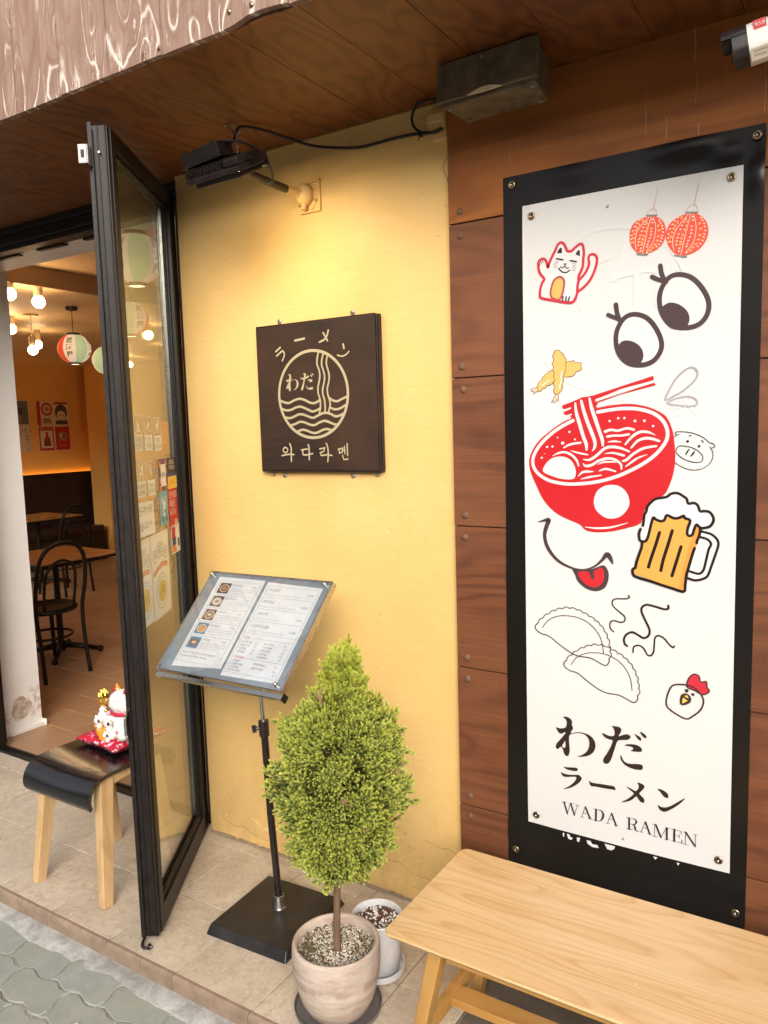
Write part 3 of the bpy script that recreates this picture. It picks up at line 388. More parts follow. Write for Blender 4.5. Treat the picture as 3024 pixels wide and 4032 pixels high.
'lantern_drawing':[('f','coral',1,0.0,[(3363,16934),(3476,16931),(3581,16902),(3701,16820),(3783,16703),(3818,16549),(3815,16401),(3765,16260),(3662,16141),(3528,16070),(3362,16033),(3248,16041),(3117,16098),(3001,16220),(2931,16383),(2919,16537),(2945,16685),(3021,16824),(3174,16905)]),('l','grey',2,4.5,[(3356,16965),(3588,16930)]),('l','grey',2,4.5,[(3121,16055),(3362,16003)]),('l','sand',1,1.9,[(3617,17576),(3512,17118)]),('s','sand',1,1.8,[(3363,16987),(3400,17062),(3505,17107),(3580,17040),(3595,16948)]),('s','cream2',2,1.4,[(3406,16920),(3251,16787),(3115,16613),(3073,16438),(3070,16287),(3105,16175)]),('s','cream2',2,1.4,[(3458,16919),(3373,16633),(3314,16357),(3248,16057)]),('s','cream2',2,1.3,[(3506,16896),(3568,16692),(3555,16471),(3496,16270),(3346,16096)]),('f','coral',1,0.0,[(4298,16847),(4426,16845),(4547,16810),(4668,16721),(4768,16589),(4813,16424),(4808,16265),(4747,16115),(4636,15986),(4495,15904),(4310,15864),(4179,15877),(4048,15930),(3929,16058),(3847,16218),(3818,16386),(3836,16531),(3923,16695),(4111,16812)]),('l','grey',2,4.3,[(4297,16881),(4557,16840)]),('l','grey',2,4.4,[(4036,15891),(4310,15827)]),('l','sand',1,1.9,[(4590,17543),(4475,17042)]),('s','sand',1,1.7,[(4304,16911),(4339,16993),(4466,17039),(4560,16955),(4568,16867)]),('s','cream2',2,1.3,[(4367,16843),(4185,16668),(4042,16470),(3988,16286),(3987,16153),(4018,16015)]),('s','cream2',2,1.3,[(4412,16832),(4316,16501),(4248,16189),(4179,15886)]),('s','cream2',2,1.3,[(4470,16804),(4530,16540),(4512,16296),(4450,16101),(4287,15918)]),('p','cream2',2,0.0,[(3076,16807),(3087,16827),(3111,16836),(3135,16829),(3124,16810),(3101,16801)]),('p','cream2',2,0.0,[(3026,16732),(3037,16752),(3061,16761),(3085,16754),(3074,16735),(3050,16726)]),('p','cream2',2,0.0,[(2977,16633),(2988,16653),(3012,16662),(3037,16656),(3025,16636),(3002,16627)]),('p','cream2',2,0.0,[(2942,16525),(2953,16545),(2977,16554),(3002,16548),(2991,16528),(2967,16519)]),('p','cream2',2,0.0,[(2940,16434),(2951,16454),(2974,16463),(2999,16457),(2988,16437),(2964,16428)]),('p','cream2',2,0.0,[(2943,16347),(2954,16367),(2978,16376),(3003,16370),(2991,16350),(2968,16341)]),('p','cream2',2,0.0,[(3145,16871),(3156,16891),(3179,16900),(3203,16894),(3192,16874),(3169,16865)]),('p','cream2',2,0.0,[(3230,16677),(3241,16697),(3264,16706),(3288,16700),(3277,16680),(3254,16671)]),('p','cream2',2,0.0,[(3201,16591),(3212,16611),(3236,16620),(3260,16614),(3249,16594),(3226,16585)]),('p','cream2',2,0.0,[(3162,16492),(3173,16511),(3197,16521),(3221,16515),(3210,16495),(3187,16486)]),('p','cream2',2,0.0,[(3140,16412),(3151,16432),(3174,16441),(3199,16435),(3188,16415),(3164,16406)]),('p','cream2',2,0.0,[(3120,16339),(3131,16359),(3155,16368),(3179,16362),(3168,16342),(3145,16333)]),('p','cream2',2,0.0,[(3113,16257),(3124,16277),(3148,16286),(3172,16280),(3161,16260),(3137,16251)]),('p','cream2',2,0.0,[(3275,16745),(3286,16765),(3309,16774),(3333,16768),(3322,16748),(3299,16739)]),('p','cream2',2,0.0,[(3312,16804),(3323,16823),(3346,16832),(3371,16826),(3360,16807),(3336,16798)]),('p','cream2',2,0.0,[(3629,16820),(3653,16816),(3675,16798),(3683,16774),(3660,16778),(3638,16797)]),('p','cream2',2,0.0,[(3662,16758),(3686,16754),(3708,16736),(3717,16713),(3693,16717),(3671,16735)]),('p','cream2',2,0.0,[(3697,16683),(3721,16679),(3742,16661),(3751,16637),(3728,16641),(3706,16659)]),('p','cream2',2,0.0,[(3713,16611),(3736,16607),(3758,16589),(3767,16565),(3743,16569),(3721,16587)]),('p','cream2',2,0.0,[(3721,16523),(3744,16520),(3766,16501),(3775,16478),(3751,16482),(3730,16500)]),('p','cream2',2,0.0,[(3707,16444),(3730,16440),(3752,16422),(3761,16398),(3737,16402),(3715,16420)]),('p','cream2',2,0.0,[(3692,16379),(3716,16375),(3738,16357),(3747,16334),(3723,16337),(3701,16355)]),('p','cream2',2,0.0,[(3666,16308),(3690,16304),(3712,16286),(3721,16263),(3697,16266),(3675,16285)]),('p','cream2',2,0.0,[(3622,16243),(3646,16239),(3668,16221),(3677,16198),(3653,16201),(3631,16219)]),('p','cream2',2,0.0,[(3567,16195),(3591,16192),(3613,16174),(3622,16150),(3598,16154),(3576,16172)]),('p','cream2',2,0.0,[(3455,16836),(3466,16856),(3489,16865),(3513,16858),(3502,16839),(3479,16830)]),('p','cream2',2,0.0,[(3460,16761),(3471,16780),(3494,16789),(3518,16783),(3507,16764),(3484,16755)]),('p','cream2',2,0.0,[(3434,16623),(3445,16642),(3468,16651),(3492,16645),(3481,16626),(3458,16617)]),('p','cream2',2,0.0,[(3435,16545),(3446,16564),(3469,16574),(3493,16568),(3482,16548),(3459,16539)]),('p','cream2',2,0.0,[(3428,16471),(3439,16491),(3462,16500),(3486,16494),(3475,16474),(3452,16465)]),('p','cream2',2,0.0,[(3401,16391),(3412,16411),(3435,16420),(3459,16414),(3449,16394),(3425,16385)]),('p','cream2',2,0.0,[(3369,16315),(3380,16334),(3403,16344),(3427,16338),(3416,16318),(3393,16309)]),('p','cream2',2,0.0,[(3346,16246),(3357,16265),(3381,16275),(3405,16269),(3394,16249),(3371,16240)]),('p','cream2',2,0.0,[(3332,16187),(3343,16207),(3366,16217),(3390,16211),(3379,16191),(3356,16182)]),('p','cream2',2,0.0,[(3179,16171),(3190,16191),(3214,16201),(3238,16195),(3227,16175),(3204,16166)]),('p','cream2',2,0.0,[(3172,16104),(3183,16124),(3207,16134),(3231,16128),(3220,16108),(3197,16098)]),('p','cream2',2,0.0,[(3333,16051),(3344,16071),(3367,16081),(3391,16075),(3380,16055),(3357,16046)]),('p','peach',2,0.0,[(3246,16919),(3270,16888),(3273,16849),(3254,16822),(3230,16853),(3227,16891)]),('p','peach',2,0.0,[(3154,16827),(3182,16800),(3193,16761),(3180,16730),(3152,16756),(3141,16795)]),('p','peach',2,0.0,[(3096,16752),(3127,16727),(3141,16689),(3132,16656),(3101,16680),(3087,16718)]),('p','peach',2,0.0,[(3044,16670),(3080,16669),(3114,16645),(3130,16610),(3094,16611),(3059,16635)]),('p','peach',2,0.0,[(3005,16588),(3040,16591),(3077,16570),(3096,16537),(3060,16534),(3024,16554)]),('p','peach',2,0.0,[(2984,16488),(3018,16495),(3056,16478),(3078,16445),(3044,16439),(3006,16456)]),('p','peach',2,0.0,[(2963,16376),(2996,16386),(3035,16372),(3060,16342),(3027,16332),(2988,16345)]),('p','peach',2,0.0,[(3340,16785),(3375,16781),(3407,16754),(3420,16719),(3384,16723),(3352,16750)]),('p','peach',2,0.0,[(3324,16698),(3359,16686),(3386,16654),(3392,16618),(3356,16630),(3329,16662)]),('p','peach',2,0.0,[(3283,16618),(3319,16610),(3349,16581),(3358,16545),(3322,16553),(3292,16582)]),('p','peach',2,0.0,[(3245,16518),(3280,16503),(3304,16469),(3306,16433),(3271,16448),(3247,16482)]),('p','peach',2,0.0,[(3216,16432),(3252,16425),(3282,16395),(3291,16359),(3255,16367),(3225,16396)]),('p','peach',2,0.0,[(3195,16352),(3231,16351),(3266,16328),(3281,16293),(3246,16294),(3211,16317)]),('p','peach',2,0.0,[(3183,16278),(3214,16292),(3253,16282),(3280,16254),(3249,16241),(3210,16250)]),('p','peach',2,0.0,[(3605,16639),(3603,16675),(3623,16703),(3656,16711),(3658,16675),(3638,16647)]),('p','peach',2,0.0,[(3605,16550),(3626,16575),(3663,16581),(3696,16564),(3675,16539),(3639,16533)]),('p','peach',2,0.0,[(3590,16411),(3614,16433),(3652,16435),(3684,16416),(3660,16393),(3623,16391)]),('p','peach',2,0.0,[(3561,16320),(3587,16340),(3625,16338),(3656,16315),(3629,16295),(3591,16297)]),('p','peach',2,0.0,[(3511,16220),(3532,16246),(3568,16252),(3602,16235),(3581,16210),(3545,16204)]),('p','peach',2,0.0,[(3451,16146),(3472,16172),(3509,16178),(3543,16162),(3522,16136),(3485,16130)]),('p','peach',2,0.0,[(3390,16095),(3414,16118),(3452,16120),(3484,16101),(3460,16078),(3423,16075)]),('p','cream2',2,0.0,[(4001,16720),(4011,16739),(4033,16748),(4057,16742),(4046,16722),(4024,16714)]),('p','cream2',2,0.0,[(3945,16640),(3955,16660),(3978,16668),(4001,16662),(3991,16643),(3968,16634)]),('p','cream2',2,0.0,[(3891,16536),(3902,16555),(3924,16564),(3948,16558),(3937,16539),(3915,16530)]),('p','cream2',2,0.0,[(3853,16421),(3863,16440),(3886,16449),(3909,16443),(3899,16424),(3876,16415)]),('p','cream2',2,0.0,[(3850,16324),(3861,16344),(3883,16353),(3907,16347),(3896,16327),(3874,16318)]),('p','cream2',2,0.0,[(3854,16231),(3865,16251),(3888,16260),(3911,16254),(3901,16235),(3878,16225)]),('p','cream2',2,0.0,[(4076,16787),(4087,16807),(4109,16815),(4132,16809),(4122,16790),(4100,16781)]),('p','cream2',2,0.0,[(4172,16580),(4182,16600),(4204,16608),(4227,16602),(4217,16583),(4195,16574)]),('p','cream2',2,0.0,[(4141,16489),(4151,16508),(4173,16517),(4196,16511),(4186,16492),(4164,16483)]),('p','cream2',2,0.0,[(4098,16383),(4108,16403),(4130,16412),(4154,16406),(4143,16387),(4121,16378)]),('p','cream2',2,0.0,[(4073,16299),(4084,16318),(4106,16327),(4129,16322),(4119,16302),(4096,16293)]),('p','cream2',2,0.0,[(4052,16222),(4062,16241),(4085,16250),(4108,16244),(4097,16225),(4075,16216)]),('p','cream2',2,0.0,[(4044,16134),(4055,16154),(4077,16163),(4100,16157),(4090,16137),(4068,16128)]),('p','cream2',2,0.0,[(4222,16652),(4232,16671),(4254,16680),(4277,16674),(4267,16655),(4245,16646)]),('p','cream2',2,0.0,[(4263,16714),(4273,16733),(4295,16742),(4318,16736),(4308,16717),(4286,16708)]),('p','cream2',2,0.0,[(4614,16725),(4637,16722),(4658,16704),(4666,16681),(4644,16685),(4623,16702)]),('p','cream2',2,0.0,[(4652,16659),(4674,16656),(4695,16638),(4703,16615),(4681,16619),(4660,16637)]),('p','cream2',2,0.0,[(4690,16579),(4713,16575),(4734,16558),(4742,16535),(4720,16539),(4699,16556)]),('p','cream2',2,0.0,[(4708,16502),(4730,16499),(4751,16481),(4760,16458),(4737,16462),(4716,16479)]),('p','cream2',2,0.0,[(4717,16409),(4740,16406),(4761,16388),(4769,16365),(4747,16369),(4726,16387)]),('p','cream2',2,0.0,[(4702,16325),(4725,16321),(4745,16304),(4754,16281),(4731,16285),(4711,16302)]),('p','cream2',2,0.0,[(4687,16256),(4709,16253),(4730,16235),(4738,16212),(4716,16216),(4695,16233)]),('p','cream2',2,0.0,[(4658,16181),(4681,16178),(4701,16160),(4710,16138),(4687,16141),(4667,16158)]),('p','cream2',2,0.0,[(4610,16112),(4632,16109),(4653,16092),(4661,16069),(4639,16072),(4618,16090)]),('p','cream2',2,0.0,[(4549,16062),(4572,16059),(4592,16042),(4601,16019),(4578,16022),(4557,16040)]),('p','cream2',2,0.0,[(4422,16747),(4432,16766),(4454,16775),(4476,16769),(4466,16750),(4445,16741)]),('p','cream2',2,0.0,[(4428,16667),(4438,16686),(4460,16695),(4482,16689),(4472,16670),(4451,16661)]),('p','cream2',2,0.0,[(4400,16521),(4410,16540),(4432,16549),(4454,16543),(4444,16524),(4422,16515)]),('p','cream2',2,0.0,[(4401,16438),(4411,16457),(4433,16466),(4455,16460),(4445,16441),(4423,16432)]),('p','cream2',2,0.0,[(4393,16359),(4403,16379),(4425,16387),(4448,16382),(4438,16362),(4416,16354)]),('p','cream2',2,0.0,[(4364,16274),(4374,16294),(4396,16303),(4419,16297),(4409,16278),(4387,16269)]),('p','cream2',2,0.0,[(4328,16194),(4338,16213),(4361,16222),(4383,16216),(4373,16197),(4351,16188)]),('p','cream2',2,0.0,[(4304,16120),(4314,16140),(4336,16149),(4359,16143),(4349,16124),(4327,16115)]),('p','cream2',2,0.0,[(4288,16059),(4298,16078),(4320,16087),(4343,16082),(4333,16062),(4311,16053)]),('p','cream2',2,0.0,[(4119,16043),(4129,16062),(4151,16071),(4174,16066),(4164,16046),(4142,16037)]),('p','cream2',2,0.0,[(4111,15971),(4121,15991),(4144,16000),(4167,15995),(4156,15975),(4134,15966)]),('p','cream2',2,0.0,[(4290,15914),(4300,15933),(4322,15943),(4345,15937),(4335,15918),(4312,15908)]),('p','peach',2,0.0,[(4185,16832),(4208,16802),(4211,16764),(4193,16737),(4170,16767),(4167,16805)]),('p','peach',2,0.0,[(4084,16735),(4111,16709),(4122,16671),(4110,16640),(4083,16666),(4072,16704)]),('p','peach',2,0.0,[(4021,16656),(4050,16632),(4064,16595),(4056,16562),(4026,16586),(4012,16623)]),('p','peach',2,0.0,[(3967,16570),(4001,16570),(4035,16546),(4050,16512),(4015,16513),(3982,16536)]),('p','peach',2,0.0,[(3925,16484),(3959,16487),(3993,16467),(4012,16434),(3978,16431),(3943,16451)]),('p','peach',2,0.0,[(3902,16378),(3935,16385),(3971,16368),(3992,16337),(3959,16330),(3923,16347)]),('p','peach',2,0.0,[(3880,16259),(3911,16269),(3948,16256),(3972,16227),(3940,16217),(3903,16230)]),('p','peach',2,0.0,[(4295,16690),(4329,16686),(4360,16660),(4372,16625),(4338,16630),(4307,16656)]),('p','peach',2,0.0,[(4277,16597),(4311,16586),(4337,16555),(4342,16519),(4308,16531),(4282,16562)]),('p','peach',2,0.0,[(4233,16513),(4267,16505),(4296,16476),(4304,16441),(4270,16449),(4241,16477)]),('p','peach',2,0.0,[(4190,16406),(4223,16391),(4247,16358),(4248,16323),(4215,16338),(4192,16371)]),('p','peach',2,0.0,[(4159,16316),(4193,16308),(4222,16280),(4231,16244),(4196,16252),(4168,16281)]),('p','peach',2,0.0,[(4138,16231),(4172,16230),(4205,16208),(4220,16174),(4186,16174),(4153,16197)]),('p','peach',2,0.0,[(4125,16154),(4154,16167),(4191,16158),(4217,16131),(4188,16118),(4151,16127)]),('p','peach',2,0.0,[(4588,16538),(4586,16573),(4605,16601),(4636,16609),(4639,16574),(4620,16546)]),('p','peach',2,0.0,[(4592,16441),(4612,16466),(4647,16471),(4678,16455),(4659,16431),(4624,16425)]),('p','peach',2,0.0,[(4577,16293),(4599,16315),(4635,16317),(4665,16298),(4643,16276),(4608,16274)]),('p','peach',2,0.0,[(4544,16196),(4569,16216),(4605,16214),(4634,16192),(4610,16173),(4574,16174)]),('p','peach',2,0.0,[(4489,16092),(4509,16117),(4544,16123),(4576,16107),(4556,16082),(4521,16076)]),('p','peach',2,0.0,[(4423,16014),(4443,16039),(4478,16045),(4510,16029),(4491,16004),(4456,15998)]),('p','peach',2,0.0,[(4356,15959),(4379,15981),(4414,15984),(4446,15965),(4423,15942),(4387,15940)])],
'eye_drawing':[('f','white',1,0.0,[(4128,15419),(4421,15315),(4674,15046),(4842,14692),(4817,14378),(4629,14157),(4320,14098),(4004,14175),(3781,14441),(3678,14778),(3715,15099),(3892,15360)]),('c','darkplum',2,12.3,[(4128,15419),(4421,15315),(4674,15046),(4842,14692),(4817,14378),(4629,14157),(4320,14098),(4004,14175),(3781,14441),(3678,14778),(3715,15099),(3892,15360)]),('f','darkplum',2,0.0,[(3958,14756),(4156,14686),(4334,14527),(4406,14339),(4366,14162),(4202,14084),(3984,14157),(3802,14357),(3719,14610),(3819,14722)]),('s','darkplum',2,11.7,[(3690,15688),(3720,15503),(3793,15312)]),('s','darkplum',2,10.9,[(3490,15443),(3673,15339),(3834,15267)]),('f','white',1,0.0,[(3022,14558),(3313,14467),(3540,14239),(3718,13874),(3720,13585),(3527,13330),(3218,13255),(2902,13331),(2667,13581),(2580,13927),(2622,14219),(2791,14476)]),('c','darkplum',2,12.5,[(3022,14558),(3313,14467),(3540,14239),(3718,13874),(3720,13585),(3527,13330),(3218,13255),(2902,13331),(2667,13581),(2580,13927),(2622,14219),(2791,14476)]),('f','darkplum',2,0.0,[(2857,13912),(3068,13845),(3236,13685),(3291,13493),(3238,13329),(3071,13248),(2860,13313),(2689,13516),(2624,13733),(2709,13874)]),('s','darkplum',2,12.3,[(2578,14846),(2608,14641),(2664,14468)]),('s','darkplum',2,10.6,[(2376,14610),(2536,14531),(2707,14455)])],
'sweat_drop_drawing':[('c','mauve2',1,5.2,[(3841,12335),(3959,12620),(4136,12899),(4371,13089),(4527,13099),(4614,12972),(4550,12793),(4299,12561),(4062,12429)]),('c','mauve2',1,4.8,[(3882,12251),(4142,12364),(4419,12393),(4596,12303),(4597,12181),(4422,12147),(4144,12186)])],
'shrimp_drawing':[('f','amber',1,0.0,[(1249,13465),(1345,13482),(1452,13491),(1488,13432),(1594,13430),(1671,13379),(1641,13313),(1671,13266),(1618,13212),(1511,13179),(1463,13107),(1344,13062),(1175,13067),(1152,13230)]),('s','ink',1.5,1.4,[(1249,13459),(1297,13479),(1369,13474),(1452,13491),(1488,13426),(1583,13429),(1659,13403),(1641,13324),(1667,13277),(1629,13223),(1511,13184),(1463,13107),(1356,13068),(1175,13072)]),('f','amber',1,0.0,[(860,13254),(761,13243),(662,13190),(562,13102),(536,13034),(436,12945),(403,12829),(434,12739),(522,12728),(572,12796),(647,12795),(697,12866),(783,12879),(907,12978)]),('s','ink',1.5,1.5,[(847,13260),(761,13254),(736,13221),(637,13168),(624,13134),(556,13097),(549,13039),(448,12956),(404,12876),(397,12817),(440,12738),(522,12728),(566,12797),(647,12795),(691,12867),(783,12873),(907,12983)]),('f','amber',2,0.0,[(918,13800),(1033,13791),(1106,13728),(1166,13655),(1243,13535),(1237,13409),(1224,13271),(1175,13124),(1150,12929),(1126,12815),(1088,12689),(1003,12623),(929,12626),(881,12711),(912,12802),(876,12898),(913,13012),(871,13108),(902,13210),(860,13283),(885,13363),(836,13459),(892,13548),(856,13654)]),('c','ink',2.5,1.6,[(918,13803),(1033,13794),(1094,13729),(1154,13690),(1202,13572),(1243,13523),(1225,13398),(1230,13271),(1169,13113),(1156,12952),(1116,12908),(1135,12791),(1088,12689),(1003,12623),(929,12626),(881,12699),(884,12769),(921,12819),(864,12916),(926,13006),(873,13108),(906,13204),(860,13271),(882,13363),(836,13453),(892,13548),(858,13654),(905,13732)]),('l','white',3,3.3,[(1115,13203),(1090,13048),(1102,12932),(1053,12853),(1046,12761)]),('l','white',2,2.9,[(535,12863),(635,12922),(685,12967),(772,13003)]),('p','blush',1,0.0,[(397,12823),(271,12812),(188,12780),(257,12753),(219,12725),(314,12721),(276,12651),(428,12733)]),('l','ink',1.5,1.5,[(397,12823),(271,12812),(188,12780),(257,12753),(219,12725),(314,12721),(276,12651),(428,12733)]),('p','blush',1,0.0,[(936,12626),(892,12535),(805,12386),(867,12442),(873,12377),(940,12404),(972,12484),(1014,12412),(1013,12622)]),('l','ink',1.5,1.4,[(936,12626),(892,12535),(805,12386),(867,12442),(873,12377),(940,12404),(972,12484),(1014,12412),(1013,12622)])],
'ramen_bowl_drawing':[('f','red',1,0.0,[(1419,11953),(1170,11867),(832,11660),(488,11396),(283,11151),(148,10848),(160,10571),(246,10321),(361,10073),(561,9688),(875,9365),(1214,9184),(1603,9036),(1768,8880),(2067,8839),(2467,8880),(2860,8983),(3243,9131),(3342,9473),(3565,9789),(3835,9897),(3979,10179),(4072,10508),(4104,10885),(4077,11260),(4013,11611),(3865,11914),(3645,12071),(3349,12195),(2973,12269),(2589,12264),(2199,12214),(1933,12133),(1664,12037)]),('p','red',1,0.0,[(1116,12296),(1557,12450),(1665,12498),(1773,12506),(1987,12535),(3540,12962),(3553,12854),(2717,12667),(2053,12428),(2066,12363),(3566,12786),(3603,12722),(2717,12527),(2106,12335),(2093,12205),(1933,11950),(1555,11829),(1364,11914),(1364,11994),(1171,12054),(1157,12121),(1337,12181),(1116,12216)]),('l','white',1.5,4.3,[(1157,12161),(1351,12220)]),('l','white',1.5,4.3,[(1226,11999),(1370,12047)]),('s','white',2,9.0,[(1424,11881),(1113,11734),(775,11513),(486,11245),(310,10986),(250,10765),(301,10571),(436,10406),(680,10257),(965,10178),(1246,10146),(1551,10151),(1932,10191),(2333,10275),(2725,10410),(3108,10594),(3458,10812),(3727,11064),(3883,11313),(3905,11538),(3818,11766),(3646,11946),(3399,12068),(3074,12143),(2718,12156),(2408,12129),(2106,12088)]),('l','white',2,6.6,[(2066,12402),(2717,12604),(3541,12813)]),('l','white',2,6.2,[(2093,12244),(2460,12320),(2845,12419)]),('v','white',2,0.0,[(1488,12347,48),(1515,12095,86),(1609,11775,97),(1704,11455,91),(1785,11241,91),(1798,11082,54)]),('v','white',2,0.0,[(1651,12406,69),(1719,12141,91),(1826,11822,96),(1933,11556,96),(2027,11291,90),(2013,11133,69),(1946,11041,16)]),('v','white',2,0.0,[(1880,12462,53),(1933,12212,90),(2040,11894,100),(2146,11577,90),(2226,11340,89),(2239,11196,58)]),('f','white',2,0.0,[(553,10490),(626,10682),(799,10846),(1053,10905),(1277,10858),(1428,10710),(1497,10495),(1469,10333),(1386,10278),(1106,10281),(796,10368)]),('f','white',2,0.0,[(1999,9724),(2093,9966),(2280,10102),(2465,10137),(2674,10109),(2855,9968),(2946,9748),(2922,9538),(2754,9322),(2546,9235),(2334,9240),(2147,9353),(2026,9510)]),('v','white',2,0.0,[(827,10914,8),(998,10995,55),(1194,11020,60),(1388,10938,65),(1525,10790,60),(1574,10643,38)]),('v','white',2,0.0,[(1153,11142,33),(1306,11221,60),(1471,11259,60),(1630,11275,54)]),('v','white',2,0.0,[(1355,11065,14),(1553,11004,49),(1825,10949,38)]),('v','white',2,0.0,[(2304,11561,79),(2461,11609,62),(2643,11579,62),(2874,11638,61),(3052,11596,66)]),('v','white',2,0.0,[(2362,11429,68),(2540,11452,57),(2721,11448,57),(2926,11478,61)]),('v','white',2,0.0,[(2384,11285,21),(2540,11301,52),(2722,11280,21)]),('v','white',2,0.0,[(2837,11214,46),(3002,11405,66),(3203,11528,71),(3428,11524,60),(3601,11444,15)]),('v','white',2,0.0,[(2991,11122,46),(3154,11300,66),(3354,11368,70),(3553,11344,70),(3701,11291,60)]),('v','white',2,0.0,[(1703,10822,22),(1879,10811,64),(2067,10921,69),(2279,11104,74),(2462,11154,73),(2696,11125,67),(2940,11025,46)]),('v','white',2,0.0,[(2292,10972,13),(2515,10992,52),(2800,10922,62)]),('v','white',2,0.0,[(1703,10710,22),(1770,10643,65),(1933,10670,70),(2147,10789,69),(2384,10846,68),(2594,10801,62),(2724,10684,57),(2737,10567,47)]),('v','white',2,0.0,[(2107,10683,11),(2279,10749,42),(2594,10749,31)]),('v','white',2,0.0,[(2775,10775,52),(2877,10813,72),(3055,10967,66),(3306,11106,66),(3628,11161,55)]),('v','white',2,0.0,[(2853,10632,31),(3005,10748,56),(3182,10864,46),(3407,10945,13)]),('v','white',2,0.0,[(1565,10361,22),(1688,10474,59),(1851,10491,59),(1992,10492,16)]),('v','white',2,0.0,[(2147,10511,32),(2332,10565,63),(2581,10501,42)]),('v','white',2,0.0,[(1647,10286,22),(1878,10342,54),(2200,10393,32)]),('v','white',2,0.0,[(1754,8966,16),(2094,8949,48),(2467,8992,53),(2911,9130,13)]),('p','white',2,0.0,[(2388,11840),(2412,11873),(2456,11858),(2449,11814),(2402,11812)]),('p','white',2,0.0,[(2614,11908),(2637,11940),(2681,11926),(2674,11882),(2627,11881)]),('p','white',2,0.0,[(2776,11908),(2799,11940),(2842,11926),(2836,11883),(2789,11881)]),('p','white',2,0.0,[(3046,11823),(3072,11860),(3121,11844),(3114,11794),(3061,11792)]),('p','white',2,0.0,[(3289,11821),(3315,11858),(3364,11842),(3357,11792),(3304,11790)]),('p','white',2,0.0,[(3513,11678),(3535,11711),(3577,11696),(3571,11654),(3526,11652)]),('p','white',2,0.0,[(1285,11575),(1308,11607),(1351,11593),(1345,11551),(1298,11549)]),('p','white',2,0.0,[(963,11425),(979,11447),(1008,11438),(1004,11410),(972,11408)]),('p','white',2,0.0,[(1447,11369),(1468,11398),(1507,11385),(1501,11347),(1459,11345)]),('p','white',2,0.0,[(1075,11272),(1110,11320),(1176,11300),(1165,11237),(1095,11233)]),('p','white',2,0.0,[(644,11172),(668,11205),(713,11191),(705,11149),(657,11146)]),('p','white',2,0.0,[(801,11181),(825,11214),(869,11200),(862,11158),(814,11155)]),('p','white',2,0.0,[(591,10984),(601,10998),(620,10992),(617,10974),(597,10973)]),('p','white',2,0.0,[(483,10869),(508,10902),(553,10889),(546,10846),(497,10843)])],
'beer_mug_drawing':[('f','white',3,0.0,[(4753,8999),(4989,8936),(5128,8824),(5171,8678),(5069,8241),(4936,7857),(4729,7705),(4389,7753),(4457,7972)]),('p','amber2',3,0.0,[(3559,9266),(3911,9340),(4285,9324),(4512,9272),(4711,9071),(4660,8650),(4593,8435),(4486,7974),(4364,7399),(3057,7774),(3056,7900),(3147,8095),(3266,8432),(3310,8668),(3414,8828),(3516,9141)]),('p','amber3',3.5,0.0,[(4640,9098),(4725,9057),(4647,8619),(4566,8358),(4443,7971),(4321,7442),(4220,7463),(4342,8085),(4464,8609)]),('f','foamwhite',4,0.0,[(3307,9071),(3329,9211),(3343,9350),(3395,9460),(3423,9584),(3526,9709),(3629,9788),(3790,9823),(3906,9848),(3992,9918),(4092,9950),(4207,9937),(4321,9865),(4393,9807),(4436,9689),(4563,9707),(4661,9650),(4719,9503),(4816,9507),(4940,9489),(5024,9381),(5039,9263),(4959,9127),(4808,9076),(4724,9087),(4640,9158),(4585,9036),(4545,8899),(4475,8858),(4418,8908),(4430,9059),(4484,9256),(4356,9311),(4327,9370),(4214,9314),(4085,9301),(3910,9371),(3853,9247),(3751,9212),(3633,9254),(3574,9297),(3530,9173),(3487,8986),(3444,8799),(3385,8672),(3310,8652),(3235,8679),(3211,8771),(3211,8880),(3248,8975)]),('s','ink2',4.5,7.2,[(3307,9071),(3329,9211),(3343,9350),(3395,9460),(3423,9584),(3526,9709),(3629,9788),(3790,9823),(3906,9848),(3992,9918),(4092,9950),(4207,9937),(4321,9865),(4393,9807),(4436,9689),(4563,9707),(4661,9650),(4719,9503),(4816,9507),(4940,9489),(5024,9381),(5039,9263),(4959,9127),(4808,9076),(4724,9087),(4640,9158),(4585,9036),(4545,8899),(4475,8858),(4418,8908),(4430,9059)]),('s','ink2',4.5,7.5,[(4430,9059),(4484,9256),(4356,9311),(4327,9370),(4214,9314),(4085,9301),(3910,9371),(3853,9247),(3751,9212),(3633,9254),(3574,9297),(3530,9173),(3487,8986),(3444,8799),(3385,8672),(3310,8652),(3235,8679),(3211,8771),(3211,8880),(3248,8975)]),('s','ink2',4.5,7.6,[(3295,8651),(3274,8479),(3214,8303),(3147,8079),(3117,7936),(3049,7884),(3057,7758),(3149,7686),(3498,7604),(3810,7521),(4089,7452),(4350,7398),(4384,7570),(4409,7816),(4457,8018),(4524,8280),(4565,8434),(4603,8549)]),('s','ink2',4.5,7.2,[(4732,9072),(4713,8892),(4659,8740),(4653,8680)]),('s','ink2',4.5,8.5,[(3732,8913),(3624,8530),(3523,8214),(3457,7976)]),('s','ink2',4.5,8.4,[(4052,8974),(3933,8548),(3834,8204),(3775,7906)]),('s','ink2',4.5,8.3,[(4272,8567),(4182,8242),(4054,7788)]),('s','ink2',4.5,6.3,[(4768,8985),(4990,8928),(5128,8809),(5165,8663),(5094,8392),(5002,8087),(4923,7856),(4799,7763),(4617,7718),(4417,7771)]),('s','ink2',4.5,6.3,[(4714,8840),(4895,8797),(4993,8683),(4940,8531),(4876,8228),(4823,7999),(4713,7893),(4500,7937)])],
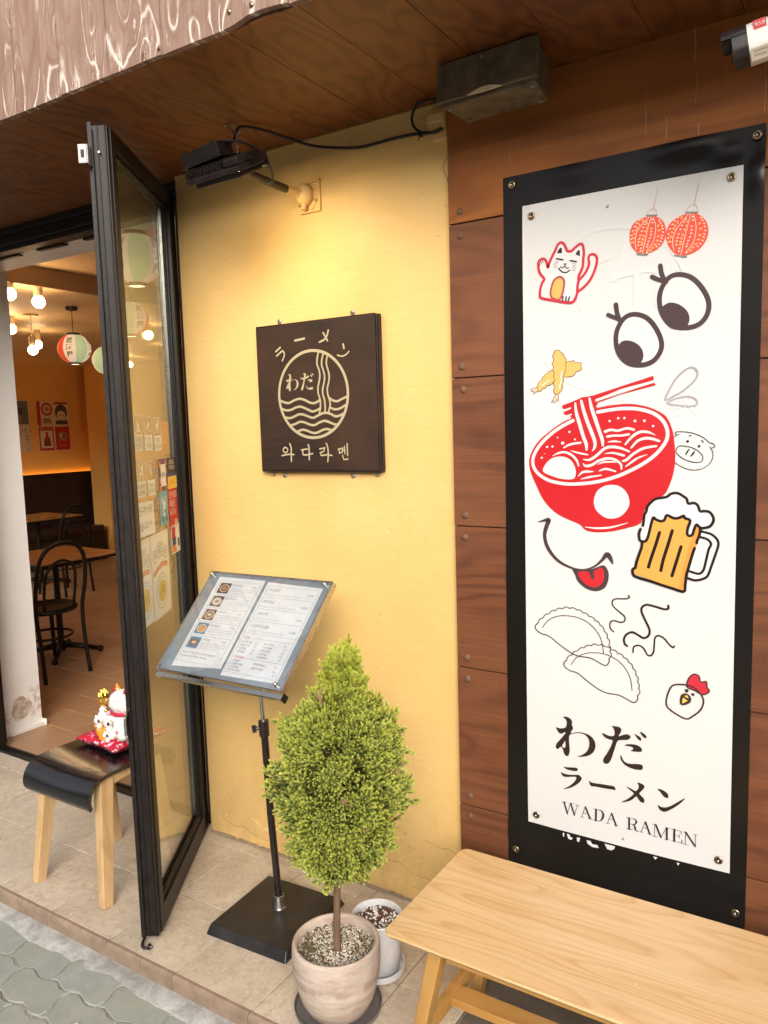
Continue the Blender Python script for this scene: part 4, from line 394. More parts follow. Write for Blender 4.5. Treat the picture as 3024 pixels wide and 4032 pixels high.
'pig_drawing':[('s','ink',1,2.1,[(4125,11448),(4096,11474),(4115,11509),(4183,11519),(4327,11512),(4481,11486),(4614,11443),(4747,11376),(4851,11295),(4927,11224),(4983,11214),(5030,11173),(5044,11129),(5021,11104),(4989,11109)]),('s','ink',1,1.9,[(4193,11449),(4135,11433),(4068,11383)]),('c','ink',1,2.1,[(4245,11161),(4351,11147),(4466,11125),(4600,11064),(4705,10978),(4763,10887),(4760,10797),(4699,10745),(4585,10739),(4451,10768),(4297,10834),(4180,10926),(4122,11012),(4134,11094),(4187,11144)]),('s','ink',1,1.9,[(4928,11120),(4985,11035),(5006,10926),(4971,10777),(4879,10657),(4739,10577),(4588,10546),(4435,10561),(4280,10621),(4163,10687),(4099,10733)]),('v','ink2',1,0.0,[(4438,11075,24),(4396,11010,39),(4358,10945,28)]),('v','ink2',1,0.0,[(4563,11009,33),(4526,10949,45),(4483,10894,29)]),('f','ink2',1,0.0,[(4397,11307),(4431,11286),(4428,11256),(4398,11237),(4367,11257),(4370,11287)]),('f','ink2',1,0.0,[(4674,11178),(4703,11156),(4699,11126),(4670,11112),(4643,11133),(4648,11163)]),('s','ink',1,2.0,[(4434,11404),(4462,11421),(4486,11409)]),('s','ink',1,1.9,[(4720,11279),(4748,11281),(4772,11238)])],
'smile_drawing':[('v','darkplum',1,0.0,[(375,9047,14),(580,9102,76),(716,9122,123),(652,8956,124),(587,8671,105),(672,8346,105),(936,8010,86),(1293,7825,66),(1668,7768,46),(1990,7875,55),(2217,8073,81),(2352,8240,135),(2441,8156,126),(2508,8002,45)]),('f','darkplum',1.5,0.0,[(1396,7786),(1668,7759),(1990,7829),(2262,7940),(2397,7768),(2389,7517),(2285,7303),(2058,7201),(1783,7250),(1550,7425),(1471,7605)]),('f','tongue',2,0.0,[(1551,7681),(1760,7729),(1875,7682),(1921,7548),(1981,7516),(2017,7602),(1990,7737),(2217,7868),(2280,7668),(2240,7459),(2081,7322),(1875,7323),(1667,7458)])],
'steam_drawing':[('s','ink',1,3.7,[(2937,7159),(2963,7113),(2872,7064),(2609,7039),(2503,6961),(2530,6827),(2690,6694),(2835,6574),(2836,6452),(2730,6400),(2558,6427),(2464,6384),(2438,6271),(2478,6166),(2545,6124)]),('s','ink',1,5.9,[(3966,6984),(3967,6905),(3868,6882),(3642,6925),(3427,6957),(3300,6878),(3288,6743),(3392,6513),(3496,6284),(3471,6121),(3344,6038),(3202,6102),(3046,6164),(2903,6093),(2824,5961),(2838,5826),(2904,5767)]),('s','ink',1,4.2,[(4130,5924),(4101,5875),(4001,5947),(3863,6102),(3724,6152),(3637,6074),(3621,5872),(3602,5682),(3526,5578),(3437,5601),(3346,5756),(3217,5820),(3087,5763),(3067,5611)])],
'dumpling_drawing':[('s','ink',1,2.8,[(377,6123),(286,6026),(315,5914),(478,5817),(698,5772),(1003,5566),(1317,5379),(1572,5299),(1907,5289),(2237,5153),(2345,5149),(2421,5248),(2413,5344)]),('l','ink',1,2.4,[(377,6123),(391,6185),(420,6235),(468,6267),(530,6288),(555,6349),(593,6392),(646,6415),(708,6422),(741,6482),(784,6520),(838,6534),(899,6531),(935,6585),(990,6622),(1043,6623),(1100,6606),(1146,6650),(1195,6677),(1259,6673),(1304,6638),(1360,6667),(1413,6676),(1462,6660),(1505,6620),(1565,6632),(1616,6626),(1656,6596),(1687,6548),(1746,6560),(1798,6550),(1835,6516),(1861,6466),(1920,6473),(1969,6463),(2009,6427),(2026,6371),(2083,6366),(2128,6346),(2156,6306),(2171,6250),(2226,6233),(2263,6201),(2278,6154),(2279,6095),(2331,6075),(2367,6033),(2372,5982),(2361,5923),(2407,5893),(2436,5854),(2434,5793),(2410,5736),(2446,5695),(2465,5649),(2460,5601),(2442,5542),(2480,5491),(2480,5439),(2455,5390),(2413,5344)]),('s','ink',1,2.1,[(503,5993),(657,6212),(920,6369),(1236,6425),(1575,6397),(1880,6263),(2100,6039),(2222,5776),(2263,5476)]),('s','ink',1,2.8,[(1222,5143),(1136,5045),(1164,4935),(1321,4843),(1534,4803),(1828,4606),(2133,4428),(2379,4355),(2703,4352),(3022,4225),(3127,4224),(3199,4324),(3191,4419)]),('l','ink',1,2.4,[(1222,5143),(1236,5205),(1264,5255),(1310,5288),(1370,5310),(1394,5371),(1430,5414),(1481,5438),(1541,5447),(1572,5507),(1614,5545),(1666,5560),(1725,5559),(1759,5613),(1812,5651),(1864,5653),(1918,5638),(1963,5683),(2010,5710),(2072,5708),(2116,5674),(2170,5704),(2221,5715),(2267,5699),(2309,5661),(2367,5674),(2417,5670),(2455,5641),(2485,5594),(2542,5607),(2593,5598),(2628,5566),(2654,5517),(2711,5525),(2758,5516),(2797,5481),(2813,5426),(2869,5423),(2912,5404),(2939,5365),(2954,5310),(3007,5294),(3043,5264),(3058,5217),(3059,5159),(3109,5140),(3144,5100),(3149,5050),(3139,4991),(3183,4962),(3211,4924),(3210,4863),(3187,4807),(3222,4767),(3240,4722),(3236,4674),(3219,4616),(3256,4565),(3256,4514),(3232,4465),(3191,4419)]),('s','ink',1,2.1,[(1345,5018),(1493,5237),(1746,5399),(2050,5462),(2377,5442),(2673,5316),(2886,5099),(3006,4842),(3046,4546)])],
'chicken_drawing':[('f','crimson',1,0.0,[(4479,4871),(4509,5097),(4629,5225),(4750,5199),(4785,5051),(4932,5082),(4954,4946),(5003,4844),(4837,4729),(4655,4810)]),('c','darkbrown',1.5,3.8,[(4463,4868),(4501,5096),(4629,5234),(4750,5199),(4793,5052),(4932,5082),(4946,4944),(5008,4831),(4845,4717),(4655,4801)]),('c','darkbrown',1.5,4.3,[(4141,4871),(4470,4914),(4715,4820),(4871,4580),(4803,4303),(4603,4090),(4461,3997),(4233,4069),(3980,4228),(3945,4425),(4017,4708)]),('f','darkbrown',1.5,0.0,[(4310,4620),(4453,4688),(4564,4596),(4549,4460),(4395,4357),(4292,4385)]),('p','yellow',2,0.0,[(4392,4612),(4465,4646),(4507,4555)]),('p','yellow',2,0.0,[(4360,4562),(4484,4493),(4345,4403)]),('f','darkbrown',1.5,0.0,[(4402,4769),(4463,4815),(4505,4764),(4452,4706)]),('f','darkbrown',1.5,0.0,[(4563,4693),(4615,4728),(4652,4686),(4608,4638)])],
}
# ============================================================ SETTING
WY=2.108; CZ=2.52
ground=BX('ground',MT['joint'],None,-30,30,-40,1.46,-.30,-.0565); st(ground)
BX('earth_below_shop',MT['pad'],None,-14,8,1.46,12,-.30,-.06); st(bpy.data.objects['earth_below_shop'])
# tiled porch: slab, separate tiles, bullnose edging
porch=struct('porch_floor')
BX('mortar_bed',MT['grout'],porch,-4.6,-.905,1.452,2.30,-.058,-.0035)
def tile_piece(x0,x1,y0,y1,h=.003,c=.0015,name='floor_tile',m=None,parent=porch,z=0,gap=.0014):
    mb=MB(); a=gap+random.uniform(-.0003,.0004); x0+=a;x1-=a;y0+=a;y1-=a; zt=z+random.uniform(-.0004,.0004)
    lo=[(x0,y0,z-.006),(x1,y0,z-.006),(x1,y1,z-.006),(x0,y1,z-.006)]; mi=[(x0,y0,zt-c),(x1,y0,zt-c),(x1,y1,zt-c),(x0,y1,zt-c)]
    tp=[(x0+c,y0+c,zt),(x1-c,y0+c,zt),(x1-c,y1-c,zt),(x0+c,y1-c,zt)]
    mb.add(lo+mi+tp,[(8,9,10,11)]+[(i,(i+1)%4,(i+1)%4+4,i+4) for i in range(4)]+[(i+4,(i+1)%4+4,(i+1)%4+8,i+8) for i in range(4)])
    return mb.build(name,m or MT['tile'],parent)
TX=[-2.308+.2995*k for k in range(-7,6)]
YR=[1.458,1.749,2.053,2.112]
for i in range(len(TX)-1):
    x0,x1=TX[i],TX[i+1]
    if x0>-.95: break
    x1=min(x1,-.905)
    for j in range(3):
        y1=YR[j+1]
        if x0< -2.25 and j==2: y1=2.155
        tile_piece(x0,x1,YR[j],y1)
# bullnose edging tiles on the step
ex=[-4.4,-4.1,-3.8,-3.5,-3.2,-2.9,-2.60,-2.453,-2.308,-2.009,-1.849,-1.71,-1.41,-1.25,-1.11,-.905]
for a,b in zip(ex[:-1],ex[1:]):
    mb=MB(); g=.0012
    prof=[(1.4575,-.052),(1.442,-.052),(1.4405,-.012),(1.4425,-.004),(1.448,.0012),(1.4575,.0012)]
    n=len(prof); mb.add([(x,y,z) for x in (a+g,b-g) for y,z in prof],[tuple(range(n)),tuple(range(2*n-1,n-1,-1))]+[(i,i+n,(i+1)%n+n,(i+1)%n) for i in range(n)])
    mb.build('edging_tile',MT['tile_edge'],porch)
# mortar kerb strip, irregular outer edge
mb=MB(); xs=np.arange(-5,3.01,.035); out=[];inn=[]
for i,x in enumerate(xs):
    out.append((x,1.378+.005*math.sin(x*9.1)+.005*math.sin(x*23+1)+random.uniform(-.004,.004)))
rows=[lambda x,o:(x,1.4425,-.047),lambda x,o:(x,1.42,-.0475+.002*math.sin(x*31)),lambda x,o:(x,(o+1.4425)/2,-.049+.0025*math.sin(x*17+2)),lambda x,o:(x,o+.006,-.0520+.0012*math.sin(x*40)),lambda x,o:(x,o,-.059)]
for r_ in rows:
    for (x,o) in out: mb.add([r_(x,o)],[])
n=len(xs)
for j in range(len(rows)-1):
    for i in range(n-1): mb.f.append([j*n+i,j*n+i+1,(j+1)*n+i+1,(j+1)*n+i]); mb.mi.append(0)
st(mb.build('kerb_strip',MT['concrete'],None,smooth=True))
# pavers
pav=struct('pavement')
def paver_mesh():
    L,Wd,a=.222,.111,.0085; P=[]
    fx=lambda x:a*math.sin(2*PI*x/.111); fy=lambda y:a*math.sin(2*PI*y/.111)
    K=10
    for k in range(K): x=L*k/K; P.append((x,fx(x)))
    for k in range(5): y=Wd*k/5; P.append((L+fy(y),y+fx(L)))
    for k in range(K,0,-1): x=L*k/K; P.append((x,Wd+fx(x)))
    for k in range(5,0,-1): y=Wd*k/5; P.append((fy(y),y))
    c=(L/2,Wd/2); mb=MB(); n=len(P)
    ins=lambda p,d:(c[0]+(p[0]-c[0])*(1-d/.11),c[1]+(p[1]-c[1])*(1-d/.055))
    A=[ins(p,.0025+.0012*math.sin(i*2.3)) for i,p in enumerate(P)];B=[ins(p,.0050+.0012*math.sin(i*2.3)) for i,p in enumerate(P)]
    mb.add([(x-c[0],y-c[1],-.05) for x,y in A]+[(x-c[0],y-c[1],-.005) for x,y in A]+[(x-c[0],y-c[1],0) for x,y in B],
      [(i,(i+1)%n,(i+1)%n+n,i+n) for i in range(n)]+[(i+n,(i+1)%n+n,(i+1)%n+2*n,i+2*n) for i in range(n)])
    tri=tessellate_polygon([[Vector((x,y,0)) for x,y in B]]); mb.f+= [[i+2*n for i in t_] for t_ in tri]; mb.mi+=[0]*len(tri)
    o=mb.build('paver',MT['paver'],pav); return o
p0=paver_mesh(); first=True; cnt=0
for j in range(13):
    for i in range(19):
        x=-3.75+.222*i+(.111 if j%2 else 0); y=1.345-.111*j
        if x>-.25 : continue
        o=p0 if first else p0.copy()
        if not first: COL.objects.link(o)
        first=False; o.location=(x+random.uniform(-.002,.002),y+random.uniform(-.002,.002),-.053+random.uniform(-.0025,.002)); o.rotation_euler=(random.uniform(-.01,.01),random.uniform(-.008,.008),random.uniform(-.012,.012)); cnt+=1
pv=BX('worn_paving_beyond',MT['paver'],None,-30,30,-40,-.15,-.2,-.056); st(pv)
# moss and grit in the joints
mb=MB()
for k in range(2600):
    x=random.uniform(-3.4,-.6); j=random.randint(0,11); y=1.345-.0555-.111*j+.0085*math.sin(2*PI*(x+3.75-.111)/.111)+random.uniform(-.004,.004)
    if random.random()<.35: y=random.uniform(.1,1.35)
    if y>1.36: continue
    s_=random.uniform(.0010,.0028); mb.ball((x,y,-.0558+random.uniform(0,.002)),(s_,s_*.8,s_*.5),5,3)
o=mb.build('joint_grit',plain('pale_grit',(.42,.40,.33),.9,var=.5,scale=300),None); o['kind']='stuff'
# stub of white chalk stick in paving
tag(MB().cyl((-1.872,1.165,-.046),(-1.84,1.215,-.046),.0045,8).build('cigarette_butt',plain('cigarette_paper',(.75,.73,.68),.7),None),'small white cigarette butt on the grey paving at bottom left','litter')
# dark concrete pad right of the tiles
mb=MB(); nx,ny=60,16
for j in range(ny+1):
    for i in range(nx+1):
        x=-.905+i*.06; y=1.445+j*(2.14-1.445)/ny; mb.add([(x,y,-.022+.003*math.sin(x*13+y*7)+random.uniform(-.001,.001))],[])
for j in range(ny):
    for i in range(nx): a=j*(nx+1)+i; mb.f.append([a,a+1,a+nx+2,a+nx+1]); mb.mi.append(0)
pd=mb.build('concrete_pad',MT['pad'],None,smooth=True); st(pd)
crk=MB(); 
def crack_line(pts,w,z=-.0185):
    for a,b in zip(pts[:-1],pts[1:]): crk.bar((*a,z),(*b,z),w,.003)
P_=[(-.86,1.86),(-.83,1.80),(-.80,1.79),(-.76,1.80),(-.72,1.76),(-.69,1.70),(-.66,1.68),(-.62,1.60),(-.55,1.58),(-.45,1.62),(-.30,1.55)]
crack_line(P_,.006); o=crk.build('crack_filler',MT['grout'],pd); 
mb=MB()
for k in range(260):
    i=random.randrange(len(P_)-1);t_=random.random();x=P_[i][0]*(1-t_)+P_[i+1][0]*t_+random.gauss(0,.008);y=P_[i][1]*(1-t_)+P_[i+1][1]*t_+random.gauss(0,.008);s_=random.uniform(.0015,.004);mb.ball((x,y,-.018),(s_,s_,s_*.6),5,3)
o=mb.build('pad_grit',MT['joint'],None); o['kind']='stuff'
BX('pad_front_edge',MT['concrete'],pd,-.905,2.6,1.430,1.4445,-.06,-.024)
# ============================================================ SHOP FRONT WALLS
t=thing('rendered_wall','mustard yellow painted wall panel between the glass door and the brown cladding','wall',(-1.64,WY,0))
mb=MB(); # front face gridded for slight unevenness
nx,nz=28,64
for k in range(nz+1):
    for i in range(nx+1):
        x=-2.205+i*(2.205-1.079)/nx; z=k*CZ/nz; edge=min(1,min(i,nx-i)/2,1)
        y=WY+edge*(.0012*math.sin(x*5+z*2.3)+.0008*math.sin(x*11-z*7))
        mb.add([(x,y,z)],[])
for k in range(nz):
    for i in range(nx): a=k*(nx+1)+i; mb.f.append([a,a+1,a+nx+2,a+nx+1]); mb.mi.append(0)
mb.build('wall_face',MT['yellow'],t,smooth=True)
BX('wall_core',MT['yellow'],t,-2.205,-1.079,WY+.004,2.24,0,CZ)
# peeling paint flakes and skirting joint
fl=MB()
def flake(pts,d=.006):
    c=np.mean(np.array(pts),0); fl.add([(x,WY-.0015-(d if i%2 else .001),z) for i,(x,z) in enumerate(pts)]+[(c[0],WY-.003,c[1])],[(i,(i+1)%len(pts),len(pts)) for i in range(len(pts))])
flake([(-1.985,.118),(-1.972,.112),(-1.958,.119),(-1.945,.108),(-1.936,.098),(-1.95,.100),(-1.968,.106)])
flake([(-1.925,.098),(-1.905,.100),(-1.893,.112),(-1.885,.104),(-1.870,.094),(-1.852,.094),(-1.862,.082),(-1.885,.078),(-1.900,.088),(-1.912,.084)],.009)
flake([(-2.125,.098),(-2.118,.094),(-2.11,.098),(-2.114,.088)],.004)
fl.build('paint_flake',plain('lifting_paint',(.74,.52,.24),.5,var=.05),t)
fb=MB(); fb.tube([(-1.925,WY-.0015,.094),(-1.905,WY-.0015,.094),(-1.893,WY-.0015,.104)],.0032,4); fb.build('bare_patch',plain('bare_plaster',(.36,.33,.30),.9),t)
cr=MB()
for pts in [[(-2.14,.078),(-2.08,.058),(-2.03,.066),(-1.99,.048),(-1.93,.040),(-1.88,.052),(-1.83,.036)],[(-1.50,.150),(-1.44,.148),(-1.39,.135),(-1.35,.120),(-1.31,.123),(-1.26,.096),(-1.21,.10),(-1.16,.083)],[(-1.48,.075),(-1.43,.083),(-1.38,.076),(-1.36,.060),(-1.31,.066),(-1.27,.052),(-1.24,.056),(-1.21,.038),(-1.16,.034)],[(-1.22,.235),(-1.17,.222),(-1.13,.228),(-1.09,.205)]]:
    q=crom([(x,z,0) for x,z in pts],k=3); cr.tube([(a+random.uniform(-.002,.002),WY-.0002,b+random.uniform(-.003,.003)) for a,b,_ in q],.0013,4)
cr.build('wall_crack',plain('crack_shadow_line',(.42,.27,.10),.8),t)
mb=MB(); n=60
for i in range(n):
    x0=-2.205+i*(1.126/n); mb.box(x0,x0+1.126/n,WY-.006-random.uniform(0,.004),WY+.002,-.001,.008+random.uniform(0,.006))
mb.build('skirting_mortar',plain('dirty_skirting_mortar',(.30,.235,.16),.9,var=.3,scale=50,bstr=.5),t)
# raised filler ridge along the top of the wall
mb=MB()
for i in range(70):
    x0=-2.205+i*(1.1/70); mb.box(x0,x0+1.1/70,WY-.0025-random.uniform(0,.002),WY+.002,CZ-.006-random.uniform(0,.005),CZ-.0005)
mb.build('paint_ridge',MT['yellow'],t)
# cladding
t=thing('wood_cladding','brown stained plywood board wall to the right behind the banner and bench','wall',(0,2.09,0))
JZ=[-.02,.403,.847,1.286,1.727,2.167]
BX('backing',MT['grout'],t,-1.070,3.2,2.101,2.24,-.06,CZ)
for a,b in zip(JZ[:-1],JZ[1:]):
    MB().box(-1.078+random.uniform(-.001,.001),3.2,2.090,2.108,a+.0018,b-.0018).build('cladding_board',MT['cladding'],t,bev=.0012)
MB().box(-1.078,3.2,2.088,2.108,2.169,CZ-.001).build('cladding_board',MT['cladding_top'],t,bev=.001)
bm_=MB().lathe([(.0001,.0062),(.005,.0058),(.0085,.004),(.0108,.001),(.0112,0)],(0,0,0),14,Matrix.Rotation(R(90),4,'X'))
b0=bm_.build('bolt',MT['rust_bolt'],None,smooth=True); cnt=0
for z in JZ[1:]:
    for dz in (-.034,.033):
        for x in (-1.043,-.02):
            o=b0 if cnt==0 else b0.copy()
            if cnt: COL.objects.link(o)
            o.parent=t; o.location=(x+random.uniform(-.002,.002),-.0004,z+dz); cnt+=1
nl=MB()
for x,z in [(-.47,2.40),(-.405,2.33),(-.40,2.30),(-.40,2.272),(-.47,2.335),(-.29,2.40),(-1.0,2.30),(-.93,2.31),(-1.02,2.28),(-.36,2.26),(-.405,2.43)]+[(random.uniform(-1.06,-.93),random.uniform(.2,1.9)) for _ in range(26)]:
    nl.ball((x,2.0885,z),(.0016,.0008,.002),6,4)
nl.build('nail_hole',MT['seal'],t)['kind']='stuff'
drm=plain('pale_glue_drip',(.42,.24,.12),.7,var=.3,scale=120)
for x,z0,z1,w_ in [(-.405,2.44,2.52,.0016),(-.402,2.35,2.425,.0009),(-.47,2.28,2.33,.0012),(-.395,2.27,2.30,.0012),(-.52,2.30,2.46,.0007),(-.25,2.29,2.41,.0009),(-.335,2.36,2.45,.0006),(-.18,2.30,2.38,.0008),(-.885,2.30,2.40,.0006)]:
    MB().tube([(x,2.0878,z1),(x+.0015,2.0876,(z0+z1)/2),(x,2.0878,z0)],[w_*.6,w_,w_*1.3],5).build('glue_drip',drm,t)
# upper facade and soffit
t=thing('awning_fascia','chalky weathered pinkish brown plank fascia hanging over the shop front','fascia',(-1,1.44,CZ))
BX('fascia_core',MT['seal'],t,-5.5,3.2,1.458,1.60,CZ+.012,6.5)
xf=[-1.929+.2005*k for k in range(-17,25)]
for i,(a,b) in enumerate(zip(xf[:-1],xf[1:])):
    zb=CZ-.001+random.uniform(-.0018,.0018); y=1.440+random.uniform(-.0008,.0008); nb=5
    mb=MB(); bx=[a+.0019+(b-a-.0038)*k/nb for k in range(nb+1)]
    zz=[zb+random.uniform(-.0007,.0007) for _ in bx]
    if abs(a+1.328)<.05: zz=[zb,zb+.004,zb+.012,zb+.013,zb+.010,zb+.004]
    vs=[(x,yy,z) for yy in (y,y+.018) for x,z in zip(bx,zz)]+[(x,yy,4.4) for yy in (y,y+.018) for x in bx]; n=nb+1
    f=[]
    for k in range(nb): f+=[(k,k+1,2*n+k+1,2*n+k),(n+k,n+k+1,3*n+k+1,3*n+k),(k,k+1,n+k+1,n+k),(2*n+k,2*n+k+1,3*n+k+1,3*n+k)]
    f+=[(0,n,3*n,2*n),(nb,n+nb,3*n+nb,2*n+nb)]
    mb.add(vs,f).build('fascia_plank',MT['fascia'],t)
for x,z in [(-1.30,2.553),(-1.232,2.548),(-1.535,2.535),(-1.135,2.54),(-1.12,2.545)]:
    big=abs(x+1.30)<.01 or abs(x+1.232)<.01
    MB().lathe([(.0001,.004),(.005,.003),(.0072 if big else .003,.0005),(.0072 if big else .003,0)],(x,1.4395,z),10,Matrix.Rotation(R(90),4,'X')).build('screw',MT['brass'] if big else MT['rust_bolt'],t,smooth=True)
t=thing('soffit','dark brown stained plywood ceiling boards above the shop entrance','soffit',(-1.5,1.8,CZ))
BX('soffit_core',MT['grout'],t,-5.5,3.2,1.46,2.6,CZ+.010,CZ+.05)
xs_=[-1.1165+.2055*k for k in range(-20,20)]
for a,b in zip(xs_[:-1],xs_[1:]):
    z=CZ+random.uniform(-.0006,.0008)
    MB().box(a+.0009,b-.0009,1.459,WY+.12 if a<-2.3 else WY+.05,z,z+.009).build('soffit_board',MT['soffit'],t)
o=BX('upper_storey_wall',MT['grout'],None,-5.5,3.2,1.602,2.6,CZ+.052,6.5); tag(o,'plain grey upper storey wall behind the plank fascia','wall')
# ============================================================ DOOR FRAME OF THE SHOP FRONT
t=thing('shop_front_frame','fixed black aluminium frame around the open shop entrance','door frame',(-3,2.16,0))
A=MT['black_al']
mb=MB(); mb.box(-3.98,-2.208,2.15,2.20,2.425,CZ-.001); mb.box(-3.98,-2.208,2.135,2.15,2.445,2.462); mb.box(-3.98,-2.208,2.135,2.15,2.490,CZ-.001); mb.box(-3.98,-2.208,2.20,2.26,2.44,2.515); mb.build('lintel',A,t,bev=.002)
mb=MB(); mb.box(-2.262,-2.208,2.150,2.20,.0,2.425); mb.box(-2.225,-2.208,2.13,2.15,.0,2.425); mb.box(-2.262,-2.248,2.20,2.24,.0,2.425); mb.build('jamb',A,t,bev=.002)
mb=MB(); mb.box(-3.86,-3.755,2.15,2.20,.0,2.425); mb.box(-3.86,-3.83,2.20,2.25,0,2.425); mb.box(-3.775,-3.755,2.135,2.15,0,2.425); mb.build('jamb',A,t,bev=.002)
mb=MB(); mb.box(-3.86,-2.21,2.150,2.162,.0,.012); mb.box(-3.86,-2.21,2.162,2.190,.0,.005); mb.box(-3.86,-2.21,2.190,2.205,0,.012); mb.build('threshold',A,t,bev=.001)
for x in (-3.62,-3.28,-2.95): MB().box(x,x+.20,2.262,2.285,2.435,2.442).build('lintel_tab',MT['black_al2'],t)
# ============================================================ THE OPEN GLASS DOOR (local: x along door from free edge, y into thickness, z up)
DR=thing('glass_door','open black framed glass door plastered with stickers, swung out to the street','door',(-1.862,1.538,0),math.atan2(.844,-.536))
DM=Matrix.Translation((-1.862,1.538,0))@Matrix.Rotation(math.atan2(.844,-.536),4,'Z')
D=lambda:MB(DM)
DW=.700; Z0,Z1=.016,2.458
mb=D(); mb.box(0,.020,.004,.048,Z0,Z1); mb.box(.020,.056,0,.052,Z0,Z1)
mb.box(-.010,0,.044,.0475,Z0,Z1-.012); mb.box(-.004,0,.030,.034,Z0,Z1); mb.box(-.006,.0,.008,.012,Z0,Z1); mb.box(-.001,.02,.0475,.060,Z0-.004,Z1+.01)
mb.build('stile',MT['black_al2'],DR,bev=.0012)
mb=D(); mb.box(DW-.086,DW-.010,0,.052,Z0,Z1); mb.box(DW-.010,DW,.006,.046,Z0,Z1); mb.box(DW-.098,DW-.086,.012,.040,Z0+.09,Z1-.05); mb.build('stile',MT['black_al'],DR,bev=.0012)
mb=D(); mb.box(.056,DW-.086,0,.052,Z1-.050,Z1); mb.box(.056,DW-.098,.010,.042,Z1-.062,Z1-.050); mb.build('top_rail',MT['black_al'],DR,bev=.0012)
mb=D(); mb.box(.056,DW-.086,0,.052,Z0,Z0+.072); mb.box(.056,DW-.098,.008,.020,Z0+.072,Z0+.090); mb.box(.056,DW-.098,.036,.046,Z0+.072,Z0+.090); mb.build('bottom_rail',MT['black_al2'],DR,bev=.0012)
mb=D(); 
for y in (.019,.033): mb.box(.056,.063,y-.001,y+.0035,.10,Z1-.06); mb.box(DW-.105,DW-.098,y-.001,y+.0035,.10,Z1-.06)
mb.build('seal',MT['seal'],DR)
mb=D(); z=.11
while z<Z1-.07: mb.box(DW-.112,DW-.105,.0245,.0325,z,z+.0052); z+=.0068
o=mb.build('spacer_bar',MT['spacer'],DR); o['kind']='stuff'
def glass_mat():
    t=NT('clear_window_glass'); fr=t.n('ShaderNodeFresnel',_IOR=1.5); bf=t.n('ShaderNodeNewGeometry').outputs['Backfacing']; t.l(t.math('MULTIPLY_ADD',bf,1/1.5-1.5,1.5),fr.inputs[0])
    g=t.n('ShaderNodeBsdfGlossy',_Roughness=.0); g.inputs[0].default_value=(1,1,1,1); tr=t.n('ShaderNodeBsdfTransparent'); tr.inputs[0].default_value=(.93,.95,.92,1)
    mx=t.n('ShaderNodeMixShader'); t.l(t.math('DIVIDE',t.math('MULTIPLY',fr.outputs[0],2.0),t.math('ADD',fr.outputs[0],1.0)),mx.inputs[0]); t.l(tr.outputs[0],mx.inputs[1]); t.l(g.outputs[0],mx.inputs[2]); t.l(mx.outputs[0],t.out.inputs[0]); return t.m
MT['glass']=glass_mat()
mb=D(); 
for y in (.0225,.0325): mb.add([(.058,y,.095),(DW-.10,y,.095),(DW-.10,y,Z1-.055),(.058,y,Z1-.055)],[(0,1,2,3)])
mb.build('glass_pane',MT['glass'],DR)
mb=D(); mb.box(-.034,-.002,.050,.054,2.345,2.397); mb.box(-.034,-.030,.054,.078,2.345,2.397);mb.build('catch_bracket',MT['zinc'],DR,bev=.004)
MB(DM).box(-.0345,-.0335,.060,.070,2.36,2.382).build('catch_slot',MT['seal'],bpy.data.objects['catch_bracket'])
mb=D(); mb.cyl((-.014,.026,2.381),(0,.026,2.381),.0025,8); mb.build('screw',MT['steel'],DR)
mb=D(); mb.box(-.030,.002,.050,.056,.742,.756); mb.box(-.030,.002,.050,.056,.672,.684); mb.box(-.032,-.006,.052,.060,.684,.742); mb.build('lock_plate',MT['steel'],DR,bev=.001)
mb=D(); mb.box(-.026,-.012,.0595,.0615,.69,.736); mb.build('lock_slot',MT['black_al'],DR)
mb=D(); mb.tube([(.0,.05,.012),(-.020,.050,.012),(-.040,.046,.013),(-.052,.038,.014),(-.05,.022,.010),(-.036,.020,.004),(-.022,.030,.003)],.005,6); mb.build('bottom_strap',MT['seal'],DR,smooth=True)
mb=D(); mb.tube([(-.05,.020,.0125),(-.036,.018,.0065),(-.023,.028,.0045)],.0018,6); mb.build('strap_stripe',plain('white_thread',(.7,.7,.68),.8),DR)
# stickers on the glass
def dfn(y=.0222):
    return lambda x,z,o: DM@Vector((x,y-o,z))
film=NT('frosted_white_film'); film=film.bsdf((.72,.72,.60),.55,0,.4)
def rrect(x0,z0,x1,z1,r,n=4):
    o=[]
    for cx_,cz_,a0 in ((x1-r,z1-r,0),(x0+r,z1-r,90),(x0+r,z0+r,180),(x1-r,z0+r,270)):
        for k in range(n+1): a=R(a0+90*k/n); o.append((cx_+r*math.cos(a),cz_+r*math.sin(a)))
    return o
def poly(mb,P,fn,off,mi=0):
    mb.k=getattr(mb,'k',0)+1; off+=mb.k*4e-6
    mb.add([fn(x,z,off) for x,z in P],[tuple(q) for q in tessellate_polygon([[Vector((x,z,0)) for x,z in P]])],mi)
def strk(mb,P,w_,fn,off,mi=0,closed=False,smooth=True):
    mb.k=getattr(mb,'k',0)+1; off+=mb.k*4e-6
    if smooth: P=crom(P,closed,3)
    v_,f_=ribbon(P,w_,closed); mb.add([fn(x,z,off) for x,z in v_],f_,mi)
txt_dim=plain('taupe_print',(.36,.30,.17),.6)
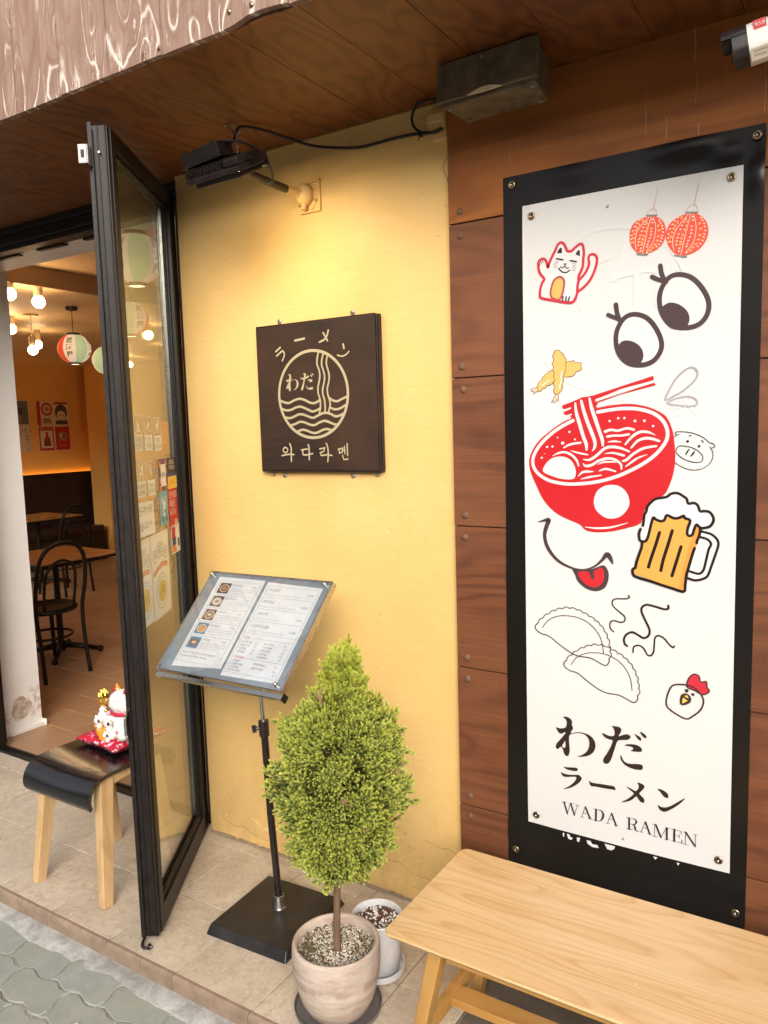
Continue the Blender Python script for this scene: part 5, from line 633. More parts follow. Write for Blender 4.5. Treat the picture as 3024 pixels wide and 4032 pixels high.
def icon(x0,x1,z0,z1,l1,l2,kind,fn):
    mb=MB(); w_=x1-x0;h=z1-z0; cx_=(x0+x1)/2; zs=z0+h*.44
    outer=rrect(x0,z0,x1,z1,.014)
    poly(mb,[p for p in rrect(x0,z0,x1,zs,.010)],fn,.0003); 
    strk(mb,rrect(x0+.0012,z0+.0012,x1-.0012,z1-.0012,.013),.0028,fn,.0004,0,True,False)
    strk(mb,[(x0,zs),(x1,zs)],.003,fn,.0005,0,False,False)
    # pictogram
    c=(cx_,z0+h*.72); s_=w_*.30
    S=lambda P:[(c[0]+a*s_,c[1]+b*s_) for a,b in P]
    if kind=='food': strk(mb,S([(-1.0,1),(.9,-1)]),.004,fn,.0005,0,False,False); poly(mb,S([(-.2,.2),(.6,.2),(.45,-.9),(-.1,-.9)]),fn,.0005); poly(mb,S([(-.9,-.5),(-.3,-.5),(-.3,-.9),(-.9,-.9)]),fn,.0005); poly(mb,S([(-.9,-.35),(-.6,0),(-.3,-.35)]),fn,.0005)
    if kind=='cctv': poly(mb,S([(-.5,-.1),(.45,.65),(.75,.25),(-.15,-.5)]),fn,.0005); strk(mb,S([(.2,-.1),(.4,-.7),(.9,-.75)]),.004,fn,.0005,0,False,False); [strk(mb,S([(-.6,-.3-.25*k),(-1,-.4-.3*k)]),.002,fn,.0005,0,False,False) for k in range(3)]
    if kind=='pet': poly(mb,S([(-.7,.4),(.2,.4),(.35,.95),(.9,.8),(.8,.4),(.55,.35),(.5,-.9),(.25,-.9),(.2,-.2),(-.4,-.2),(-.45,-.9),(-.7,-.9)]),fn,.0005)
    if kind=='cool':
        for k in range(6): a=PI*k/6; strk(mb,S([(-.3-.6*math.cos(a),-.1-.6*math.sin(a)),(-.3+.6*math.cos(a),-.1+.6*math.sin(a))]),.0035,fn,.0005,0,False,False)
        strk(mb,S([(.6,-.6),(.6,.9)]),.005,fn,.0005,0,False,False); poly(mb,S([(.4,-.8),(.8,-.8),(.8,-.4),(.4,-.4)]),fn,.0005)
    if kind=='scoot': 
        for k in (-.55,.6): strk(mb,S([(k+.3*math.cos(a),-.75+.3*math.sin(a)) for a in np.linspace(0,2*PI,9)[:-1]]),.0028,fn,.0005,0,True,False)
        poly(mb,S([(-.8,-.4),(.7,-.4),(.7,-.1),(.1,-.1),(-.1,-.25),(-.35,.6),(-.7,.6),(-.5,.4)]),fn,.0005); poly(mb,S([(0,0),(.8,0),(.8,.8),(0,.8)]),fn,.0005)
    if kind=='wifi':
        for r_ in (.35,.7,1.05): strk(mb,S([(r_*math.cos(a),-.5+r_*1.1*math.sin(a)) for a in np.linspace(R(45),R(135),7)]),.0045,fn,.0005,0,False,False)
        poly(mb,S([(-.15,-.7),(.15,-.7),(.15,-.4),(-.15,-.4)]),fn,.0005)
    put_text(mb,l1,cx_,z0+h*.30,.021,fn,.0009,1,maxw=w_*.82); put_text(mb,l2,cx_,z0+h*.12,.021,fn,.0009,1,maxw=w_*.82)
    return mb
fn=dfn()
for (x0,x1,z0,z1,l1,l2,k_,lab) in [(.059,.092,1.540,1.651,'OOLING','냉방중','cool','white COOLING sticker half hidden by the door stile'),(.126,.208,1.538,1.650,'외부음식','반입금지','food','white no outside food sticker on the door'),
  (.230,.314,1.536,1.648,'CCTV','작동중','cctv','white CCTV camera sticker on the door'),(.336,.418,1.533,1.646,'PETS','WELCOME','pet','white PETS WELCOME dog sticker on the door'),
  (.126,.212,1.390,1.503,'DELIVERY','포장배달','scoot','white DELIVERY scooter sticker on the door'),(.232,.316,1.387,1.502,'Wi-Fi','무선인터넷','wifi','white Wi-Fi sticker on the door')]:
    o=icon(x0,x1,z0,z1,l1,l2,k_,fn).build('icon_sticker',[film,txt_dim],DR); o['label']=lab
def card(name,lab,x0,x1,z0,z1,cols,draw,y=.0222,r=.004):
    mb=MB(); f=dfn(y); poly(mb,rrect(x0,z0,x1,z1,r),f,.0006,0); draw(mb,f,x0,x1,z0,z1)
    o=mb.build(name,cols,DR); o['label']=lab; return o
P=lambda n,c,r=.45:plain(n,c,r,var=.02)
cW=P('label_white',(.75,.73,.70)); cK=P('label_black',(.03,.025,.03)); cR=P('label_red',(.52,.022,.025)); cB=P('label_blue',(.16,.38,.46)); cO=P('label_orange',(.62,.24,.035)); cY=P('label_yellow',(.75,.50,.08)); cP=P('label_purple',(.14,.06,.16)); cN=P('label_navy',(.03,.06,.18)); cPk=P('label_pink',(.6,.25,.3))
def dr(mb,f,a,b,c,d):
    put_text(mb,'SHUTTLE',(a+b)/2,c+(d-c)*.66,.026,f,.001,1,maxw=(b-a)*.8); poly(mb,[(a+.02,c+.038),(b-.03,c+.038),(b-.03,c+.048),(a+.02,c+.048)],f,.001,1)
card('shuttle_card','orange SHUTTLE card taped to the glass',.432,.555,1.516,1.632,[cO,P('pale_orange',(.72,.42,.14))],dr,.0325,.002)
def dr(mb,f,a,b,c,d):
    for k,i in ((0,2),(1,3),(2,4),(3,2)): poly(mb,[(a,c+(d-c)*k*.25),(a+.02,c+(d-c)*k*.25),(a+.02,c+(d-c)*(k*.25+.2)),(a,c+(d-c)*(k*.25+.2))],f,.0009,i); poly(mb,[(b-.018,c+(d-c)*(k*.25+.04)),(b,c+(d-c)*(k*.25+.04)),(b,c+(d-c)*(k*.25+.22)),(b-.018,c+(d-c)*(k*.25+.22))],f,.0009,4-i%3)
    poly(mb,[(a+.017,c+.018),(b-.016,c+.018),(b-.016,d-.018),(a+.017,d-.018)],f,.0012,1); put_text(mb,'제로페이',(a+b)/2,(c+d)/2,.02,f,.0016,5,bold=.02,maxw=(b-a)*.5)
card('payment_sticker','purple edged pay sticker with a white square',.366,.460,1.390,1.502,[cP,cW,cO,cPk,cN,cK],dr)
def dr(mb,f,a,b,c,d):
    poly(mb,[(a,c+.003),(b,c+.003),(b,c+.048),(a,c+.048)],f,.0009,1); poly(mb,[(a,c+.048),(b,c+.048),(b,c+.06),(a,c+.06)],f,.0009,3)
    put_text(mb,'SEOUL',(a+b)/2,d-.016,.022,f,.0012,2,bold=.03,maxw=.06); put_text(mb,'MY SOUL',(a+b)/2,d-.036,.022,f,.0012,2,bold=.03,maxw=.07)
    strk(mb,[(a+.03,c+.02),(a+.05,c+.035),(a+.07,c+.025)],.006,f,.0012,4)
card('city_pass_sticker','black and yellow city slogan sticker on the glass',.466,.585,1.388,1.503,[cK,cY,cW,cN,cO],dr)
def dr(mb,f,a,b,c,d):
    put_text(mb,'배 민',(a+b)/2,d-.035,.034,f,.001,1,bold=.03,maxw=(b-a)*.8)
    cx_=(a+b)/2; poly(mb,[(cx_-.014,c+.03),(cx_+.012,c+.028),(cx_+.018,c+.075),(cx_-.006,c+.09)],f,.0011,1)
    for k in (-.02,.022): strk(mb,[(cx_+k+.008*math.cos(q),c+.02+.008*math.sin(q)) for q in np.linspace(0,2*PI,9)[:-1]],.005,f,.0013,2,True,False)
    strk(mb,[(cx_-.006,c+.04),(cx_+.012,c+.05),(cx_+.02,c+.03)],.006,f,.0013,2)
card('delivery_sticker','pale blue delivery rider sticker on the glass',.350,.452,1.275,1.392,[cB,cW,cK],dr)
def dr(mb,f,a,b,c,d):
    for k,s_ in enumerate(('인기맛집','배달은','요기요')): put_text(mb,s_,a+.012,d-.024-.031*k,.028,f,.001,1,bold=.02,left=True,maxw=(b-a)*.8)
    for k in range(3): strk(mb,[(b-.045+.014*k,c+.012),(b-.045+.014*k,c+.03)],.007,f,.001,1,False,False)
card('red_delivery_sticker','red delivery sticker with white lettering',.462,.578,1.246,1.392,[cR,cW],dr)
def dr(mb,f,a,b,c,d):
    poly(mb,[(a+.006,c+.05),(a+.05,c+.04),(a+.06,d-.012),(a+.012,d-.008)],f,.001,1); poly(mb,[(a+.006,c+.004),(a+.07,c+.004),(a+.05,c+.035),(a+.01,c+.03)],f,.001,2); poly(mb,[(a+.012,c+.03),(a+.06,c+.03),(a+.06,c+.06),(a+.012,c+.055)],f,.0013,3); poly(mb,[(a+.085,c+.02),(b-.008,c+.02),(b-.008,c+.05),(a+.085,c+.05)],f,.001,3)
card('card_brand_sticker','small white sticker with orange and blue picture',.468,.583,1.156,1.261,[cW,cR,cO,cN],dr)
paper=P('note_paper',(.72,.70,.58),.8); pencil=P('pencil_grey',(.22,.20,.15),.8)
mb=MB(); f=dfn(.0222); poly(mb,[(.075,1.378),(.281,1.370),(.283,1.262),(.075,1.268)],f,.0006,0)
put_text(mb,'용산구청 식권',.178,1.345,.030,f,.001,1,maxw=.17); put_text(mb,'받습니다 ^^',.178,1.295,.030,f,.001,1,maxw=.15)
o=mb.build('handwritten_note',[paper,pencil],DR); o['label']='pale handwritten note taped to the glass'
noodle=P('noodle_print',(.62,.50,.17),.7); rib_=P('ribbon_print',(.62,.30,.16),.7); pat=P('bowl_rim_print',(.55,.55,.48),.7); sepia=P('sepia_line',(.42,.34,.22),.7)
def poster(x0,x1,z0,z1,cut,lab,t1):
    mb=MB(); f=dfn(.0222); poly(mb,[(x0,z0),(x1,z0),(x1,z1),(x0,z1)],f,.0006,0)
    strk(mb,[(x0+.006,z0+.006),(x1-.008,z0+.006),(x1-.008,z1-.008),(x0+.006,z1-.008)],.0015,f,.0009,4,True,False)
    cx_=(x0+x1)/2; cz_=z0+.085; rx=.072
    E=lambda r,off,mi:poly(mb,[(max(x0+.002,cx_+r*math.cos(a)),cz_+r*.86*math.sin(a)) for a in np.linspace(0,2*PI,25)[:-1]],f,off,mi)
    E(rx,.0010,3);E(rx*.90,.0013,0);E(rx*.80,.0016,3);E(rx*.74,.0019,0);E(rx*.62,.0022,1)
    for k in range(5): strk(mb,[(cx_-.03+.006*k,cz_-.02+.01*k),(cx_+.01,cz_+.004*k),(cx_+.03,cz_+.012*k-.02)],.003,f,.0026,5)
    strk(mb,[(x0+.02,cz_+.068),(cx_,cz_+.088),(x1-.03,cz_+.084)],.017,f,.0010,2)
    put_text(mb,'담백하고 쫄깃한 면',cx_,cz_+.086,.010,f,.0014,0,maxw=.1)
    n=len(t1)
    for k,ch in enumerate(t1):
        px=x0+(x1-x0)*(.2+.6*k/max(1,n-1)); pz=z1-.075+(.012 if 0<k<n-1 else 0)
        strk(mb,[(px+.019*math.cos(a),pz+.021*math.sin(a)) for a in np.linspace(0,2*PI,15)[:-1]],.003,f,.0010,4,True,False); put_text(mb,ch,px,pz,.024,f,.0012,4,bold=.02)
    put_text(mb,'신메뉴 출시',cx_,z1-.036,.012,f,.001,4,maxw=.08)
    o=mb.build('menu_poster',[paper,noodle,rib_,pat,sepia,P('noodle_dark',(.52,.37,.09),.7)],DR); o['label']=lab
poster(.059,.216,.978,1.257,0,'left noodle poster behind the door glass','제소바')
poster(.219,.424,.972,1.257,0,'right noodle poster behind the door glass','마제소바')
# ============================================================ BANNERS
def eyelet(parent,x,z,y,screw=True,r=.0105):
    mb=MB(); T=Matrix.Rotation(R(90),4,'X')
    mb.lathe([(r*.52,.0005),(r*.56,.0022),(r*.8,.0026),(r,.0012),(r*1.02,0)],(x,y,z),20,T); e=mb.build('eyelet',MT['brass'],parent,smooth=True)
    MB().lathe([(.0001,.0006),(r*.55,.0006)],(x,y,z),16,T).build('eyelet_hole',MT['seal'],e)
    if screw: MB().lathe([(.0001,.006),(r*.28,.0055),(r*.34,.0035),(r*.34,0)],(x-.001,y,z-.001),10,T).build('screw',MT['steel'],e,smooth=True)
bk=thing('black_banner','large glossy black vinyl banner screwed to the brown cladding behind the white banner','banner',(-.57,2.085,.26))
mb=MB(); nx,nz=44,120; bx0,bx1,bz0,bz1=-.906,-.245,.262,2.266
def bky(u,v):
    y=2.0872
    y-= .013*math.exp(-((u-.74)/.11)**2-((v-.992)/.010)**2)+.014*math.exp(-((u-.975)/.022)**2-((v-.945)/.018)**2)+.008*math.exp(-((u-.88)/.05)**2-((v-.975)/.008)**2)
    y-= .004*math.exp(-((u-.30)/.08)**2-((v-.988)/.009)**2)
    y-= .016*math.exp(-((u-.55)/.38)**2-((v+.01)/.035)**2)+.003*math.exp(-((v-.05)/.015)**2)
    y-= .0015*math.sin(v*19+u*3)*max(0,abs(u-.5)-.38)*6
    return y
for k in range(nz+1):
    for i in range(nx+1):
        u=i/nx;v=k/nz
        x=bx0+(bx1-bx0)*u-.012*(1-v)*0; x+= (-.010*(1-v) if False else 0)
        z=bz0+(bz1-bz0)*v+.010*math.sin(PI*u)*(-1 if v<.02 else 0)*(1-v/.02 if v<.02 else 0)
        mb.add([(x+(-.008*(1-v)),bky(u,v),z)],[])
for k in range(nz):
    for i in range(nx): a=k*(nx+1)+i; mb.f.append([a,a+1,a+nx+2,a+nx+1]); mb.mi.append(0)
o=mb.build('vinyl_sheet',MT['vinyl_black'],bk,smooth=True)
for x,z in [(-.878,2.243),(-.263,2.240),(-.889,.306),(-.276,.301)]: eyelet(bk,x,z,2.078 if z>2 and x>-.5 else 2.083)
# white print on the black banner peeping out below the white banner
for pts in [[(-.742,.398),(-.738,.398),(-.738,.386),(-.742,.388)],[(-.730,.398),(-.726,.384),(-.716,.383),(-.712,.390),(-.719,.391),(-.722,.398)],[(-.700,.395),(-.690,.396),(-.694,.382),(-.700,.384)],[(-.672,.394),(-.668,.384),(-.655,.378),(-.636,.380),(-.640,.388),(-.655,.387),(-.660,.395)],[(-.620,.398),(-.612,.384),(-.600,.383),(-.592,.390),(-.590,.398)],[(-.486,.398),(-.480,.390),(-.474,.398)],[(-.424,.398),(-.421,.390),(-.416,.398)]]:
    frag=MB(); poly(frag,pts,lambda x,z,o:Vector((x,2.0852-o,z-.001)),.0006); frag.build('letter_fragment',INK['white'],bk)
wb=thing('white_banner','white ramen shop banner with a red noodle bowl, eyes and beer mug drawings','banner',(-.57,2.08,.404))
wx0,wx1,wz0,wz1=-.849,-.292,.404,2.181
mb=MB(); nx,nz=24,76
for k in range(nz+1):
    for i in range(nx+1):
        u=i/nx;v=k/nz; y=2.0842
        for (a,b) in ((0,0),(1,0),(0,1),(1,1)): y+=.0018*math.exp(-((u-a)/.09)**2-((v-b)/.028)**2)
        y-=.0025*math.exp(-((v)/.02)**2)*math.sin(PI*u)**2+.0015*math.exp(-((v-1)/.02)**2)*math.sin(PI*u)**2
        mb.add([(wx0+(wx1-wx0)*u+(.004*(1-v) if i==0 else 0)*0,y,wz0+(wz1-wz0)*v)],[])
for k in range(nz):
    for i in range(nx): a=k*(nx+1)+i; mb.f.append([a,a+1,a+nx+2,a+nx+1]); mb.mi.append(0)
mb.build('vinyl_sheet',MT['vinyl_white'],wb,smooth=True)
wfn=lambda x,z,o: Vector((x-.849,2.0832-o-.0022*math.exp(-(z/.036)**2)*math.sin(PI*min(1,max(0,x/.557)))**2,z+.404))
LB=dict(cat_drawing='red outlined waving lucky cat printed on the banner',lantern_drawing='two red paper lanterns printed on the banner',eye_drawing='pair of big cartoon eyes with lashes',sweat_drop_drawing='grey outlined drops',shrimp_drawing='crossed fried shrimps',ramen_bowl_drawing='big red ramen bowl with noodles and chopsticks',beer_mug_drawing='foaming beer mug',pig_drawing='outlined pig face',smile_drawing='grin with red tongue out',steam_drawing='three wavy steam lines',dumpling_drawing='two outlined dumplings',chicken_drawing='chicken head with red comb',brush_letter='large black brush hiragana letter',katakana_letter='smaller black brush katakana letter',serif_lettering='serif lettering WADA RAMEN')
for k_,it in ART.items():
    if k_.startswith('sign'): continue
    print_obj(k_.split('#')[0],it,wfn,wb,label=LB.get(k_.split('#')[0]))
ghost=NT('show_through_print').bsdf((.685,.675,.662),.34,0,.5)
mb=MB()
cxg,czg,rg=.235,1.475,.205
a_=[(cxg+rg*math.cos(q),czg+rg*1.02*math.sin(q)) for q in np.linspace(0,2*PI,49)[:-1]]
strk(mb,a_,.012,wfn,.00015,0,True)
for s_ in ([(.17,1.62),(.20,1.60),(.24,1.61)],[(.29,1.66),(.275,1.60),(.25,1.55)],[(.25,1.555),(.36,1.56),(.362,1.475)],[(.25,1.53),(.25,1.46),(.345,1.46)],[(.31,1.56),(.31,1.46)],[(.28,1.45),(.24,1.38),(.18,1.33)],[(.32,1.45),(.33,1.36),(.40,1.35),(.41,1.40)],[(.15,1.55),(.17,1.48)],[(.20,1.47),(.15,1.38)]): strk(mb,s_,.015,wfn,.0003,0)
put_text(mb,'WADA RAMEN',.285,1.21,.062,wfn,.0003,bold=.02,maxw=.36)
o=mb.build('ghost_print',ghost,wb); o['label']='faint print of the older banner showing through'
for x,z in [(.0266,1.746),(.531,1.7533),(.0262,.0275),(.5297,.0300)]: eyelet(wb,x-.849,z+.404,2.0838)
MB().lathe([(.0001,.003),(.003,.0022),(.0034,0)],(-.612,2.0812,2.140),10,Matrix.Rotation(R(90),4,'X')).build('screw',MT['steel'],wb,smooth=True)
MB().lathe([(.0001,.003),(.003,.0022),(.0034,0)],(-.565,2.081,.428),10,Matrix.Rotation(R(90),4,'X')).build('screw',MT['steel'],wb,smooth=True)
# ============================================================ CARVED SIGN
sg_=thing('wooden_sign','dark square wooden sign with a gold bowl emblem on the mustard wall','sign',(-1.58,2.09,1.448))
dkw=plywood('dark_stained_sign_wood',(.022,.009,.0035),(.007,.003,.0015),'x',5,.65,scl=2.2,streak=.6,light=(.075,.029,.008),bstr=.2)
MB().box(-1.826,-1.343,2.0805,2.101,1.452,1.940).build('sign_board',dkw,sg_,bev=.0025)
mb=MB(); 
for x0,x1,y in ((-1.343,-1.338,2.078),(-1.338,-1.332,2.0825),(-1.332,-1.327,2.088)): mb.box(x0,x1,y,2.101,1.450,1.942)
mb.build('edge_moulding',dkw,sg_,bev=.0015)
mb=MB(); mb.box(-1.831,-1.343,2.084,2.101,1.940,1.9455); mb.box(-1.831,-1.343,2.084,2.101,1.4465,1.452); mb.box(-1.831,-1.826,2.084,2.101,1.452,1.940); mb.build('edge_moulding',dkw,sg_,bev=.0015)
sfn=lambda x,z,o: Vector((x-1.83,2.0803-o,z+1.448))
print_obj('emblem',ART['sign_motif'],sfn,sg_,base=.0006,label='gold circle of noodles and waves')
for k_,l_ in (('sign_katakana','gold lettering ラーメン arched over the emblem'),('sign_hiragana','gold lettering わだ inside the circle'),('sign_hangul','gold lettering 와다라멘 under the emblem')): print_obj(k_.replace('sign_','')+'_lettering',ART[k_],sfn,sg_,base=.0006,label=l_)
for x,z in [(-1.741,1.954),(-1.438,1.954),(-1.746,1.438),(-1.456,1.438),(-1.80,1.437),(-1.362,1.439)]:
    s_=1 if z>1.7 else -1; small=x<-1.79 or x>-1.37
    h=MB(); T=Matrix.Rotation(R(90),4,'X')
    h.lathe([(.0030,.0025),(.0078,.0025),(.0082,.001),(.0082,0)],(x,2.1055,z+.004*s_),14,T) if not small else h.cyl((x-.004,2.1,z),(x+.012,2.1,z),.0035,8)
    hh=h.build('hanger_plate',MT['zinc'],sg_,smooth=not small)
    MB().lathe([(.0001,.0045),(.003,.004),(.0035,.002)],(x,2.1055,z+.004*s_),8,T).build('screw',MT['steel'],hh)
# ============================================================ FLOODLIGHT
fl_=thing('floodlight','black finned floodlight on a bracket arm above the wooden sign','floodlight',(-1.6,2.1,2.348))
FM=Matrix.Translation((-1.612,1.735,2.338))@Matrix.Rotation(R(27),4,'X')@Matrix.Rotation(R(-1),4,'Y')@Matrix.Scale(.90,4)
# local: -z = emitting side, tilted toward the wall
mb=MB(FM); mb.box(-.115,.115,-.070,.070,-.014,.004); mb.box(-.090,-.080,-.056,.056,-.030,-.014); mb.box(.095,.105,-.056,.056,-.030,-.014); mb.box(-.080,.095,-.056,-.050,-.030,-.014); mb.box(-.080,.095,.050,.056,-.022,-.014); mb.build('lamp_housing',MT['black_al2'],fl_,bev=.004)
for k in range(12):
    x=-.112+k*.0135; m_=MB(FM); pf=[(-.066,.004),(-.066,.018),(-.052,.029),(-.030,.033),(.050,.033),(.062,.024),(.066,.004)]
    m_.prism(pf,lambda a,b,c:Vector((c,a,b)),x,x+.0042); m_.build('cooling_fin',MT['black_al2'],fl_)
mb=MB(FM); mb.box(.050,.113,-.062,.062,.004,.030); mb.build('driver_block',MT['black_al2'],fl_,bev=.006)
mb=MB(FM@Matrix.Translation((-.040,-.005,.056))@Matrix.Rotation(R(-9),4,'X')@Matrix.Rotation(R(-3),4,'Y')); mb.box(-.085,.075,-.035,.035,-.018,.022); mb.box(-.090,.080,-.040,.040,-.024,-.018); mb.box(-.078,-.066,-.03,.03,-.034,-.024); mb.build('junction_case',MT['black_al2'],fl_,bev=.003)
mb=MB(FM); mb.box(.118,.122,-.012,.012,-.01,.028); mb.box(.118,.122,-.012,.075,-.010,.016); mb.box(-.122,.122,.071,.0745,-.028,.016); mb.box(-.122,-.118,-.01,.075,-.010,.012); mb.build('yoke_bracket',MT['black_al2'],fl_,bev=.001)
MB(FM).cyl((.116,0,.008),(.130,0,.008),.014,12).build('yoke_knob',MT['black_al'],fl_,smooth='auto')
lens=NT('lit_floodlight_lens'); e_=lens.n('ShaderNodeEmission',_Strength=42.0); e_.inputs[0].default_value=(1,.76,.44,1); lens.l(e_.outputs[0],lens.out.inputs[0])
MB(FM).add([(-.078,-.048,-.0155),(.093,-.048,-.0155),(.093,.048,-.0155),(-.078,.048,-.0155)],[(3,2,1,0)]).build('lamp_lens',lens.m,fl_)
mb=MB(); mb.tube([(-1.612,2.010,2.348),(-1.612,1.93,2.349),(-1.612,1.85,2.350),(-1.612,1.785,2.350)],.0125,12); mb.build('arm',plain('black_taped_pipe',(.025,.017,.010),.45,0,.5,60,.3),fl_,smooth='auto')
mb=MB(); mb.cyl((-1.612,2.078,2.348),(-1.612,2.010,2.348),.0125,12); mb.cyl((-1.612,2.078,2.348),(-1.612,2.060,2.348),.0175,6)
mb.ball((-1.602,2.088,2.345),(.032,.026,.036),16,10); mb.tube([(-1.600,2.085,2.325),(-1.600,2.082,2.297)],.0085,10); mb.lathe([(.0001,.004),(.040,.004),(.042,0)],(-1.604,2.103,2.332),20,Matrix.Rotation(R(90),4,'X'))
mb.build('wall_mount_box',MT['yellow'],fl_,smooth='auto')
mb=MB(); mb.box(-1.630,-1.546,2.098,2.107,2.290,2.297); mb.box(-1.553,-1.546,2.098,2.107,2.297,2.39); mb.box(-1.630,-1.546,2.098,2.107,2.383,2.39); mb.box(-1.630,-1.546,2.103,2.107,2.297,2.383); mb.build('mounting_plate',MT['yellow'],fl_,bev=.002)
mb=MB(); mb.cyl((-1.627,2.099,2.315),(-1.627,2.094,2.315),.003,8); mb.cyl((-1.563,2.097,2.325),(-1.563,2.090,2.325),.004,8); mb.build('screw',MT['steel'],fl_)
mb=MB(); mb.tube([(-1.597,1.768,CZ+.002),(-1.5965,1.766,2.515),(-1.590,1.763,2.45),(-1.578,1.757,2.37)],.0011,5); mb.build('hanging_wire',MT['steel'],fl_)
mb=MB(); q=crom([(-1.575,1.70,2.40),(-1.545,1.74,2.40),(-1.53,1.80,2.385),(-1.545,1.86,2.357),(-1.575,1.90,2.335),(-1.60,1.905,2.338)]); mb.tube(q,.0035,7); mb.build('lead',MT['seal'],fl_,smooth=True)
# ============================================================ CABLES, HOOK, CONDUIT
hk=MB(); hk.tube(crom([(-1.722,1.858,2.516),(-1.712,1.858,2.519),(-1.702,1.861,2.514),(-1.698,1.863,2.500),(-1.690,1.866,2.490),(-1.678,1.870,2.490),(-1.672,1.871,2.497)]),.0032,6)
tag(hk.build('cable_hook',MT['zinc'],None,smooth=True),'small pale hook holding the black cable under the soffit','hook')
q=crom([(-1.62,1.72,2.395),(-1.645,1.79,2.43),(-1.672,1.845,2.462),(-1.680,1.866,2.494),(-1.665,1.872,2.507),(-1.642,1.90,2.507),(-1.610,1.945,2.500),(-1.568,2.0,2.484),(-1.511,2.05,2.466),(-1.389,2.085,2.447),(-1.31,2.09,2.447),(-1.244,2.09,2.447),(-1.166,2.085,2.441),(-1.115,2.08,2.431),(-1.085,2.077,2.434)])
tag(MB().tube(q,.0045,8).build('power_cable',MT['seal'],None,smooth=True),'thick black cable sagging from the floodlight to the speaker','cable')
q=crom([(-1.085,2.068,2.434),(-1.115,2.07,2.428),(-1.150,2.075,2.435),(-1.180,2.078,2.460),(-1.186,2.078,2.490),(-1.165,2.07,2.513),(-1.13,2.05,2.510),(-1.08,2.02,2.495)])
tag(MB().tube(q,.0040,8).build('cable_loop',MT['seal'],None,smooth=True),'coiled black cable loop between yellow wall and speaker','cable')
q2=MB(); q2.box(-1.162,-1.154,2.066,2.084,2.428,2.442); q2.tube([(-1.158,2.074,2.43),(-1.164,2.070,2.415)],.0015,5); tag(q2.build('cable_tie',MT['seal'],None),'black cable tie binding the cable loop beside the speaker','cable tie')
cd=MB(); cd.box(-1.137,-1.081,2.080,2.107,2.444,2.492); cd.box(-1.130,-1.081,2.092,2.107,2.412,2.444); cd.box(-1.137,-1.081,2.074,2.080,2.456,2.482)
tag(cd.build('conduit_box',MT['yellow'],None,bev=.005),'yellow painted conduit box on the wall under the speaker','conduit box')
def wire(pts,lab): tag(MB().tube(crom(pts),.0010,5).build('speaker_wire',plain('thin_wire_grey',(.13,.10,.07),.4),None,smooth=True),lab,'wire','thin wires under the speaker')
wire([(-.97,2.05,2.440),(-.99,2.06,2.430),(-1.012,2.065,2.417),(-1.034,2.07,2.401),(-1.046,2.08,2.383),(-1.059,2.083,2.340),(-1.070,2.082,2.292),(-1.073,2.082,2.26)],'longer thin dark wire hanging below the speaker along the cladding edge')
wire([(-1.046,2.078,2.383),(-1.062,2.082,2.370),(-1.089,2.09,2.346),(-1.093,2.095,2.322),(-1.083,2.095,2.300),(-1.073,2.084,2.268)],'looped thin wire below the speaker over the yellow wall')
# ============================================================ SPEAKER
sp=thing('wall_speaker','dusty black box speaker under the soffit above the banner','speaker',(-.86,1.99,2.41))
spk=plain('dusty_speaker_cloth',(.125,.090,.050),.8,0,.4,26,.2); spb=plain('dusty_speaker_case',(.11,.082,.044),.6,0,.45,30,.15)
SM=Matrix.Translation((-.862,1.895,2.466))@Matrix.Rotation(R(-1.5),4,'Z')@Matrix.Rotation(R(-5),4,'X')
mb=MB(SM); mb.prism([(-.125,0),(.133,0),(.120,.105),(-.108,.105)],lambda a,b,c:Vector((a,b,c)),-.058,.046); mb.build('case',spb,sp,bev=.003)
mb=MB(SM); mb.prism([(-.140,-.048),(.142,-.048),(.142,.050),(-.140,.050)],lambda a,b,c:Vector((a,c,b)),-.012,-.001); mb.build('grille',spk,sp,bev=.004)
mb=MB(SM); P_=[(-.046,-.0495)]+[(-.046+.094*k/10,-.0495+.0105*math.sin(PI*k/10)) for k in range(1,10)]+[(.048,-.0495),(0.001,-.0515)]; mb.prism(P_,lambda a,b,c:Vector((a,c,b)),-.0155,-.012)
mb.build('trim_lip',plain('cream_plastic_lip',(.62,.52,.33),.35),sp)
mb=MB(SM); f_=lambda x,z,o:SM@Vector((x,-.012-o,z)); mt=MB(); put_text(mt,'Britz',.002,.036,.016,f_,.0008,bold=.03); mt.build('badge',plain('silver_badge',(.6,.55,.45),.3,.8),sp)
mb=MB(SM)
for x,y in ((-.110,.012),(-.095,.092),(.118,.012),(.108,.092)): mb.lathe([(.0065,0),(.0065,-.003),(.0001,-.003)],(x,y,-.0585),12)
mb.build('rubber_foot',plain('grey_rubber_foot',(.16,.15,.13),.7),sp)
mb=MB(); mb.box(-.88,-.84,1.99,2.089,2.45,2.49); mb.build('wall_bracket',MT['black_al'],sp)
# ============================================================ CCTV
cc=thing('security_camera','white and black bullet security camera at the upper right edge','camera',(-.15,2.08,2.33))
CM=Matrix.Translation((-.268,1.748,2.3035))@Matrix.Rotation(R(5),4,'Z')@Matrix.Rotation(R(-8),4,'Y')
wh=plain('satin_white_plastic',(.74,.71,.66),.3,0,.03); bkp=plain('satin_black_plastic',(.022,.016,.016),.3)
def cprof(r,n=20,flat=.75): return [(r*math.cos(2*PI*k/n),r*(math.sin(2*PI*k/n))) for k in range(n)]
sq=lambda w_,h_,rr:rrect(-w_/2,-h_/2,w_/2,h_/2,rr,5)
mb=MB(CM); mb.prism(sq(.072,.066,.022),lambda a,b,c:Vector((c,a,b)),.028,.22); mb.build('body',wh,cc,smooth='auto')
mb=MB(CM); mb.prism(sq(.070,.064,.021),lambda a,b,c:Vector((c,a,b)),.0,.0275); mb.build('front_bezel',bkp,cc,smooth='auto')
mb=MB(CM); 
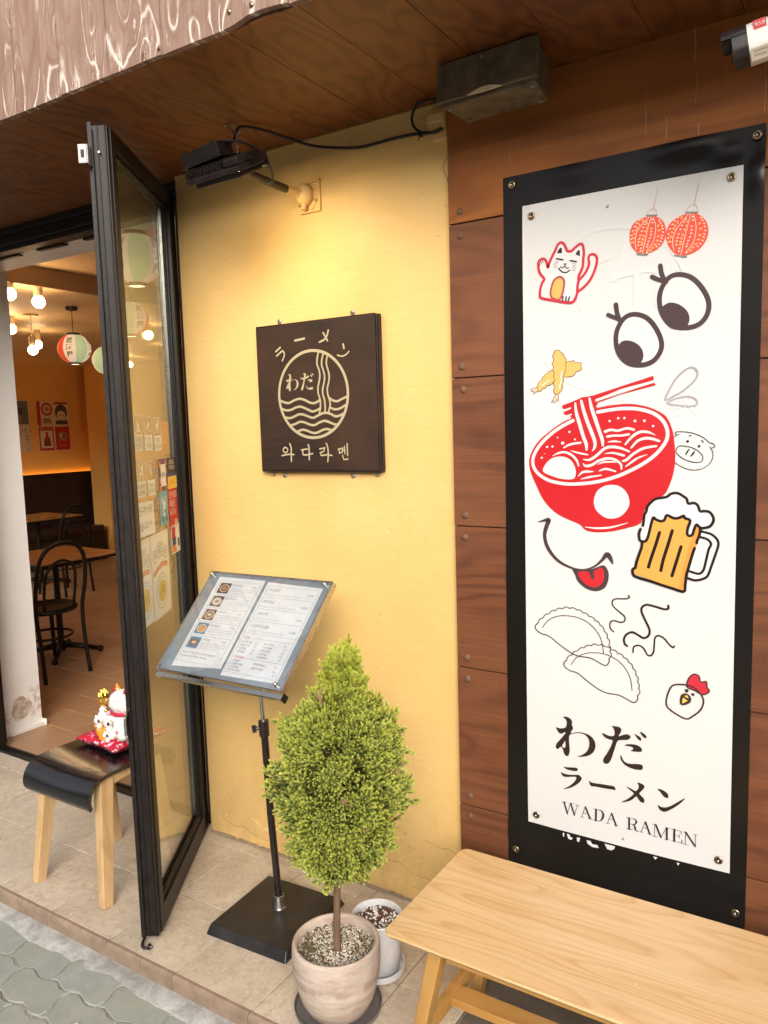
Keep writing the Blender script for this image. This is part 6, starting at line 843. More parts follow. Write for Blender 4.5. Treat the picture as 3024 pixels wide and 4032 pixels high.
P_=sq(.072,.066,.022); up=[p for p in P_ if p[1]>.004]; n=len(up)
mb.add([Vector((xx,a*1.02,b*1.02)) for xx in (-.018,.028) for a,b in up]+[Vector((xx,a*.93,b*.93)) for xx in (-.018,.028) for a,b in up],[(i,i+1,n+i+1,n+i) for i in range(n-1)]+[(2*n+i,2*n+i+1,3*n+i+1,3*n+i) for i in range(n-1)]+[(i,i+1,2*n+i+1,2*n+i) for i in range(n-1)]).build('sun_hood',bkp,cc)
MB(CM).lathe([(.0001,.002),(.014,.002),(.022,.004),(.026,.0)],(0,0,0),20,Matrix.Rotation(R(-90),4,'Y')).build('lens_glass',plain('dark_lens_glass',(.01,.008,.01),.08),cc,smooth=True)
cf=lambda x,z,o:CM@Vector((x,-.0362-o,z))
mb=MB(); poly(mb,[(.040,.010),(.062,.010),(.062,.027),(.040,.027)],cf,.0004); put_text(mb,'에스원',.051,.0185,.008,cf,.0008,1,maxw=.018,bold=.02); put_text(mb,'HD',.076,.019,.012,cf,.0006,2,bold=.02); poly(mb,[(.068,.006),(.084,.006),(.084,.011),(.068,.011)],cf,.0006,2)
mb.build('brand_label',[cR,cW,P('label_grey',(.35,.33,.32))],cc)
mb=MB(); cf2=lambda x,z,o:CM@(Vector((x,-.025,-.027))+Vector((0,-.7,-.7))*(.0040+o)+Vector((0,.7,-.7))*z); poly(mb,[(.030,-.012),(.066,-.012),(.066,.012),(.030,.012)],cf2,.002,0); strk(mb,[(.036,-.006),(.060,-.006)],.002,cf2,.0024,1,False,False); strk(mb,[(.036,.002),(.056,.002)],.002,cf2,.0024,1,False,False); mb.build('serial_label',[P('label_cream',(.62,.54,.46)),txt_dim],cc)
mb=MB(); mb.tube([CM@Vector((.16,.03,0)),(-.11,1.86,2.30),(-.11,2.08,2.33)],.012,10); mb.lathe([(.0001,.012),(.035,.012),(.038,0)],(-.11,2.088,2.33),20,Matrix.Rotation(R(90),4,'X')); mb.build('mounting_arm',wh,cc,smooth='auto')
# ============================================================ MENU STAND
ms=thing('menu_stand','tilted acrylic menu display on a black pole stand beside the glass door','menu stand',(-1.62,1.82,0))
mb=MB(); 
def slab(c,w0,d0,w1,d1,z0,z1,rot):
    T=Matrix.Translation(c)@Matrix.Rotation(rot,4,'Z')
    vs=[T@Vector((sx*w0/2,sy*d0/2,z0)) for sx,sy in((-1,-1),(1,-1),(1,1),(-1,1))]+[T@Vector((sx*w1/2,sy*d1/2,z1)) for sx,sy in((-1,-1),(1,-1),(1,1),(-1,1))]
    mb.add(vs,[(3,2,1,0),(4,5,6,7)]+[(i,(i+1)%4,(i+1)%4+4,i+4) for i in range(4)])
slab((-1.612,1.807,0),.315,.335,.300,.300,.0,.030,R(3))
bmt=plain('matt_black_base',(.020,.018,.018),.42,0,.5,14,.05)
mb.build('base_plate',bmt,ms,bev=.004)
mb=MB(); mb.lathe([(.024,.030),(.0225,.034),(.0205,.038),(.0175,.072),(.0150,.0735)],(-1.618,1.826,0),20); mb.build('chrome_collar',MT['steel'],ms,smooth='auto')
mb=MB(); mb.tube([(-1.618,1.826,.071),(-1.628,1.817,.35),(-1.634,1.811,.655)],.0118,14); mb.build('lower_pole',plain('gloss_black_pole',(.018,.012,.011),.25),ms,smooth='auto')
mb=MB(); mb.tube([(-1.634,1.811,.650),(-1.638,1.807,.80),(-1.645,1.80,.935)],.0075,12); mb.build('upper_pole',MT['chrome'],ms,smooth='auto')
mb=MB(); mb.cyl((-1.6335,1.8115,.618),(-1.635,1.811,.668),.0165,14); mb.cyl((-1.634,1.811,.645),(-1.654,1.79,.645),.006,8); mb.cyl((-1.651,1.793,.645),(-1.660,1.784,.643),.013,7); mb.build('clamp_knob',bkp,ms,smooth='auto')
PN=Vector((0,-.697,.717)); PE=Vector((1,0,.010)).normalized(); PU=PN.cross(PE).normalized()  # up along the panel
PC=Vector((-1.664,1.768,.985))
PM=Matrix.Identity(4)
for i in range(3): PM[i][0]=PE[i];PM[i][1]=PU[i];PM[i][2]=PN[i];PM[i][3]=PC[i]
p_=lambda:MB(PM); W2,H2=.256,.1875
p_().box(-W2,W2,-H2+.004,H2,-.018,-.008).build('backing_board',plain('sky_tinted_backing_board',(.24,.27,.30),.45),ms)  # board colour lightened and blued to stand for sky reflected in the acrylic
mb=p_(); mb.box(-W2-.001,W2+.004,H2,H2+.004,-.022,.001); mb.box(W2,W2+.005,-H2,H2,-.022,.001); mb.box(-W2-.003,-W2,-H2,H2,-.022,-.004); mb.build('steel_frame',MT['steel'],ms,bev=.0006)
mb=p_(); mb.box(-W2,W2+.006,-H2-.018,-H2-.004,-.030,-.014); mb.build('bottom_channel',MT['steel'],ms,bev=.001)
mb=p_(); mb.box(W2+.0055,W2+.010,-H2-.022,-H2,-.034,-.012); mb.build('end_cap',MT['black_al'],ms)
pw=plain('white_menu_paper',(.74,.75,.76),.7,var=.03)
pf_=lambda o0:(lambda x,z,o:PM@Vector((x,z,o0+o)))
mg=P('menu_text_grey',(.13,.135,.15),.7); ml=P('menu_text_pale',(.36,.38,.40),.7); mr=P('menu_text_red',(.52,.12,.08),.7)
bowls=[P('bowl_photo_dark',(.10,.055,.035)),P('bowl_photo_cream',(.62,.57,.48)),P('bowl_photo_brown',(.28,.14,.07)),P('bowl_photo_blue',(.07,.22,.38)),P('bowl_photo_orange',(.55,.27,.10))]
# left sheet
for (name,q,o0) in (('menu_sheet',[(-.214,.176),(-.010,.176),(-.002,-.150),(-.204,-.168)],-.0072),('menu_sheet',[(.0035,.172),(.228,.166),(.226,-.166),(.008,-.170)],-.0070)):
    mb=MB(); f=pf_(o0); mb.add([f(x,z,0) for x,z in q],[(3,2,1,0)]); L=q[0][0]<-.1
    x0,x1=(q[3][0]+.008,q[1][0]-.010) if L else (q[3][0]+.008,q[1][0]-.010); zt=.160 if L else .157; zb=-.146 if L else -.155
    strk(mb,[(x0,zt),(x1,zt),(x1,zb),(x0,zb)],.0016,f,.0003,1,True,False); strk(mb,[(x0-.003,zt+.003),(x1+.003,zt+.003),(x1+.003,zb-.003),(x0-.003,zb-.003)],.0007,f,.0003,1,True,False)
    if L:
        names=['돈코츠라멘','매운 돈코츠라멘','마제소바','냉모밀라멘','토리라멘']; prices=['10,500','11,500','11,500','11,500','9,500']
        for k in range(5):
            zc=.132-.0525*k; xa=x0+.006
            poly(mb,[(xa,zc-.020),(xa+.048,zc-.020),(xa+.048,zc+.021),(xa,zc+.021)],f,.0004,4+(0 if k<3 else 3))
            E=lambda r,mi,off,ry=.78:poly(mb,[(xa+.025+r*math.cos(a),zc+r*ry*math.sin(a)) for a in np.linspace(0,2*PI,15)[:-1]],f,off,mi)
            E(.020,5 if k!=4 else 7,.0006);E(.0165,[6,5,6,8,6][k],.0008);E(.009,[8,6,5,8,5][k],.0010,.5)
            put_text(mb,names[k],xa+.053,zc+.014,.0095,f,.0004,2,left=True,maxw=.05); put_text(mb,prices[k],x1-.024,zc+.014,.008,f,.0004,2,maxw=.03)
            for j in range(3): put_text(mb,'국내산 돼지뼈를 우려낸 진한 육수와 생면 라멘'if j<2 else 'Japanese ramen in a rich broth',xa+.053,zc+.001-.0085*j,.0062,f,.0004,3,left=True,maxw=x1-xa-.062)
            if k<4: strk(mb,[(xa,zc-.026),(x1-.004,zc-.026)],.0012,f,.0003,1,False,False)
        put_text(mb,'차슈 추가, 계란 추가, 면 추가 가능합니다',x0+.006,-.115,.0085,f,.0004,2,left=True,maxw=.15); put_text(mb,'Basic composition is 2 Chashu, 1 Boiled egg',x0+.006,-.126,.008,f,.0004,2,left=True,maxw=.11)
        ec=(x1-.014,-.134)
    else:
        for k,(nm,pr) in enumerate((('차슈덮밥','11,500'),('새우튀김','10,000'),('가라아게','12,000'),('고기듬뿍 차슈덮밥','13,500'))):
            z=.143-.045*k; put_text(mb,nm,x0+.008,z,.0125,f,.0004,2,left=True,maxw=.075); put_text(mb,pr,x1-.024,z-.008,.0105,f,.0004,2,maxw=.036)
            put_text(mb,'특제 간장소스로 조린 차슈를 듬뿍 올린 따뜻한 덮밥',x0+.008,z-.018,.0066,f,.0004,3,left=True,maxw=[.14,.17,.10,.18][k]); strk(mb,[(x0+.006,z-.027),(x1-.006,z-.027)],.0012,f,.0003,1,False,False)
        put_text(mb,'SIDE',x0+.008,-.035,.013,f,.0004,9,left=True,bold=.02); strk(mb,[(x0+.04,-.035),(x1-.006,-.035)],.0012,f,.0003,1,False,False)
        for k,(a_,b_) in enumerate((('미니차슈 덮밥','4.0'),('모찌리도후','5.0'),('타코야끼','5.0'),('롤카츠5p','4.5'))): put_text(mb,a_,x0+.008,-.050-.0115*k,.0085,f,.0004,2,left=True,maxw=.042); put_text(mb,b_,x0+.067,-.050-.0115*k,.0085,f,.0004,2)
        for k,(a_,b_) in enumerate((('새우교자5p','4.0'),('치킨스틱4p','4.5'),('야끼교자5p','5.0'),('고로케2p','4.0'),('닭껍질튀김','5.0'))): put_text(mb,a_,x0+.095,-.048-.0115*k,.0085,f,.0004,2,left=True,maxw=.045); put_text(mb,b_,x1-.022,-.048-.0115*k,.0085,f,.0004,2)
        put_text(mb,'DRINK',x0+.008,-.103,.013,f,.0004,9,left=True,bold=.02); strk(mb,[(x0+.05,-.104),(x1-.006,-.104)],.0012,f,.0003,1,False,False)
        for k,a_ in enumerate(('코카콜라','코카콜라 제로','스프라이트','캔사이다 제로')): put_text(mb,a_,x0+.008,-.116-.0105*k,.0085,f,.0004,2,left=True,maxw=.05)
        put_text(mb,'생맥주(300ml)',x0+.095,-.118,.0085,f,.0004,2,left=True,maxw=.045); put_text(mb,'3.0',x1-.022,-.118,.0085,f,.0004,2); put_text(mb,'클라우드생맥주',x0+.095,-.132,.0085,f,.0004,2,left=True,maxw=.045); put_text(mb,'5.0',x1-.022,-.132,.0085,f,.0004,2)
        ec=(x1-.014,-.140)
    strk(mb,[(ec[0]+.007*math.cos(a),ec[1]+.007*math.sin(a)) for a in np.linspace(0,2*PI,13)[:-1]],.001,f,.0004,3,True,False); strk(mb,[(ec[0]-.005,ec[1]-.002),(ec[0],ec[1]-.004),(ec[0]+.005,ec[1]-.002)],.001,f,.0004,3)
    o=mb.build(name,[pw,ml,mg,ml,bowls[0],bowls[1],bowls[2],bowls[3],bowls[4],mr],ms); o['label']='left menu sheet with five bowl photos' if L else 'right menu sheet of rice dishes, sides and drinks'
acr=NT('clear_acrylic_cover'); fr=acr.n('ShaderNodeFresnel',_IOR=1.49); acr.l(acr.math('MULTIPLY_ADD',acr.n('ShaderNodeNewGeometry').outputs['Backfacing'],1/1.49-1.49,1.49),fr.inputs[0]); g=acr.n('ShaderNodeBsdfGlossy',_Roughness=.02); g.inputs[0].default_value=(1,1,1,1); tr=acr.n('ShaderNodeBsdfTransparent'); tr.inputs[0].default_value=(.95,.96,.97,1); mx=acr.n('ShaderNodeMixShader'); acr.l(acr.math('MULTIPLY',fr.outputs[0],1.7,clamp=True),mx.inputs[0]); acr.l(tr.outputs[0],mx.inputs[1]); acr.l(g.outputs[0],mx.inputs[2]); acr.l(mx.outputs[0],acr.out.inputs[0])
p_().box(-W2+.001,W2-.004,-H2+.002,H2-.003,-.0035,-.0005).build('acrylic_cover',acr.m,ms)
for x,z in [(-.243,.176),(.236,.176),(.232,-.172)]:
    mb=MB(PM@Matrix.Translation((x,z,0))); mb.lathe([(.0062,-.0004),(.0066,.004),(.0062,.009),(.004,.0115),(.0001,.012)],(0,0,0),14); mb.build('standoff_knob',MT['chrome'],ms,smooth=True)
mb=MB(PM@Matrix.Translation((-.243,-.178,0))); mb.lathe([(.003,.0),(.0045,.0006),(.005,0)],(0,0,0),12); mb.build('screw_hole',MT['black_al'],ms)
p_().box(-.09,.09,-.10,-.085,-.030,-.018).build('tilt_bracket',MT['black_al'],ms)
# ============================================================ CURVED STOOL
stl=thing('curved_stool','saddle shaped stool with glossy black curled seat and blond legs in the doorway','stool',(-2.34,1.75,0))
blond=plywood('blond_beech',(.60,.40,.20),(.42,.25,.10),'z',3,.45,scl=2.2,streak=.4,light=(.68,.48,.27),bstr=.12)
def seat_prof():
    c=[(1.549,.338),(1.537,.352),(1.532,.375),(1.538,.402),(1.556,.428),(1.584,.443),(1.62,.448),(1.68,.449),(1.74,.446),(1.80,.446),(1.84,.447),(1.880,.443),(1.900,.430),(1.914,.410),(1.918,.388),(1.912,.362)]
    return crom(c,k=3)
pr=seat_prof(); n=len(pr); mb=MB(); th=.013; X0,X1=-2.532,-2.172; NXs=10
N_=[]
for i in range(n):
    a=Vector(pr[max(i-1,0)]);b=Vector(pr[min(i+1,n-1)]);d=(b-a).normalized();N_.append(Vector((d.y,-d.x)))
for s_ in (0,1):
    for i in range(n):
        e=0
        if i<4 or i>n-5: e=.010*(1-min(i,n-1-i)/4)
        for k in range(NXs+1):
            x=X0+e+(X1-X0-2*e)*k/NXs; dz=-.004*math.sin(PI*k/NXs)
            y,z=pr[i]; y+=N_[i].x*th*s_; z+=N_[i].y*th*s_+ (dz if 8<i<n-8 else 0)
            mb.add([(x,y,z)],[])
W_=NXs+1
for s_ in (0,1):
    for i in range(n-1):
        for k in range(NXs): a=s_*n*W_+i*W_+k; mb.f.append([a,a+1,a+W_+1,a+W_]); mb.mi.append(0)
gb=NT('glossy_black_lacquer'); p=gb.pos(); nn=gb.noise(gb.pos(scale=(3,40,40)),1,5,.6); sp_=gb.noise(p,130,2,.6)
sy=gb.n('ShaderNodeSeparateXYZ'); gb.l(p,sy.inputs[0]); band=gb.ramp(gb.math('MULTIPLY_ADD',sy.outputs[1],10,-15.5),[(.0,0.0),(.25,1.0),(.55,.75),(1.0,.12)])
wear=gb.math('MULTIPLY',band,gb.ramp(nn,[(.47,0.0),(.66,1.0)])); spk_=gb.ramp(sp_,[(.76,0.0),(.78,1.0)])
c=gb.mix(gb.math('MULTIPLY',wear,.30),(.006,.005,.006),(.12,.04,.012)); c=gb.mix(spk_,c,(.5,.42,.3))
m_seat=gb.bsdf(c,gb.math('MULTIPLY_ADD',wear,.2,.22),0,.7,nn,.05,.001,coat=.15)
mb.build('seat',m_seat,stl,smooth=True)
for X_ in (X0,X1):
    mb=MB(); sgn=-1 if X_==X0 else 1
    for i in range(n):
        e=0
        if i<4 or i>n-5: e=.010*(1-min(i,n-1-i)/4)
        y,z=pr[i]; xx=X_-sgn*e+sgn*.0006; mb.add([(xx,y,z),(xx,y+N_[i].x*th,z+N_[i].y*th)],[])
    for i in range(n-1): mb.f.append([2*i,2*i+1,2*i+3,2*i+2]); mb.mi.append(0)
    mb.build('seat_edge',plain('worn_black_ply_edge',(.05,.03,.015),.5,0,.9,120),stl)
mb=MB()
for e_i in (0,n-1):
    y,z=pr[e_i]; nv=N_[e_i]; mb.add([(X0+.01,y,z),(X1-.01,y,z),(X1-.01,y+nv.x*th,z+nv.y*th),(X0+.01,y+nv.x*th,z+nv.y*th)],[(0,1,2,3)])
mb.build('seat_lip',m_seat,stl)
for (fx,fy,tx,ty) in [(-2.507,1.548,-2.483,1.612),(-2.160,1.566,-2.203,1.622),(-2.500,1.880,-2.483,1.83),(-2.175,1.880,-2.203,1.83)]:
    mb=MB(); mb.bar((fx,fy,0),(tx,ty,.432),.030,.038,up=(0,1,0),w2=.039,h2=.056); mb.build('leg',blond,stl,bev=.003)
for X_ in (-2.483,-2.203):
    mb=MB(); P_=[(1.60,.432),(1.85,.432),(1.85,.36)]+[(1.85-.25*(1-math.cos(q))/2*1.0,.36+.045*math.sin(q)) for q in np.linspace(0,PI,9)[1:-1]]+[(1.60,.36)]
    mb.prism(P_,lambda a,b,c:Vector((c,a,b)),X_-.016,X_+.016); mb.build('side_rail',blond,stl)
# ============================================================ CUSHION AND LUCKY CAT
cu=thing('cushion','small red flowered cushion on the black stool','cushion',(-2.36,1.83,.45))
mb=MB(Matrix.Translation((-2.372,1.842,.468))@Matrix.Rotation(R(-4),4,'Z')); K=22;hs=.122
for s_ in (1,-1):
    for j in range(K+1):
        for i in range(K+1):
            u=i/K*2-1;v=j/K*2-1; pin=1-.10*(1-abs(u*v)); e=(1-u*u)*(1-v*v); h=.034*max(0,e)**.36
            if s_<0: h=-min(.0178,h*1.1)
            else: h=h*(.85)+ .001*math.sin(u*9+v*5)
            mb.add([(u*hs*(1-.13*(1-v*v)),v*hs*(1-.13*(1-u*u)),h)],[])
for s_ in (0,1):
    for j in range(K):
        for i in range(K): a=s_*(K+1)**2+j*(K+1)+i; mb.f.append([a,a+1,a+K+2,a+K+1]); mb.mi.append(0)
fb=NT('red_floral_fabric'); p=fb.pos(); v1=fb.n('ShaderNodeTexVoronoi',_Scale=30); fb.l(p,v1.inputs['Vector']); nf=fb.noise(p,60,3,.6); big=fb.noise(p,13,2)
blob=fb.ramp(fb.math('ADD',v1.outputs['Distance'],fb.math('MULTIPLY',nf,.6)),[(.66,1.0),(.70,0.0)]); area=fb.ramp(big,[(.30,0.0),(.42,1.0)])
ff=fb.math('MULTIPLY',blob,area); col=fb.mix(fb.ramp(v1.outputs['Distance'],[(.08,0.0),(.2,1.0)]),(.72,.66,.62),(.62,.20,.32))
petal=fb.noise(p,55,1.5,.45); c=fb.mix(fb.ramp(petal,[(.54,0.0),(.57,1.0)]),(.50,.012,.035),fb.mix(fb.ramp(fb.noise(p,90,1),[(.45,0.0),(.55,1.0)]),(.66,.24,.36),(.78,.70,.68))); c=fb.mix(fb.ramp(fb.noise(p,70,2,.5),[(.66,0.0),(.68,.8)]),c,(.20,.26,.38))
mb.build('cushion_cover',fb.bsdf(c,.75,0,.3,fb.noise(p,400,2),.2),cu,smooth=True)
ct=thing('lucky_cat','white porcelain lucky cat figurine holding a gold charm, seated on the cushion','figurine',(-2.31,1.80,.485))
por=plain('white_porcelain',(.80,.78,.75),.12,0,.02,10,.02,coat=.5); gold=plain('bright_gold_leaf',(.80,.48,.10),.22,.9,.25,120,.6); ora=plain('orange_glaze',(.78,.33,.03),.2,coat=.4,var=.05); redg=plain('red_glaze',(.45,.02,.03),.25); blg=plain('black_glaze',(.015,.01,.01),.25)
mb=MB(); mb.ball((-2.300,1.812,.535),(.058,.050,.060),20,14); mb.ball((-2.330,1.765,.508),(.030,.030,.024),14,9); mb.ball((-2.255,1.757,.528),(.030,.024,.031),16,10,Matrix.Rotation(R(-20),4,'X')); mb.ball((-2.368,1.762,.567),(.021,.021,.024),12,8); mb.ball((-2.345,1.778,.557),(.026,.022,.018),12,8); mb.ball((-2.368,1.765,.590),(.016,.016,.016),12,8)
mb.build('body',por,ct,smooth=True)
MB().ball((-2.300,1.800,.622),(.056,.050,.047),22,16).build('head',por,ct,smooth=True)
for x,c1 in ((-2.323,0),(-2.268,1)):
    mb=MB(); mb.tube([(x,1.800,.655),(x-.002,1.799,.670),(x-.003,1.798,.688)],[.017,.012,.002],10); e_=mb.build('ear',ora if c1==0 else blg,ct,smooth=True)
    MB().tube([(x-.003,1.789,.660),(x-.003,1.790,.672),(x-.003,1.794,.681)],[.009,.006,.001],8).build('inner_ear',redg,e_,smooth=True)
mb=MB()
def face_arc(pts,r=.0009):
    o=[]
    for x,z in pts:
        dx=(x+2.300)/.056;dz=(z-.622)/.047; y=1.800-.0505*math.sqrt(max(0,1-dx*dx-dz*dz)); o.append((x,y,z))
    mb.tube(crom(o,k=3),r,5)
face_arc([(-2.297,.634),(-2.287,.641),(-2.275,.640),(-2.267,.632)]); face_arc([(-2.346,.634),(-2.338,.640),(-2.328,.638),(-2.322,.632)]); face_arc([(-2.330,.612),(-2.325,.606),(-2.316,.609),(-2.312,.614),(-2.307,.606),(-2.298,.604),(-2.292,.610)])
mb.build('painted_features',plain('grey_painted_line',(.16,.12,.13),.3),ct)
mb=MB(); 
for k in range(3): face_arc([(-2.282+.002*k,.612-.006*k),(-2.272+.002*k,.608-.006*k)],.0011)
mb.build('whisker_marks',plain('pink_painted_line',(.62,.25,.28),.3),ct)
mb=MB(); mb.lathe([(.044,-.008),(.049,0),(.045,.008)],(-2.303,1.803,.586),22); mb.build('collar',plain('crimson_collar',(.55,.02,.07),.4),ct,smooth=True)
MB().ball((-2.337,1.762,.584),(.010,.009,.009),8,6).build('bow',plain('pink_lace_bow',(.70,.40,.50),.6,0,.3,200),ct,smooth=True)
MB().ball((-2.352,1.764,.592),.008,10,8).build('bell',gold,ct,smooth=True)
mb=MB(); mb.lathe([(.013,0),(.021,.008),(.0235,.020),(.021,.032),(.015,.036)],(-2.366,1.768,.607),10); 
for k in range(46):
    a=random.uniform(0,2*PI);r_=random.uniform(0,.020);mb.ball((-2.366+r_*math.cos(a),1.768+r_*math.sin(a),.645+.018*(1-(r_/.02)**2)+random.uniform(-.003,.003)),random.uniform(.003,.0055),5,4)
mb.build('gold_charm',gold,ct,smooth=False)
MB().ball((-2.378,1.748,.625),(.006,.003,.007),8,6).build('red_jewel',redg,ct,smooth=True)
mb=MB(); mb.lathe([(.017,0),(.022,.004),(.0255,.022),(.027,.036),(.026,.042),(.001,.042)],(-2.364,1.757,.484),18); mb.build('orange_barrel',ora,ct,smooth='auto')
MB().ball((-2.374,1.736,.500),(.014,.006,.011),10,8).build('red_crest',redg,ct,smooth=True)
mb=MB()
for k in range(11):
    a=k/10; mb.ball((-2.378+.036*a,1.7325+.004*a+.006*abs(a-.5),.519-.014*math.sin(PI*a)),.0016,5,4)
mb.build('bead_chain',blg,ct)
for (x,y,z,r_) in [(-2.386,1.752,.552,.0155),(-2.327,1.748,.553,.0165),(-2.325,1.738,.512,.0135)]:
    mb=MB(); mb.ball((x,y,z),(r_,r_,r_*.95),12,9); mb.ball((x,y+.004,z-r_*1.25),(r_*.85,r_*.8,r_),10,8); mb.ball((x-r_*.6,y,z+r_*.8),r_*.35,6,5); mb.ball((x+r_*.6,y,z+r_*.8),r_*.35,6,5); kt=mb.build('kitten',por,ct,smooth=True)
    MB().ball((x+r_*.75,y-r_*.5,z+.002),(r_*.38,r_*.3,r_*.4),6,5).build('black_spot',blg,kt,smooth=True); MB().ball((x-r_*.2,y-r_*.75,z-r_*1.2),(r_*.35,r_*.25,r_*.4),6,5).build('gold_spot',ora,kt,smooth=True)
MB().ball((-2.262,1.7345,.534),(.0095,.002,.0075),10,8).build('pink_paw_pad',plain('pink_glaze',(.70,.22,.32),.2),ct,smooth=True)
# ============================================================ POTS
pt=thing('clay_pot','large rounded pale clay pot in front, on a dark saucer','plant pot',(-1.212,1.592,0))
c=(-1.212,1.592,0)
cl=NT('chalky_clay'); p=cl.pos(); n1=cl.noise(cl.pos(scale=(1,1,5)),7,6,.7); n2=cl.noise(p,24,6,.7); zz=cl.n('ShaderNodeSeparateXYZ'); cl.l(p,zz.inputs[0])
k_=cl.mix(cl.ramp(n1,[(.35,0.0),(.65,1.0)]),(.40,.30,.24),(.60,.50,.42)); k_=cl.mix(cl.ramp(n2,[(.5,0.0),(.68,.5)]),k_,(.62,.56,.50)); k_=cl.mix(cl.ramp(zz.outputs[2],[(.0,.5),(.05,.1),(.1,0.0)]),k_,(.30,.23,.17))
band=cl.math('MULTIPLY',cl.ramp(zz.outputs[2],[(.10,0.0),(.115,1.0),(.128,1.0),(.14,0.0)]),cl.ramp(n2,[(.42,0.0),(.55,.55)])); k_=cl.mix(band,k_,(.30,.20,.15))
MT['clay']=cl.bsdf(k_,.88,0,.25,cl.math('ADD',n1,n2),.5,.003)
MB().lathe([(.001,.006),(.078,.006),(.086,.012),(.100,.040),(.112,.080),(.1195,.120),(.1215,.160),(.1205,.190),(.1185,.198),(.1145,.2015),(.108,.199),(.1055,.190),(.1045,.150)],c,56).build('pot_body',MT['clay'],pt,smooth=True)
MB().lathe([(.001,.0015),(.112,.0015),(.119,.006),(.1215,.018),(.1195,.0185),(.115,.008),(.10,.005),(.001,.005)],c,48).build('saucer',plain('dark_grey_saucer',(.14,.125,.12),.5,0,.2),pt,smooth='auto')
MB().lathe([(.001,.170),(.05,.171),(.1045,.166)],c,32).build('soil',plain('potting_soil',(.085,.055,.038),.95,var=.6,scale=150,bstr=.8),pt,smooth=True)
def grit(name,c,r,z,n,cols,sz,parent):
    mb=MB()
    for k in range(n):
        a=random.uniform(0,2*PI);q=r*math.sqrt(random.random());s_=random.uniform(*sz); T=Matrix.Rotation(random.uniform(0,3),4,'X')@Matrix.Rotation(random.uniform(0,3),4,'Z')
        mb.cur=random.choices(range(len(cols)),[w_ for _,w_ in cols])[0]
        mb.ball((c[0]+q*math.cos(a),c[1]+q*math.sin(a),z+random.uniform(-.001,.004)),(s_,s_*random.uniform(.6,1),s_*random.uniform(.5,.9)),5,3,T)
    o=mb.build(name,[m_ for m_,_ in cols],parent); o['kind']='stuff'; return o
g1=plain('pale_grit_stone',(.52,.44,.34),.8,var=.3,scale=200);g2=plain('white_grit_stone',(.74,.70,.62),.8);g3=plain('brown_grit',(.16,.10,.06),.9);g4=plain('perlite_white',(.82,.81,.79),.8);g5=plain('bark_chip_red',(.11,.045,.030),.7,var=.4)
grit('gravel',c,.103,.172,3400,[(g1,5),(g2,4),(g3,3)],(.0016,.0034),pt)
mb=MB()
for k in range(130):
    a=random.gauss(3.9,.6) if random.random()<.7 else random.gauss(.5,.35); q=random.uniform(.055,.10);x=c[0]+q*math.cos(a);y=c[1]+q*math.sin(a);z=.177+random.uniform(0,.008); d=random.uniform(0,6);L=random.uniform(.004,.009)
    ux,uy=math.cos(d)*L,math.sin(d)*L; mb.add([(x-ux,y-uy,z),(x-uy*.5,y+ux*.5,z+.002),(x+ux,y+uy,z+random.uniform(-.002,.004)),(x+uy*.5,y-ux*.5,z+.002)],[(0,1,2,3)])
o=mb.build('ground_cover_leaves',plain('olive_weed_leaf',(.11,.10,.045),.6,var=.5,scale=90),pt); o['kind']='stuff'
p2=thing('white_pot','small glossy white plant pot with saucer behind the clay pot','plant pot',(-1.197,1.775,0))
c2=(-1.197,1.775,0); wg=plain('white_glazed_ceramic',(.66,.66,.68),.22,0,.05,60,.05,coat=.3)
MB().lathe([(.001,.012),(.058,.012),(.064,.016),(.069,.08),(.074,.168),(.0745,.174),(.071,.1745),(.0685,.170),(.067,.150)],c2,44).build('pot_body',wg,p2,smooth=True)
MB().lathe([(.001,.001),(.068,.001),(.077,.006),(.080,.024),(.078,.0255),(.0745,.023),(.071,.009),(.001,.008)],c2,44).build('saucer',wg,p2,smooth='auto')
MB().lathe([(.001,.150),(.067,.148)],c2,24).build('soil',g5,p2)
grit('bark_and_perlite',c2,.064,.153,520,[(g4,5),(g5,6),(g3,2)],(.003,.0062),p2)
mb=MB()
for k in range(22): 
    a=random.uniform(0,6.28);q=random.uniform(0,.05);d=random.uniform(0,6.28);x,y=c2[0]+q*math.cos(a),c2[1]+q*math.sin(a); mb.bar((x,y,.157),(x+.018*math.cos(d),y+.018*math.sin(d),.160),.002,.0015)
mb.build('bark_sliver',g5,p2)
# ============================================================ CONIFER
tr_=thing('topiary_conifer','bright green pointed lemon cypress growing in the clay pot','tree',(-1.205,1.588,.17))
axo=lambda z:float(np.interp(z,[.3,.5,.75,.9,1.06],[.0,.02,.028,.036,.055]))
ax=lambda z:Vector((-1.204+axo(z)*.796,1.587+axo(z)*.605,z))
bark=NT('cypress_bark'); p=bark.pos(scale=(60,60,14)); nb=bark.noise(p,1,5,.6); bark=bark.bsdf(bark_c:=bark.mix(nb,(.10,.055,.030),(.24,.15,.095)),.85,0,.3,nb,.7,.003)
mb=MB(); mb.tube([(-1.2035,1.586,.165),(-1.204,1.587,.19),(-1.203,1.588,.26),(-1.200,1.590,.34),(-1.196,1.593,.42),(-1.19,1.598,.6),(-1.185,1.603,.8),(-1.182,1.605,.93)],[.0125,.0105,.0098,.0094,.009,.007,.004,.0015],14); mb.build('trunk',bark,tr_,smooth=True)
PR=[(.415,.028),(.432,.070),(.455,.100),(.49,.128),(.535,.151),(.58,.168),(.63,.180),(.68,.185),(.73,.180),(.775,.166),(.805,.150),(.83,.128),(.852,.100),(.872,.081),(.90,.067),(.93,.053),(.955,.041),(.98,.029),(.998,.012)]
pz=[a for a,b in PR];pr_=[b for a,b in PR]
br=MB()
